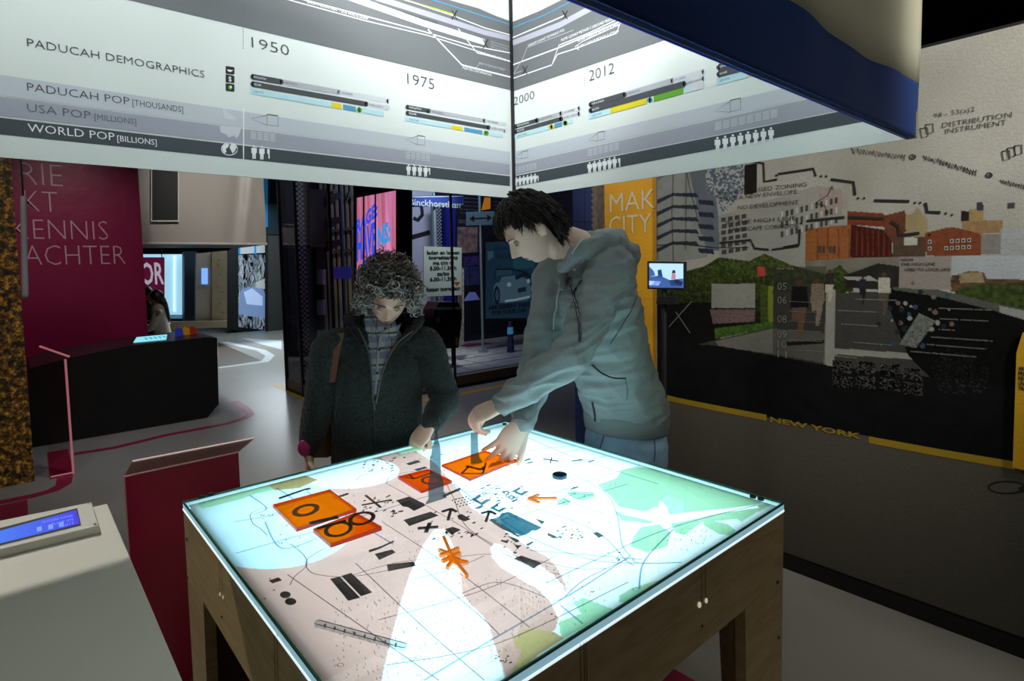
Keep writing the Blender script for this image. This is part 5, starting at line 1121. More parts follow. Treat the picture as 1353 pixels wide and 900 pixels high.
# corrugated wall at back left of the case
cw = thing('corrugated_wall', 'cream corrugated metal wall at the back of the glass case', 'wall panel', (3.4, 8.7, .17))
CWM = mat('corrugated_cream', '55503f', .6)
xs = at(425, 300, 'Y', 8.75).x; xe = at(572, 300, 'Y', 8.75).x; k = xs
while k < xe: MB().cyl((k, 8.75, .16), (k, 8.75, 3.6), .035, 8).build('rib', CWM, cw); k += .085
def polyprism(name, px, val, th, m, par, ax='Y'): return slab(name, px, ax, val, th, m, par)
lw = item('wall_panel', 'pale grey wall panel with a black hook sign inside the case', 'wall panel', (560, 400), val=8.6)
polyprism('board', [(543, 470), (574, 470), (574, 235), (543, 235)], 8.6, .03, mat('panel_pale', 'a3aaa6', .7), lw)
pr = Print('Y', 8.6)
pr.line([(551, 262), (552, 268), (557, 274), (558, 284), (552, 291), (546, 288)], .07, BLK, 2); pr.line([(543, 314), (568, 307)], .08, BLK, 2); pr.build(lw)
# traffic sign silhouette on post with banded pole
ts = item('road_sign', 'dark traffic light silhouette on a black and white banded pole in the case', 'sign', (425, 480), val=7.5)
polyprism('head', [(410, 328), (436, 328), (436, 250), (410, 250)], 7.5, .12, mat('sign_dark', '10121c', .6), ts)
for y in (256, 288, 318): polyprism('hood', [(434, y), (452, y-2), (450, y+6), (434, y+14)], 7.48, .1, mat('sign_dark', '10121c', .6), ts)
polyprism('neck', [(418, 356), (430, 356), (430, 328), (418, 328)], 7.52, .08, mat('sign_dark', '10121c', .6), ts)
for k in range(6):
    a = 356+k*20; m = mat('band_white', '8e90a6', .6) if k % 2 == 0 else mat('band_black', '101018', .6)
    p = at(424, a, 'Y', 7.55); p2 = at(424, min(a+20, 482), 'Y', 7.55); MB().cyl(p2, p, .055, 16).build('pole_band', m, ts)
p = at(424, 470, 'Y', 7.55); MB().cyl((p.x, p.y, .16), p, .055, 16).build('pole_foot', mat('band_black', '101018', .6), ts)
def checker(label, px, y0, y1, val, w_=.05):
    p0 = at(px, y1, 'Y', val); t = thing('checkered_post', label, 'post', (p0.x, val, .17)); z1 = at(px, y0, 'Y', val).z; z0 = .165
    MB().box((p0.x-w_, val, z0), (p0.x+w_, val+w_, z1)).build('post_core', mat('post_pale', '8a8f94', .6), t)
    mb = MB(); s = w_*2/3; k = 0; z = z0
    while z < z1:
        for j in range(3):
            if (j+k) % 2 == 0: mb.box((p0.x-w_+j*s, val-.003, z), (p0.x-w_+(j+1)*s, val, min(z+s, z1)))
        z += s; k += 1
    o = mb.build('check_tile', BLACK, t); o['kind'] = 'stuff'
checker('black and white checkered post at the left of the street scene', 405.5, 232, 480, 7.9); checker('black and white checkered post behind the Binckhorstlaan sign', 585.5, 262, 480, 8.3, .045)
for lab, px, y0, val, r_, c in (('slim dark post beside the neon board', 455, 235, 8.2, .03, '20243a'), ('grey green post behind the parking board', 576.5, 268, 8.35, .05, '5d7f7c')):
    p = at(px, 400, 'Y', val); t = thing('post', lab, 'post', (p.x, val, .17)); MB().cyl((p.x, val, .165), (p.x, val, at(px, y0, 'Y', val).z), r_, 16).build('tube', mat('post_'+c, c, .5), t)
t = item('blue_column', 'deep blue square column beside the checkered post', 'column', (595, 400), val=8.45); polyprism('column', [(590, 470), (602, 470), (602, 270), (590, 270)], 8.45, .12, mat('column_deep_blue', '161d6a', .5, emit='16208c', estr=.04), t)
t = item('small_sign', 'small blue sign plate on the slim dark post', 'sign', (445, 480), val=8.05); polyprism('plate', [(438, 369), (465, 368), (465, 352), (438, 353)], 8.05, .02, mat('plate_indigo', '1d2470', .5, emit='1d2470', estr=.25), t)
pr = Print('Y', 8.05); pr.text('BINCKHORST', (440, 359), (461, 358.5), (440, 356), mat('plate_text', '4a55a8', .5)); pr.text('HAVEN', (443, 366), (457, 365.5), (443, 362.5), mat('plate_text', '4a55a8', .5)); pr.build(t)
p = at(455, 400, 'Y', 8.07); 
# neon board
NX = at(497, 320, 'Y', 7.3).x
nb_ = thing('lit_sign_board', 'glowing pink sign board with blue letters behind the woman', 'sign', (NX, 7.3, .17))
NBM = bpy.data.materials.new('neon_pink'); NBM.use_nodes = True; nt = NBM.node_tree; b = nt.nodes['Principled BSDF']; tc = nt.nodes.new('ShaderNodeTexCoord')
mp = nt.nodes.new('ShaderNodeMapping'); nt.links.new(tc.outputs['Object'], mp.inputs[0]); mp.inputs['Scale'].default_value = (6, 6, .25)
n1 = nt.nodes.new('ShaderNodeTexNoise'); n1.inputs['Scale'].default_value = 1.2; n1.inputs['Detail'].default_value = 3; nt.links.new(mp.outputs[0], n1.inputs[0])
cr = nt.nodes.new('ShaderNodeValToRGB'); nt.links.new(n1.outputs[0], cr.inputs[0]); cr.color_ramp.elements[0].position = .35; cr.color_ramp.elements[0].color = (*lin('c25a58'), 1); cr.color_ramp.elements[1].position = .65; cr.color_ramp.elements[1].color = (*lin('f59ad0'), 1)
nt.links.new(cr.outputs[0], b.inputs['Emission Color']); b.inputs['Emission Strength'].default_value = .9; b.inputs['Base Color'].default_value = (.1, .02, .03, 1)
slab('lit_panel', [(470, 395), (523, 395), (523, 251), (470, 261)], 'X', NX, .02, NBM, nb_)
slab('frame', [(467, 397), (470, 397), (470, 258), (467, 258)], 'X', NX-.02, .03, FR, nb_); slab('frame', [(467, 262), (525, 251), (525, 240), (467, 240)], 'X', NX-.02, .03, FR, nb_)
slab('cabinet_side', [(523, 490), (543, 490), (543, 230), (523, 230)], 'X', NX-.01, .02, FR, nb_)
for x in (479.5, 495): slab('divider', [(x, 395), (x+1.3, 395), (x+1.3, 250), (x, 250)], 'X', NX-.01, .01, FR, nb_)
pr = Print('X', NX); BL = em('neon_blue', '3a5af0', .9); BL2 = em('neon_cyan', '3f9fe8', .95)
pr.text('RAGE:', (471, 309), (499, 284), (471, 293), BL, .05, 3, 'lettering', False); pr.text('HAVE', (472, 344), (497, 330), (472, 310), BL, .05, 3, 'lettering', False); pr.text('NS:', (499, 327), (516, 317), (499, 303), BL2, .05, 3, 'lettering', False)
pr.text('OP', (474, 384), (500, 366), (474, 352), BL, .05, 3, 'lettering', False); pr.build(nb_)
# yellow lit letters on the corrugated wall
t = thing('wall_lettering', 'large black letters on the yellow lit corrugated wall', 'sign', (at(445, 300, 'Y', 8.65).x, 8.65, 1.2))
for px in ([(440, 265), (446, 265), (446, 250), (440, 250)], [(458, 265), (463, 250), (468, 265), (464, 265), (462, 258), (460, 265)], [(440, 306), (468, 303), (468, 300), (440, 303)], [(442, 334), (468, 331), (468, 328), (442, 331)], [(440, 300), (443, 300), (443, 288), (440, 288)]): polyprism('letter', px, 8.65, .03, BLACK, t)
lamp('SPOT', 'wall_uplight', (4.0, 8.2, .4), (4.15, 8.75, 1.9), 22, .05, (1, .75, .25), spot=50, blend=1)
# street name sign
st = item('street_sign', 'blue street name sign reading Binckhorstlaan', 'sign', (575, 470), val=7.2)
polyprism('plate', [(535, 274), (613, 271), (613, 258), (535, 259)], 7.2, .02, mat('sign_blue', '1c2f6e', .5), st)
pr = Print('Y', 7.2); pr.ring([(536, 272.6), (612, 269.8), (612, 259.4), (536, 260.4)], .012, mat('sign_letter', '8e979c', .7), 2); pr.text('Binckhorstlaan', (541, 271), (608, 268), (541, 262.5), mat('sign_letter', '8e979c', .7), .01); pr.build(st)
ps = at(574, 273, 'Y', 7.23); MB().cyl((ps.x, ps.y+.01, .165), (ps.x, ps.y+.01, ps.z+.2), .02).build('pole', mat('pole_grey', '6f8486', .4, .4), st)
# loading times board
ld = item('loading_board', 'pale grey board listing Dutch loading hours beside the woman', 'sign', (585, 470), val=7.0)
polyprism('board', [(560, 392), (610, 390), (610, 327), (560, 325.5)], 7.0, .02, mat('board_pale', '9fa9a2', .6), ld)
pr = Print('Y', 7.0)
for s, a, b_ in (('laden en lossen', (564, 336), (607, 335.5)), ('toegestaan op', (566, 342.5), (605, 342)), ('ma t/m vr', (572, 349.7), (600, 349)), ('5.00-11.30 h', (568, 357), (603, 356)), ('za/zo', (577, 364), (594, 363.5)), ('6.00-11.30 h', (568, 371.5), (603, 371)), ('fietsen toegestaan', (563, 385), (608, 384))): pr.text(s, a, b_, (a[0], a[1]-4.6), BLK, .04)
pr.poly([(599, 373), (608, 372.5), (604, 377.5)], mat('sign_red', 'a8301c', .5), 2); pr.build(ld)
p = at(577, 391, 'Y', 7.03); MB().cyl((p.x, p.y, .165), (p.x, p.y, p.z+.3), .018).build('pole', mat('pole_grey', '6f8486', .4, .4), ld)
# dark info wall with crowd photo
iw = item('info_wall', 'dark wall panel with pale text lines and a crowd photograph', 'wall panel', (620, 470), val=8.7)
polyprism('panel', [(600, 475), (760, 465), (760, 225), (600, 230)], 8.7, .03, mat('info_dark', '0e101a', .6), iw)
pr = Print('Y', 8.7); CRW = mat('crowd_photo', '7f6a5a', .7, var=.55, vscale=9)
pr.poly([(604, 335), (631, 333), (631, 300), (604, 300)], CRW, 2, 'photo'); TXD = mat('text_dim', '6a6a6e', .7)
for k in range(5): pr.text('van schepen en havens', (608, 262+k*5), (632, 261+k*5), (608, 260+k*5), TXD, 0); pr.text('straat en stad', (652, 262+k*5), (680, 261+k*5), (652, 260+k*5), TXD, 0)
pr.text('2002', (605, 295), (615, 294.5), (605, 290), TXD)
pr.poly([(612, 352), (636, 350), (636, 338), (612, 339)], mat('photo_red_blue', '3a2a5a', .6, var=.5, vscale=7), 2, 'photo')
pr.poly([(612, 398), (634, 396), (628, 386), (620, 386)], mat('photo_lilac', '6a78b0', .6, emit='6a78b0', estr=.2), 2, 'photo'); pr.poly([(611, 378), (634, 376), (634, 352), (611, 353)], mat('photo_slate', '30365a', .6, var=.4, vscale=9), 2, 'photo')
pr.poly([(636, 278), (648, 276), (648, 261), (640, 261)], em('lantern_orange', 'b4701c', .5), 3, 'photo'); pr.build(iw)
# arrow sign on pole
ar = item('arrow_sign', 'pale one-way sign with a double-headed black arrow on a steel pole', 'sign', (635, 480), val=7.4)
polyprism('plate', [(617, 298), (653, 297), (653, 279), (617, 280)], 7.4, .02, mat('plate_green_grey', '5f7a7a', .5), ar)
pr = Print('Y', 7.4); pr.line([(624, 288.8), (646, 288)], .02, BLK, 2)
pr.poly([(620, 289), (627, 284), (626, 288.7), (627, 293.5)], BLK, 2); pr.poly([(650, 288), (643, 283), (644, 288), (643, 292.5)], BLK, 2); pr.build(ar)
p = at(634.5, 300, 'Y', 7.43); MB().cyl((p.x, p.y, .165), (p.x, p.y, at(634, 250, 'Y', 7.43).z), .022).build('pole', mat('pole_steel', '7f9a98', .35, .6), ar); MB().cyl((p.x, p.y, .165), (p.x, p.y, .19), .08).build('pole_foot', mat('pole_steel', '7f9a98', .35, .6), ar)
# car poster
cpn = item('car_poster', 'dim blue poster with a rounded old car above the words amusement park', 'poster', (680, 470), val=7.6)
PM = lambda c: mat('poster_'+c, c, .6, emit=c, estr=.35)
polyprism('frame', [(639, 426), (716, 424), (716, 312), (639, 315)], 7.6, .04, BLACK, cpn)
pr = Print('Y', 7.6)
pr.poly([(641.5, 421), (712, 420), (712, 318), (641.5, 320)], PM('1b3444'), 1, 'poster_sheet'); pr.poly([(644, 345), (652, 340), (652, 332), (644, 332)], PM('3a5a68'), 2, 'poster_picture'); pr.poly([(678, 356), (706, 354), (706, 340), (678, 342)], PM('234a52'), 2, 'poster_picture')
pr.poly([(652, 398), (652, 380), (655, 374), (660, 373), (663, 366), (680, 364), (695, 368), (701, 378), (702, 392), (696, 397), (670, 400), (660, 400)], PM('46606a'), 3, 'poster_car')
pr.poly([(654, 366), (656, 357), (676, 356), (676, 363), (660, 364)], PM('2a4450'), 3, 'poster_car'); pr.line([(653, 370), (655, 356), (677, 355.5), (695, 360), (703, 368)], .03, PM('0c1a24'), 4, 'poster_line')
pr.ell((656.5, 390), 4.2, 12, PM('0c1620'), 4, 16, 'poster_car'); pr.ell((656.8, 390), 2.4, 7.5, PM('2f4550'), 5, 16, 'poster_car')
pr.ell((672.5, 376), 3, 3, PM('87a0a0'), 5, 12, 'poster_car'); pr.ell((698, 371.5), 2.4, 3, PM('87a0a0'), 5, 12, 'poster_car')
pr.poly([(684, 381), (695, 379), (695, 385), (684, 387)], PM('16242e'), 4, 'poster_car'); pr.line([(667, 398), (682, 396), (700, 392)], .04, PM('8fa4a8'), 5, 'poster_line'); pr.line([(681, 368), (692, 362), (700, 366)], .07, PM('101e28'), 4, 'poster_line')
pr.text('NEW', (655, 331), (671, 330), (655, 325), PM('0c1a24')); pr.text('HAVEN', (656, 342), (680, 341), (656, 335), PM('0c1a24'))
pr.text('AMUSEMENT PARK', (645, 409.5), (701, 408), (645, 404), PM('0a141c'), .06); pr.text('FOR YOUR CAR', (650, 416), (696, 415), (650, 411), PM('0a141c'), .06); pr.build(cpn)
# parking meter, cone, bench
bn = item('waste_bin', 'black street bin with domed lid and orange sticker in the case', 'bin', (592, 480), val=6.6)
BNM = mat('bin_black', '08090b', .35)
V = [at(x, y, 'Y', 6.6) for x, y in ((574, 462), (606, 460), (611, 420), (610, 410), (606, 399), (580, 399), (574, 410), (573, 420))]
MB().prism(V, (0, .3, 0)).build('body', BNM, bn, bevel=.01); polyprism('handle', [(566, 410), (611, 409), (611, 406.5), (566, 407)], 6.58, .02, mat('handle_steel', '9aa6ac', .3, .7), bn)
polyprism('sticker', [(599, 457), (605, 456), (605, 446), (599, 447)], 6.595, .004, mat('sticker_orange', 'a8701c', .5), bn); polyprism('sticker', [(576, 426), (582, 426), (582, 419), (576, 419)], 6.595, .004, mat('sticker_tan', '6f5a3a', .5), bn)
for px in (584, 598): p = at(px, 462, 'Y', 6.75); MB().cyl((p.x, p.y, .165), (p.x, p.y, p.z+.02), .02).build('leg', BNM, bn)
pb_ = item('patterned_board', 'tall narrow board with a torn speckled edge behind the bin', 'board', (612, 470), val=7.05); polyprism('board', [(606, 458), (613, 455), (613, 356), (610, 352), (606, 358)], 7.05, .02, mat('torn_paper', '978d80', .7, var=.4, vscale=25), pb_)
cn = item('bollard', 'dark blue tapered bollard with a pale blue band by the poster', 'bollard', (675, 478), val=7.1)
p = at(675, 479, 'Y', 7.1); z1 = at(675, 425, 'Y', 7.1).z; MB().cyl((p.x, 7.1, .165), (p.x, 7.1, z1), .062, 20, .035).build('body', mat('bollard_blue', '16233f', .5), cn); MB().cyl((p.x, 7.1, z1-.20), (p.x, 7.1, z1-.09), .051, 20, .045).build('band', em('band_cyan', '3f86a8', .35), cn)
bc = item('red_bench', 'low dark red bench at the back of the street scene', 'bench', (660, 470), val=8.1); polyprism('seat', [(617, 464), (704, 456), (704, 450), (617, 457)], 8.1, .25, mat('bench_red', '6a1c38', .5), bc)
for x in (622, 645, 698): p = at(x, 462, 'Y', 8.2); MB().box((p.x-.02, 8.15, .165), (p.x+.02, 8.3, p.z)).build('leg', BLACK, bc)
# ================================================================ people
def cvec(l, d, z=0): return LAT*l+DEP*d+ZZ*z     # lateral (right in photo), away from camera, up
def skinmat(name, base, lip):
    m = mat(name, base, .5, bump=.05, bscale=250); b = m.node_tree.nodes['Principled BSDF']
    b.inputs['Subsurface Weight'].default_value = .12; b.inputs['Subsurface Radius'].default_value = (.02, .008, .004); return m
def head_part(O, F, U, s=1.0, wf=1.0, jaw=1.0, nose=1.0, mouth_open=0):
    """sculpted head; F = facing, U = crown direction"""
    F = F.normalized(); U = (U-F*U.dot(F)).normalized(); X = F.cross(U)
    V = []; Fc = []; nu, nv = 96, 72
    g = lambda v, c, w_: math.exp(-((v-c)/w_)**2)
    for i in range(nv+1):
        th = math.pi*(i+.01)/(nv+.02); cz = math.cos(th); sr = math.sin(th)
        for j in range(nu):
            ph = 2*math.pi*j/nu; cx, cy = math.cos(ph), math.sin(ph)
            z = .118*cz if cz > 0 else .122*cz
            t = max(0, -z/.122)
            wx = .076*(1-.30*t**1.6*jaw); wy = .095 if cy > 0 else .100*(1-.35*t**1.3)
            x = wx*sr**.85*cx; y = wy*sr**(.85 if cy < 0 else .72)*cy
            if cy > 0:
                y *= 1-.05*t
                fr = cy**.5*sr**.3 if sr > .05 else 0
                ax = abs(x)
                y += .007*g(z, .022, .010)*g(ax, .028, .022)*fr            # brow ridge
                y -= .013*g(z, .002, .013)*g(ax, .032, .015)*fr            # sockets
                y += .006*g(z, -.030, .018)*g(ax, .042, .016)*fr           # cheeks
                nz = max(0, min(1, (.012-z)/.052))
                if -.062 < z < .02:
                    hgt = .026*nose*nz*(1 if z > -.040 else max(0, 1-(-.040-z)/.014)); y += hgt*math.exp(-(x/(.0075+.007*nz))**2)*fr
                y += .008*g(z, -.045, .007)*g(ax, .012, .006)*fr           # nostril wings
                y += .008*g(z, -.066, .0055)*g(x, 0, .020)*fr; y += .0075*g(z, -.080, .006)*g(x, 0, .017)*fr
                y -= .006*g(z, -.073, .0028)*g(x, 0, .022)*fr
                y -= .004*g(z, -.092, .006)*g(x, 0, .020)*fr; y += .009*g(z, -.110, .012)*g(x, 0, .020)*fr
            V.append(O+(X*x+F*y+U*z)*s*1.0)
    for i in range(nv):
        for j in range(nu): Fc.append((i*nu+j, (i+1)*nu+j, (i+1)*nu+(j+1) % nu, i*nu+(j+1) % nu))
    Fc.append(tuple(range(nu))); Fc.append(tuple(range(nv*nu, (nv+1)*nu))[::-1])
    parts = [(V, Fc)]
    for sx in (-1, 1):   # ears
        c = O+(X*(.077*sx)+F*(-.012)+U*(-.012))*s; e = (X*sx*.5-F*.86).normalized(); n = e.cross(U).normalized()
        parts.append(ellipsoid(c+e*.006*s, (.017*s, .006*s, .031*s), (e, n, U)))
        q = [c+(e*(.016*math.cos(a))+U*(.028*math.sin(a)+.004))*s+n*.0 for a in np.linspace(-1.6, 2.2, 9)]; parts.append(tube(q, [.0042*s]*9, n=8, k=2))
    return parts, X
def hand_parts(wr, F, N, S, L=.185, curls=None, spread=.10, thumb=(.5, .4, .3), tdir=None, wrist_from=None):
    """open palm box with four jointed fingers and a thumb; bends toward N; S = thumb side"""
    F = F.normalized(); N = (N-F*N.dot(F)).normalized(); S = (S-F*S.dot(F)-N*S.dot(N)).normalized()
    k = L/.185; P_ = []
    P_.append(tube([wr-F*.02*k, wr+F*.012*k, wr+F*.05*k, wr+F*.088*k], [(.029*k, .021*k), (.033*k, .020*k), (.043*k, .018*k), (.042*k, .014*k)], side=S, n=16, k=3))
    P_.append(ellipsoid(wr+F*.035*k+S*.026*k+N*.008*k, (.026*k, .016*k, .015*k), (F, S, N)))
    curls = curls or [(.3, .3, .2)]*4; lens = [(.042, .026, .021), (.046, .030, .022), (.043, .028, .022), (.034, .021, .019)]
    rads = [.0100, .0102, .0098, .0086]; info = []
    for i in range(4):
        b = wr+F*.086*k+S*(.030-.0200*i)*k*1.0; a = spread*(1.2-.8*i); d = (F+S*a).normalized(); pts = [b-d*.02*k, b]; ang = 0; dd = d
        for j in range(3):
            ang += curls[i][j]; dd = (d*math.cos(ang)+N*math.sin(ang)); pts.append(pts[-1]+dd*lens[i][j]*k)
        r = rads[i]*k
        P_.append(tube(pts, [r*1.1, r*1.12, r*1.0, r*.9, r*.74], n=12, k=4)); info.append((pts[-1], dd, r))
        P_.append(ellipsoid(pts[1], (r*1.2, r*1.15, r*1.1), (d, S, N), 10, 8)); P_.append(ellipsoid(pts[2], (r*1.1, r*1.08, r*1.08), (d, S, N), 10, 8))
    td = (tdir or (F*.6+S*.7+N*.35)).normalized(); b = wr+F*.022*k+S*.026*k+N*.004*k; pts = [b, b+td*.040*k]; v = td
    for j, l in enumerate((.034, .027)):
        ang = thumb[j+1]; v = (v*math.cos(ang)+(F*.5+N*.5-S*.35).normalized()*math.sin(ang)).normalized(); pts.append(pts[-1]+v*l*k)
    P_.append(tube(pts, [.0155*k, .0125*k, .0105*k, .0085*k], n=12, k=4)); info.append((pts[-1], v, .0095*k))
    return P_, info
def nails(info, N, m, par, flip=False):
    mb = MB()
    for p, d, r in info:
        n = (-N+d*N.dot(d)).normalized(); s = d.cross(n)
        mb.add(*ellipsoid(p+n*r*.55-d*r*.1, (r*.75, r*.55, r*.18), (d, s, n), 10, 6))
    return mb.build('fingernails', m, par, smooth=True)
def cloth_noise(amp, fs, seed=0, st=None):
    def f(v):
        q = Vector((v.x*fs, v.y*fs, v.z*fs*.6))+Vector((seed, seed, seed)); n = noise.noise(q)
        return amp*(1-2*abs(n))*1.0-amp*.5+amp*.3*noise.noise(q*2.7)
    return f
def ribbon(pts, m, name, par, r=.003, n=8, label=None):
    if len(pts) < 2: return None
    V, F = tube(pts, [r]*len(pts), n=n, k=1 if len(pts) == 2 else 1, cap=False); o = obj(name, V, F, m, par, smooth=True)
    if label: o['label'] = label
    return o
def project_polys(o, test):
    """indices of polygons whose centre passes test(px,py,normal,centre)"""
    off = Vector(o.location); q = o.parent
    while q is not None: off += Vector(q.location); q = q.parent
    out = []
    for p in o.data.polygons:
        c = p.center+off; px = proj(c)
        if test(px[0], px[1], p.normal, c): out.append(p.index)
    return out
def pip(x, y, pts):
    c = False; n = len(pts)
    for i in range(n):
        x1, y1 = pts[i]; x2, y2 = pts[(i+1) % n]
        if (y1 > y) != (y2 > y) and x < (x2-x1)*(y-y1)/(y2-y1)+x1: c = not c
    return c
def lock(mb, p, d, up, length, r, curl, n=6, k=4):
    """one tapering lock of hair starting at p along d, bending by curl"""
    pts = [p]; v = d.normalized()
    for i in range(k):
        v = (v+curl*(1/k)).normalized(); pts.append(pts[-1]+v*(length/k))
    mb.add(*tube(pts, [r*1.0]+[r*(1.05-.8*(i+1)/k) for i in range(k)], n=5, k=1 if k == 1 else 1, cap=False))
# ---------------------------------------------------------------- young man in grey hoodie
man = thing('person', 'young man in grey zip hoodie and blue jeans leaning over the table, placing pieces', 'person', tuple(Vector((1.93, 1.5, 0))))
SK = skinmat('skin_man', 'efcbb4', 'a0605a')
hipc = W(826, 566, 2.37); SIDE = Vector((0, -1, 0))      # his left side
FB = Vector((-1, 0, 0))
chest = W(790, 415, 2.28); shm = W(778, 352, 2.25); nb0 = W(762, 325, 2.22)
S_l = W(812, 352, 2.09); S_r = W(736, 356, 2.40)
E_l = W(752, 470, 2.00); Wr_l = W(662, 535, 2.02)
E_r = W(712, 478, 2.27); Wr_r = W(690, 560, 2.06)
HO = W(701, 304, 2.20)
hF = (-LAT*.97-DEP*.22).normalized(); pit = math.radians(38)
hFw = hF*math.cos(pit)-ZZ*math.sin(pit); hUp = hF*math.sin(pit)+ZZ*math.cos(pit)
parts, HX = head_part(HO, hFw, hUp, 1.02, nose=1.4)
parts.append(tube([HO-hUp*.05-hFw*.03, HO-hUp*.11-hFw*.045, nb0+ZZ*.01, shm+Vector((0.03, 0, -.05))], [(.060, .058), (.058, .058), (.066, .060), (.11, .09)], side=SIDE, n=20))
parts.append(tube([shm+Vector((.02, 0, 0)), chest, hipc+ZZ*.1, hipc-ZZ*.06], [(.15, .085), (.155, .10), (.14, .095), (.15, .10)], side=SIDE, n=20))
for S, E_, Wr in ((S_l, E_l, Wr_l), (S_r, E_r, Wr_r)):
    parts.append(tube([S, S.lerp(E_, .5), E_, E_.lerp(Wr, .4), Wr], [.052, .046, .040, .038, .027], n=14))
HT_ = hipc.z
knees = []
for sgn in (1, -1):
    hp_ = hipc+SIDE*(.085*sgn)-ZZ*.05; fx = Vector((hipc.x+.02, hipc.y-.12*sgn, 0))
    kn = hp_.lerp(Vector((fx.x, fx.y, .09)), .48)+Vector((-.04, 0, 0)); an = Vector((fx.x+.03, fx.y, .09)); knees.append((hp_, kn, an))
    parts.append(tube([hp_, hp_.lerp(kn, .5), kn, kn.lerp(an, .4), an], [.085, .075, .055, .052, .036], n=16))
    parts.append(tube([an+Vector((.02, 0, -.04)), an+Vector((-.08, 0, -.055)), an+Vector((-.17, 0, -.062))], [(.034, .03), (.042, .026), (.032, .018)], side=SIDE, n=12))
# his left hand pinches the strip from above; his right hand rests fingertips on the orange plate
strip_top = W(627, 573, (onT((628, 616))-CAMP).dot(FW))
hFl = (strip_top-Wr_l).normalized()
Fd = (W(634, 545, 2.03)-W(668, 536, 2.02)).normalized()
pl_, il = hand_parts(Wr_l, Fd-ZZ*.15, (-ZZ*.85+DEP*.42), (-ZZ*.85+DEP*.42).cross(Fd), .195, [(.60, .50, .3), (.78, .6, .3), (.98, .75, .35), (1.18, .85, .4)], .05, (.4, .35, .35), tdir=Fd*.75-ZZ*.65+DEP*-.25)
parts += pl_
tip = onT((650, 612), .010)
Fr = (W(664, 588, 2.045)-W(691, 556, 2.06)).normalized()
pr_, ir = hand_parts(Wr_r, Fr-ZZ*.12, DEP*.8-ZZ*.35-LAT*.3, Fr.cross(DEP*.8-ZZ*.35-LAT*.3), .200, [(.02, .16, .15), (.08, .2, .15), (.16, .28, .2), (.26, .35, .25)], .24, (.3, .12, .1), tdir=(-ZZ*.85-LAT*.12-DEP*.2))
parts += pr_
body = fuse(parts, .0042, 4, 'body', SK, man)
lipm = mat('lips_man', 'b5685e', .4); body.data.materials.append(lipm)
lc = HO+(hFw*.098-hUp*.0735)*1.02
for i in project_polys(body, lambda x, y, n, c: ((c-lc).dot(hUp)/.0105)**2+((c-lc).dot(HX)/.024)**2+((c-lc).dot(hFw)/.03)**2 < 1): body.data.polygons[i].material_index = 1
NAIL = mat('nail', 'd9b0a0', .3)
nails(il, -ZZ, NAIL, man); nails(ir, DEP*.8-ZZ*.35-LAT*.3, NAIL, man)
EYE = mat('eye_white', 'a39a92', .35); IRIS = mat('iris_dark', '1a120e', .2); BROW = mat('brow_dark', '1c0f0a', .8)
def face_extras(par, O, F, U, X, s, browm, open_=.5):
    for sx in (-1, 1):
        c = O+(X*(.032*sx)+F*.0752+U*.000)*s; V, Fc = ellipsoid(c, (.0120*s,)*3, (X, F, U), 18, 12); e = obj('eye', V, Fc, EYE, par, smooth=True)
        gz = (F-U*.45).normalized(); V, Fc = ellipsoid(c+gz*.0076*s, (.0072*s, .0058*s, .0072*s), (X, gz, U), 14, 8); obj('iris', V, Fc, IRIS, e, smooth=True)
        # upper lid and lashes
        pts = [c+(X*(a*.0145)+F*(.0105-.004*a*a)+U*(.0045-.0045*a*a+(.0-open_*.004)))*s for a in np.linspace(-1, 1, 7)]
        V, Fc = tube(pts, [.0016*s, .0034*s, .0046*s, .0050*s, .0046*s, .0034*s, .0016*s], n=8, k=1); obj('upper_lid', V, Fc, mat('lid_skin', 'cf9f88', .5), par, smooth=True)
        V, Fc = tube([p-U*.0032*s+F*.0016*s for p in pts], [.0007*s]*7, n=6, k=1); obj('lashes', V, Fc, browm, par, smooth=True)
        mb = MB()
        for k in range(26):
            a = -1+2*k/25; p = O+(X*(.032+.019*a)*sx+F*(.097*math.sqrt(max(.05, 1-((.032+.019*a)/.080)**2))+.0045)+U*(.0225-.004*a*a+R.uniform(-.002, .002)))*s
            mb.add(*tube([p, p+(X*sx*.007+U*.0015+F*.0008)*s], [.0015*s, .0006*s], n=5, k=1, cap=False))
        mb.build('eyebrow', browm, par)
face_extras(man, HO, hFw, hUp, HX, 1.02, BROW)
# hair: a fitted cap plus many tapered locks swept forward
HM = mat('hair_dark', '1a0e09', .5, var=.4, vscale=60)
capp = []
def cap_pt(th, ph, s=1.02, rr=1.0):
    """scalp point; th from crown, ph 0=front"""
    x = .083*math.sin(th)*math.sin(ph); y = .105*math.sin(th)*math.cos(ph); z = .124*math.cos(th)
    n = Vector((x/.083**2, y/.105**2, z/.124**2)).normalized()
    return Vector((x*rr, y*rr, z*rr))*s, n
def toW(v, O, F, U, X): return O+X*v.x+F*v.y+U*v.z
V = []; F = []; nu, nv = 40, 22
for i in range(nv+1):
    for j in range(nu):
        ph = 2*math.pi*j/nu; lim = math.radians(48 if abs(math.atan2(math.sin(ph), math.cos(ph))) < .9 else (70 if abs(math.atan2(math.sin(ph), math.cos(ph))) < 1.95 else 124))
        p, n = cap_pt(.02+lim*i/nv, ph, 1.02, 1.07); V.append(toW(p, HO, hFw, hUp, HX))
for i in range(nv):
    for j in range(nu): F.append((i*nu+j, (i+1)*nu+j, (i+1)*nu+(j+1) % nu, i*nu+(j+1) % nu))
F.append(tuple(range(nu)))
mb = MB(); mb.add(V, F); q = random.Random(11)
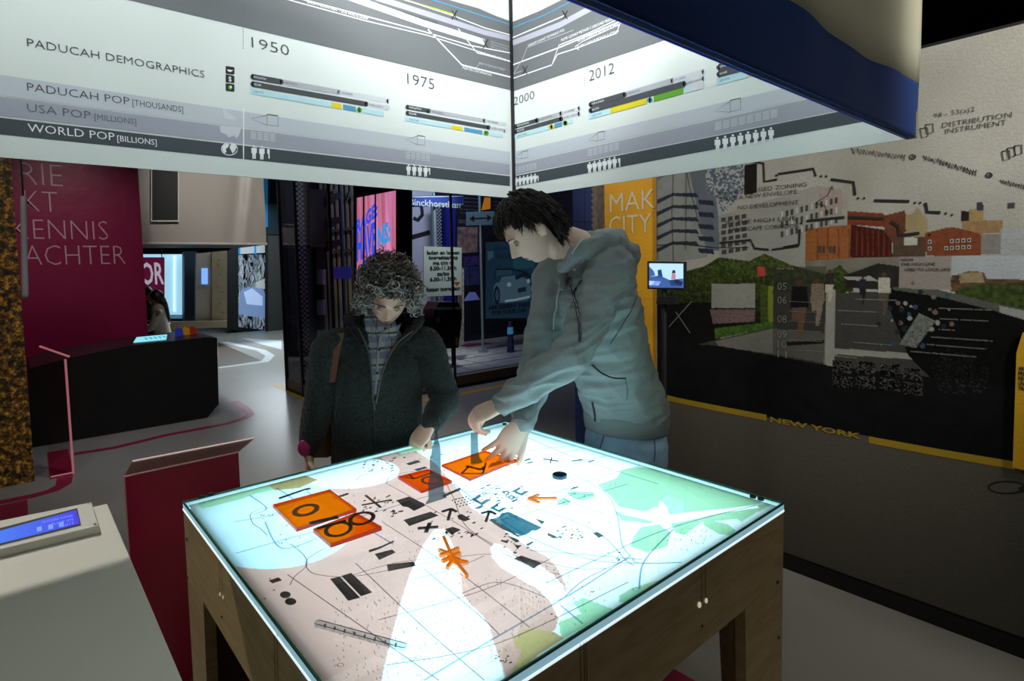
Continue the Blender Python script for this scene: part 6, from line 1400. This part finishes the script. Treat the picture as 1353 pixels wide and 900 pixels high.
for i in range(2800):
    ph = q.uniform(-math.pi, math.pi); a = abs(ph); lim = 53 if a < .55 else (50 if a < 1.2 else 76 if a < 1.45 else 126)
    th = math.radians(lim)*math.sqrt(q.random())
    if 1.2 < a < 1.95 and th > math.radians(74): th = math.radians(q.uniform(40, 74))
    p, n = cap_pt(th, ph, 1.02, q.uniform(1.05, 1.24)*(1.08 if a > 1.9 else 1)); down = Vector((0, 0, -1)); side_ = Vector((math.sin(ph), math.cos(ph), 0))
    fl_ = (Vector((.0, 1, 0)) if a < 1.3 else Vector((0, -.2, -1)))
    tan = (fl_*1.0+side_*.8+down*.7*math.sin(th)); tan = (tan-n*tan.dot(n)).normalized()+n*q.uniform(.05, .3)+Vector((q.uniform(-.4, .4), q.uniform(-.3, .3), q.uniform(-.2, .2)))*.7
    cu = (down*.9 - n*.25 + Vector((q.uniform(-.5, .5), q.uniform(-.5, .5), q.uniform(-.3, .3))))
    d3 = toW(tan, Vector(), hFw, hUp, HX); c3 = toW(cu, Vector(), hFw, hUp, HX)
    lock(mb, toW(p, HO, hFw, hUp, HX), d3, hUp, q.uniform(.035, .066)*(.85 if a < .55 else .62 if a < 1.35 else 1), q.uniform(.0016, .0034), c3, k=5)
hair = mb.build('hair', HM, man, smooth=True)
# hoodie
HD = mat('hoodie_heather', '8f9695', .9, var=.10, vscale=220, bump=.25, bscale=320)
HD2 = mat('hoodie_rib', '868d8c', .9, bump=.6, bscale=90, stretch=(1, 1, 6))
ph_ = []
hb0 = hipc+ZZ*.035
ph_.append(tube([nb0+Vector((.035, .0, -.015)), shm+Vector((.025, 0, -.035)), chest.lerp(shm, .4)+Vector((.0, 0, 0)), chest+Vector((.01, 0, -.02)), chest.lerp(hb0, .5)+Vector((.0, 0, 0)), hb0+ZZ*.055, hb0],
     [(.085, .078), (.165, .105), (.192, .125), (.185, .128), (.176, .130), (.185, .142), (.176, .135)], side=SIDE, n=32, k=5))
for S, E_, Wr, sg in ((S_l, E_l, Wr_l, 1), (S_r, E_r, Wr_r, -1)):
    c0 = shm+SIDE*.09*sg+Vector((.02, 0, -.035)); cf = Wr.lerp(E_, .04)
    ph_.append(tube([c0, S.lerp(E_, .06), S.lerp(E_, .45), E_, E_.lerp(Wr, .35), E_.lerp(Wr, .75), E_.lerp(Wr, .90), cf],
        [.088, .086, .076, .066, .062, .052, .048, .042], n=22, k=5))
# hood lying on the upper back
ph_.append(tube([W(743, 352, 2.13), W(768, 334, 2.07), W(797, 322, 2.10), W(814, 324, 2.22), W(802, 312, 2.36), W(768, 322, 2.42)], [(.020, .016), (.034, .028), (.046, .04), (.055, .05), (.046, .04), (.034, .03)], n=16, k=5))
ph_.append(ellipsoid(W(812, 338, 2.24), (.068, .11, .07)))
hc = shm+Vector((.085, 0, .01))
ph_.append(tube([shm+SIDE*.095+Vector((-.035, 0, .015)), shm+SIDE*.105+Vector((.04, 0, .035)), hc+SIDE*.05+ZZ*.03, hc-SIDE*.05+ZZ*.03, shm-SIDE*.105+Vector((.04, 0, .035)), shm-SIDE*.095+Vector((-.035, 0, .015))],
     [.026, .042, .052, .052, .042, .026], n=16, k=5))
ph_.append(ellipsoid(hc+Vector((.03, 0, -.04)), (.045, .125, .09)))
# collar fronts
for sg in (1, -1): ph_.append(tube([shm+SIDE*.085*sg+Vector((-.01, 0, .03)), shm+SIDE*.055*sg+Vector((-.09, 0, -.01)), shm+SIDE*.022*sg+Vector((-.125, 0, -.085))], [(.022, .016), (.022, .016), (.014, .010)], n=12, k=5))
def hd_disp(v):
    q = v*1.0; a = noise.noise(Vector((q.x*9, q.y*9, q.z*7+3))); b_ = noise.noise(Vector((q.x*16+5, q.y*16, q.z*11)))
    c_ = noise.noise(Vector((q.x*5+q.z*9, q.y*5+q.z*9, q.z*24-q.x*10)))
    return .017*(.35-abs(a))+.009*(.3-abs(b_))+.018*(.22-abs(c_))
hoodie = fuse(ph_, .006, 5, 'hoodie', HD, man, hd_disp)
def zz_wr(): pass
ht = bvh(hoodie)
DG = mat('zip_grey', '3a3c3c', .5); ZM_ = mat('zip_metal', 'b8bcc0', .3, .8)
ribbon(stick(ht, [(753, 368), (756, 382), (761, 400), (766, 430), (766, 452)], .003), DG, 'zip_tape', man, .006)
ribbon(stick(ht, [(754, 368), (757, 382), (762, 400), (767, 430), (767, 452)], .006), ZM_, 'zip_teeth', man, .002)
ribbon(stick(ht, [(783, 532), (786, 545), (787, 556)], .004), DG, 'zip_tape', man, .004)
ribbon(stick(ht, [(760, 522), (764, 538), (765, 548)], .002), mat('seam', '5f6666', .9), 'seam', man, .002)
ribbon(stick(ht, [(741, 372), (738, 395), (731, 420), (730, 436)], .006), mat('cord_pale', 'c3c8c6', .7), 'drawstring', man, .0035)
ribbon(stick(ht, [(770, 318), (762, 328), (757, 336)], .006), mat('cord_pale', 'c3c8c6', .7), 'drawstring', man, .0035)
ribbon(stick(ht, [(783, 483), (795, 493), (810, 499), (827, 500)], .001), mat('pocket_shadow', '2c3132', .95), 'pocket_opening', man, .003)
ribbon(stick(ht, [(826, 500), (829, 515), (828, 528)], .002), mat('seam', '5f6666', .9), 'seam', man, .0015)
ribbon(stick(ht, [(846, 360), (838, 400), (822, 430), (806, 455)], .002), mat('seam', '5f6666', .9), 'seam', man, .002)
# ribbed hem and cuffs
hem = []
V, F = tube([hb0+ZZ*.045, hb0+ZZ*.02, hb0-ZZ*.035], [(.178, .138), (.188, .146), (.182, .141)], side=SIDE, n=40, k=4, cap=False); obj('hem_band', V, F, HD2, man, smooth=True)
for E_, Wr in ((E_l, Wr_l), (E_r, Wr_r)):
    dv = (Wr-E_).normalized(); V, F = tube([Wr-dv*.055, Wr-dv*.02, Wr+dv*.012], [.045, .0425, .040], n=24, k=4, cap=False); o = obj('cuff', V, F, HD2, man, smooth=True); s_ = o.modifiers.new('s', 'SOLIDIFY'); s_.thickness = .004
# jeans
JN = mat('denim', 'a6cbe8', .85, var=.22, vscale=9, bump=.3, bscale=260)
pj = [tube([hipc+ZZ*.03, hipc-ZZ*.05, hipc-ZZ*.13], [(.168, .122), (.180, .135), (.165, .125)], side=SIDE, n=28, k=4)]
for hp_, kn, an in knees: pj.append(tube([hp_+ZZ*.0, hp_.lerp(kn, .5), kn, kn.lerp(an, .5), an], [.102, .090, .074, .070, .064], n=20, k=5))
jeans = fuse(pj, .007, 4, 'jeans', JN, man, lambda v: .007*(.4-abs(noise.noise(Vector((v.x*8, v.y*8, v.z*14+9))))))
jt = bvh(jeans); SE = mat('denim_seam', '3f607c', .9)
for pts in ([(800, 560), (797, 580), (790, 600)], [(815, 558), (830, 566), (850, 569), (866, 566)], [(770, 556), (776, 566), (788, 570)], [(862, 560), (865, 590), (864, 610)]): ribbon(stick(jt, pts, .002), SE, 'seam', man, .002)
for hp_, kn, an in knees: 
    V, F = tube([an+Vector((.045, 0, -.045)), an+Vector((-.02, 0, -.04)), an+Vector((-.10, 0, -.055)), an+Vector((-.19, 0, -.065))], [(.040, .042), (.046, .048), (.050, .032), (.038, .022)], side=SIDE, n=16, k=4); obj('shoe', V, F, mat('shoe_grey', '35383c', .7), man, smooth=True)
# ---------------------------------------------------------------- woman with curly grey hair
wf = (LAT*.34-DEP*.94).normalized(); ws = ZZ.cross(wf).normalized()        # her left side (right in the photo)
wo = W(500, 500, 2.42); 
wom = thing('person', 'grey curly-haired woman in dark fleece jacket and checked shirt looking down at the table', 'person', (wo.x, wo.y, 0))
SK2 = skinmat('skin_woman', 'ecc4aa', 'a0605a')
whip = W(502, 640, 2.45); whip.z = .86
wch = W(500, 500, 2.38); wsh = W(498, 447, 2.37); wnb = W(501, 432, 2.35)
WS_r = W(438, 455, 2.30); WS_l = W(560, 450, 2.42)
WE_r = W(422, 535, 2.34); WW_r = W(408, 596, 2.34)
WE_l = W(588, 528, 2.40); WW_l = W(569, 560, 2.25)
HO2 = W(513, 391, 2.29); hf = (LAT*.22-DEP*.97).normalized(); pit2 = math.radians(36)
F2 = hf*math.cos(pit2)-ZZ*math.sin(pit2); U2 = hf*math.sin(pit2)+ZZ*math.cos(pit2); U2 = (U2+LAT*.10).normalized()
parts, X2 = head_part(HO2, F2, U2, .96, jaw=.9, nose=.9)
F2 = F2.normalized(); U2 = (U2-F2*U2.dot(F2)).normalized()
parts.append(tube([HO2-U2*.04-F2*.03, HO2-U2*.09-F2*.05, wnb, wsh-ZZ*.06], [(.052, .052), (.050, .052), (.054, .054), (.085, .065)], side=ws, n=20))
parts.append(tube([wsh-ZZ*.05, wch, whip+ZZ*.12, whip-ZZ*.04], [(.11, .07), (.13, .09), (.14, .10), (.155, .11)], side=ws, n=20))
for S, E_, Wr in ((WS_r, WE_r, WW_r), (WS_l, WE_l, WW_l)): parts.append(tube([S, S.lerp(E_, .5), E_, E_.lerp(Wr, .4), Wr], [.048, .043, .038, .034, .024], n=14))
wk = []
for sgn in (1, -1):
    hp_ = whip+ws*(.085*sgn)-ZZ*.04; an = Vector((wo.x+ws.x*.10*sgn, wo.y+ws.y*.10*sgn, .085))-wf*.02; kn = hp_.lerp(an, .5)+wf*.02; wk.append((hp_, kn, an))
    parts.append(tube([hp_, hp_.lerp(kn, .5), kn, kn.lerp(an, .4), an], [.082, .072, .052, .050, .034], n=16)); parts.append(tube([an-ZZ*.04, an+wf*.08-ZZ*.052, an+wf*.15-ZZ*.058], [(.03, .028), (.038, .024), (.03, .016)], side=ws, n=12))
Fw = (W(563, 583, 2.18)-W(571, 556, 2.26)).normalized()
Fh = -LAT*.60-ZZ*.72-DEP*.15; Nh = DEP*.75+LAT*.45-ZZ*.4
ph2, iw2 = hand_parts(WW_l, Fh, Nh, Nh.cross(Fh), .175, [(.65, .9, .5), (.85, 1.0, .5), (1.05, 1.1, .55), (1.25, 1.2, .6)], .06, (.4, .3, .3), tdir=(-ZZ*.85-DEP*.2+LAT*.25)); parts += ph2
ph3, iw3 = hand_parts(WW_r, -ZZ*.95+wf*.15, (ws*.8+wf*.2), wf, .165, [(.4, .5, .3), (.45, .55, .35), (.5, .6, .4), (.55, .6, .4)], .04); parts += ph3
wb = fuse(parts, .0042, 4, 'body', SK2, wom)
lip2 = mat('lips_woman', 'b4645c', .4); wb.data.materials.append(lip2); lc2 = HO2+(F2*.094-U2*.071)*1.0
for i in project_polys(wb, lambda x, y, n, c: ((c-lc2).dot(U2)/.0085)**2+((c-lc2).dot(X2)/.022)**2+((c-lc2).dot(F2)/.03)**2 < 1): wb.data.polygons[i].material_index = 1
nails(iw2, Nh, NAIL, wom)
face_extras(wom, HO2, F2, U2, X2, .96, mat('brow_grey', '5a5048', .8), .9)
# curly hair
HG = mat('hair_grey', '77706a', .6, var=.35, vscale=28); HG2 = mat('hair_grey_dark', '3c342c', .65, var=.3, vscale=28); HG3 = mat('hair_silver', 'b3b4b0', .55, var=.2, vscale=28)
mbs = [MB(), MB(), MB()]; q = random.Random(21); mbc = MB()
V = []; F = []
for i in range(23):
    for j in range(40):
        ph = 2*math.pi*j/40; a = abs(math.atan2(math.sin(ph), math.cos(ph))); lim = math.radians(50 if a < .8 else (76 if a < 1.3 else 110))
        p, n = cap_pt(.02+lim*i/22, ph, .96, 1.24); V.append(toW(p, HO2, F2, U2, X2))
for i in range(22):
    for j in range(40): F.append((i*40+j, (i+1)*40+j, (i+1)*40+(j+1) % 40, i*40+(j+1) % 40))
F.append(tuple(range(40))); mbs[1].add(V, F)
for i in range(3000):
    ph = q.uniform(-math.pi, math.pi); a = abs(ph); lim = 56 if a < .75 else (84 if a < 1.3 else 112); th = math.radians(lim)*math.sqrt(q.random())
    rr = q.uniform(1.15, 1.58)*(1-.06*(th < .5)); p, n = cap_pt(th, ph, .96, rr)
    # a small corkscrew
    ax_ = (n*q.uniform(.1, .8)+Vector((q.uniform(-1, 1), q.uniform(-1, 1), q.uniform(-1.1, .5)))).normalized(); u_ = ax_.orthogonal().normalized(); v_ = ax_.cross(u_)
    cr_ = q.uniform(.006, .013); L_ = q.uniform(.012, .036); tt = q.uniform(1.2, 2.2)*math.pi; p0_ = q.uniform(0, 6.28); pts = []
    for k in range(7): t = k/6; an = p0_+tt*t; pts.append(toW(p+ax_*(L_*t)+u_*(cr_*math.cos(an))+v_*(cr_*math.sin(an)), HO2, F2, U2, X2))
    r = q.uniform(.0013, .0027); w_ = toW(p, HO2, F2, U2, X2)
    low = (HO2.z+.05-w_.z)/.12; s_ = q.random()*.9+low*.42
    mbs[2 if s_ > .75 else (0 if s_ > .30 else 1)].add(*tube(pts, [r*.7, r, r*1.1, r*1.1, r, r*.8, r*.35], n=5, k=1, cap=False))
for m_, mm in zip(mbs, (HG, HG2, HG3)): m_.build('hair', mm, wom, smooth=True)
# fleece jacket, checked shirt
FL = mat('fleece_dark', '27302f', .95, var=.6, vscale=90, bump=1, bscale=85, sheen=.15)
FL2 = mat('fleece_collar', '24221d', .95, var=.4, vscale=140, bump=.8, bscale=150, sheen=.1)
jp = [tube([wnb+ZZ*.012-wf*.02, wsh-ZZ*.01, wsh.lerp(wch, .6), wch, wch.lerp(whip, .5), whip, whip-ZZ*.16], [(.078, .070), (.135, .094), (.176, .128), (.182, .140), (.180, .140), (.19, .145), (.195, .15)], side=ws, n=32, k=5)]
for S, E_, Wr, sg in ((WS_r, WE_r, WW_r, -1), (WS_l, WE_l, WW_l, 1)):
    jp.append(tube([wsh+ws*.07*sg-ZZ*.03, S.lerp(E_, .05), S.lerp(E_, .5), E_, E_.lerp(Wr, .4), E_.lerp(Wr, .93)], [.064, .070, .066, .062, .055, .044], n=22, k=5))
jacket = fuse(jp, .006, 5, 'fleece_jacket', [FL], wom, lambda v: .006*(.4-abs(noise.noise(v*9)))+.003*noise.noise(v*55))
VEE = [(481, 398), (484, 425), (487, 450), (489, 480), (492, 512), (493, 528), (497, 525), (502, 505), (508, 480), (520, 455), (534, 440), (540, 425), (530, 405)]
bm = bmesh.new(); bm.from_mesh(jacket.data); off = Vector(wom.location)+Vector(jacket.location)
kill = [f for f in bm.faces if f.normal.dot(ray(500, 470)) < .1 and pip(*proj(f.calc_center_median()+off), VEE)]
bmesh.ops.delete(bm, geom=kill, context='FACES'); bm.to_mesh(jacket.data); bm.free()
PLD = bpy.data.materials.new('shirt_plaid'); PLD.use_nodes = True; nt = PLD.node_tree; b = nt.nodes['Principled BSDF']; b.inputs['Roughness'].default_value = .85
tc = nt.nodes.new('ShaderNodeTexCoord'); vr = nt.nodes.new('ShaderNodeVectorRotate'); vr.rotation_type = 'Z_AXIS'; nt.links.new(tc.outputs['Object'], vr.inputs['Vector']); vr.inputs['Angle'].default_value = -math.atan2(LAT.y, LAT.x)
sx = nt.nodes.new('ShaderNodeSeparateXYZ'); nt.links.new(vr.outputs[0], sx.inputs[0])
def stripe(out, per, wid, ph):
    a = nt.nodes.new('ShaderNodeMath'); a.operation = 'MULTIPLY_ADD'; nt.links.new(out, a.inputs[0]); a.inputs[1].default_value = 1/per; a.inputs[2].default_value = ph+10
    f = nt.nodes.new('ShaderNodeMath'); f.operation = 'FRACT'; nt.links.new(a.outputs[0], f.inputs[0]); c = nt.nodes.new('ShaderNodeMath'); c.operation = 'LESS_THAN'; nt.links.new(f.outputs[0], c.inputs[0]); c.inputs[1].default_value = wid; return c.outputs[0]
def over(prev, fac, col, k):
    m_ = nt.nodes.new('ShaderNodeMix'); m_.data_type = 'RGBA'; mu = nt.nodes.new('ShaderNodeMath'); mu.operation = 'MULTIPLY'; nt.links.new(fac, mu.inputs[0]); mu.inputs[1].default_value = k; nt.links.new(mu.outputs[0], m_.inputs['Factor'])
    if prev is None: m_.inputs[6].default_value = (*lin('b4b4b0'), 1)
    else: nt.links.new(prev, m_.inputs[6])
    m_.inputs[7].default_value = (*lin(col), 1); return m_.outputs[2]
o1 = over(None, stripe(sx.outputs['Z'], .062, .42, 0), '5f7391', .75); o1 = over(o1, stripe(sx.outputs['Z'], .062, .13, .45), '33261f', .9); o1 = over(o1, stripe(sx.outputs['X'], .05, .35, .2), '6f7f98', .5); o1 = over(o1, stripe(sx.outputs['X'], .05, .08, .75), '4a3326', .7); o1 = over(o1, stripe(sx.outputs['Z'], .062, .06, .75), 'a07a4a', .6)
nt.links.new(o1, b.inputs['Base Color'])
sh = fuse([tube([wnb+ZZ*.035-wf*.0, wnb+ZZ*.0, wsh-ZZ*.015, wsh.lerp(wch, .6), wch, wch.lerp(whip, .5), whip], [(.064, .062), (.072, .068), (.125, .093), (.158, .118), (.162, .126), (.160, .128), (.165, .13)], side=ws, n=28, k=5)], .007, 4, 'shirt', PLD, wom, lambda v: .003*noise.noise(v*14))
st_ = bvh(sh)
ribbon(stick(st_, [(505, 437), (500, 460), (498, 490), (496, 520)], .003), mat('placket', 'a6a8a8', .8), 'placket', wom, .005)
for p in ((509, 434), (501, 462), (498, 493)):
    h = st_.ray_cast(CAMP, ray(*p).normalized())
    if h[0]: c = h[0]-ray(*p).normalized()*.010; n = -ray(*p).normalized(); MB().cyl(c, c+n*.002, .0055, 16).build('button', mat('button', '2b3440', .3), wom)
# shirt collar wings
SC_ = PLD
for px in ([(483, 412), (480, 424), (485, 440), (493, 447), (500, 441), (496, 430), (489, 418)], [(508, 437), (503, 441), (511, 449), (524, 443), (530, 428), (520, 432)]):
    P_ = [W(x, y, 2.252+.0016*abs(x-504)) for x, y in px]; o = MB().prism(P_, DEP*.006).build('shirt_collar', PLD, wom, bevel=.002)
# jacket collar: thick folded roll open at front
ctube = []
cl_l = [W(470, 418, 2.40), W(466, 420, 2.33), W(474, 434, 2.26), W(486, 462, 2.225), W(491, 500, 2.215), W(493, 532, 2.215)]
cl_r = [W(542, 418, 2.42), W(549, 422, 2.36), W(545, 438, 2.28), W(523, 456, 2.235), W(506, 490, 2.215), W(497, 532, 2.215)]
vw = ray(500, 450).normalized()
ctube.append(tube([wnb-wf*.09, W(474, 418, 2.44), W(462, 424, 2.36), W(468, 436, 2.28), W(480, 455, 2.235)], [(.020, .03), (.022, .034), (.034, .018), (.030, .012), (.012, .007)], side=(LAT-ZZ*.8), n=14, k=5)); ctube.append(tube([wnb-wf*.09, W(540, 418, 2.46), W(552, 426, 2.40), W(543, 440, 2.30), W(524, 458, 2.24)], [(.020, .03), (.022, .034), (.034, .018), (.030, .012), (.012, .007)], side=(LAT+ZZ*.8), n=14, k=5))
fuse(ctube, .0055, 4, 'jacket_collar', FL2, wom, lambda v: .003*noise.noise(v*55))
ZB = mat('zip_bronze', '6f6f6a', .35, .7); jt2 = bvh(jacket)
for c in (cl_l, cl_r):
    V, F = tube([p-ray(500, 470).normalized()*.012 for p in c[2:]], [.0032]*4, n=8, k=5); obj('zip_edge', V, F, ZB, wom, smooth=True)
ribbon(stick(jt2, [(494, 530), (494, 560), (496, 600)], .004), mat('zip_dark', '141818', .5), 'closed_zip', wom, .004)
V, F = tube([W(494, 530, 2.205), W(494.5, 541, 2.205)], [.004, .003], n=8, k=2); obj('zip_pull', V, F, ZB, wom, smooth=True)
# watch on the raised wrist
dv = (WW_l-WE_l).normalized(); V, F = tube([WW_l-dv*.008, WW_l+dv*.008], [.031, .031], n=24, k=2, cap=False); o = obj('watch_strap', V, F, mat('watch_silver', 'c8ccd0', .25, .9), wom, smooth=True); s_ = o.modifiers.new('s', 'SOLIDIFY'); s_.thickness = .003
# trousers and shoes
TR = mat('trouser_dark', '121417', .9)
pj = [tube([whip+ZZ*.02, whip-ZZ*.10], [(.16, .12), (.165, .125)], side=ws, n=24, k=3)]
for hp_, kn, an in wk: pj.append(tube([hp_, hp_.lerp(kn, .5), kn, kn.lerp(an, .5), an], [.095, .085, .070, .066, .062], n=18, k=4))
fuse(pj, .008, 4, 'trousers', TR, wom)
for hp_, kn, an in wk: V, F = tube([an-wf*.03-ZZ*.045, an+wf*.04-ZZ*.045, an+wf*.10-ZZ*.055, an+wf*.165-ZZ*.062], [(.036, .038), (.042, .04), (.044, .028), (.034, .02)], side=ws, n=16, k=4); obj('shoe', V, F, BLACK, wom, smooth=True)
# shoulder bag with brown strap
bag = thing('shoulder_bag', 'brown leather shoulder bag hanging from the woman\'s right shoulder', 'bag', tuple(W(436, 560, 2.52)))
BR = mat('leather_brown', '6b3a20', .45, bump=.1, bscale=60)
def surf(px, py, lift=.004):
    h = jt2.ray_cast(CAMP, ray(px, py).normalized())
    return (h[0]-ray(px, py).normalized()*lift) if h[0] else None
sp_ = [surf(x, y, .006) for x, y in ((452, 424), (449, 440), (444, 462), (440, 485), (437, 505))]; sp_ = [p for p in sp_ if p]
if len(sp_) > 2:
    V = []; F = []
    for i, p in enumerate(sp_): V += [p-LAT*.017, p+LAT*.017, p+LAT*.017+DEP*.004, p-LAT*.017+DEP*.004]; F += ([(4*i-4+a, 4*i-4+(a+1) % 4, 4*i+(a+1) % 4, 4*i+a) for a in range(4)] if i else [])
    obj('strap', V, F, BR, bag)
bp_ = W(432, 560, 2.56); MB().obox(bp_, LAT*.05, DEP*.12, ZZ*.12).build('bag_body', BR, bag, bevel=.02)
# pink phone in her lowered hand
pk = thing('pink_case', 'bright pink object held in the woman\'s lowered right hand', 'phone', tuple(W(401, 593, 2.32)))
V, F = ellipsoid(W(402, 592, 2.30), (.026, .016, .034), (LAT, DEP, ZZ)); obj('shell', V, F, mat('pink_gloss', 'b0246e', .3), pk, smooth=True)
# ---------------------------------------------------------------- two seated visitors far behind
def seated(label, px, dep, hairc, topc, long_, s=1.0, turn=1, lean=0):
    hd_ = W(px[0], px[1], dep); t = thing('person', label, 'person', (hd_.x, hd_.y, 0)); z0 = hd_.z
    f = (-LAT*.6*turn-DEP*.3).normalized(); sd = ZZ.cross(f)
    nk = hd_-ZZ*.15*s-f*.03; hp_ = Vector((hd_.x, hd_.y, max(.5, z0-.72*s)))-f*(.06+lean)
    parts = [ellipsoid(hd_, (.085*s, .075*s, .115*s), (f, sd, ZZ)), tube([hd_-ZZ*.08*s, nk], [.05*s, .055*s]), tube([nk-ZZ*.05, nk.lerp(hp_, .5), hp_], [(.15*s, .09*s), (.15*s, .10*s), (.16*s, .12*s)], side=sd, n=18)]
    parts.append(ellipsoid(hd_+f*.088*s-ZZ*.01, (.014, .012, .02), (f, sd, ZZ)))
    for g_ in (1, -1):
        sh_ = nk-ZZ*.07*s+sd*.16*s*g_; el = sh_-ZZ*.24*s+f*.10; wr = el+f*.2-ZZ*.02-sd*.08*g_
        parts.append(tube([sh_, el, wr], [.05*s, .042*s, .028*s], n=12)); kn = hp_+f*.42+sd*.1*g_; ft = Vector((kn.x, kn.y, .07)); parts.append(tube([hp_+sd*.08*g_, kn, ft], [.085*s, .065*s, .045*s], n=12)); parts.append(tube([ft-ZZ*.03, ft+f*.15-ZZ*.04], [(.035, .03), (.035, .025)], side=sd, n=10))
        hp2, _ = hand_parts(wr, f, -ZZ, -sd*g_, .16); parts += hp2
    b_ = fuse(parts, .012, 2, 'body', mat('skin_far', '8a5a44', .6), t)
    jack = fuse([tube([nk-ZZ*.03, nk.lerp(hp_, .5), hp_], [(.165*s, .10*s), (.17*s, .12*s), (.18*s, .14*s)], side=sd, n=18)]+[tube([nk-ZZ*.07*s+sd*.14*s*g_, nk-ZZ*.31*s+sd*.16*s*g_+f*.10, nk-ZZ*.33*s+sd*.1*s*g_+f*.25], [.065*s, .058*s, .045*s], n=12) for g_ in (1, -1)], .014, 2, 'top', mat('top_'+topc, topc, .8), t)
    fuse([tube([hp_+sd*.08*g_, hp_+f*.42+sd*.1*g_, Vector((hp_.x, hp_.y, .12))+f*.42+sd*.1*g_], [.10*s, .08*s, .06*s], n=12) for g_ in (1, -1)], .015, 2, 'trousers', mat('trouser_far', '2a1a16', .8), t)
    hp3 = [ellipsoid(hd_-f*.02+ZZ*.02, (.10*s, .09*s, .12*s), (f, sd, ZZ))]
    if long_: hp3.append(tube([hd_-f*.05+ZZ*.04, hd_-f*.11-ZZ*.10, hd_-f*.14-ZZ*.26, hd_-f*.17-ZZ*.38], [(.075, .06), (.08, .05), (.07, .04), (.03, .02)], side=sd, n=14))
    ho = fuse(hp3, .010, 2, 'hair', mat('hair_'+hairc, hairc, .5), t, lambda v: .004*noise.noise(v*30))
    return hp_
s1 = seated('seated woman with long dark hair and a white top in the far room', (206, 394), 9.4, '0d0807', 'b9b6ac', True, 1.0, 1)
s2 = seated('seated person in dark clothes behind the woman with long hair', (196, 389), 9.9, '0a0706', '17130f', False, 1.0, -1)
bz_ = min(s1.z, s2.z)-.13
bn2 = thing('long_bench', 'low dark bench under the two seated visitors', 'bench', ((s1.x+s2.x)/2, (s1.y+s2.y)/2, 0)); cb_ = (s1+s2)/2
MB().obox((cb_.x, cb_.y, bz_-.03), LAT*.75, DEP*.22, ZZ*.03).build('seat', mat('bench_dark', '2c2622', .6), bn2)
for l_ in (-.6, .6): MB().obox(Vector((cb_.x, cb_.y, (bz_-.06)/2))+LAT*l_, LAT*.03, DEP*.18, ZZ*((bz_-.06)/2)).build('leg', mat('bench_dark', '2c2622', .6), bn2)
# vinyl: everything placed
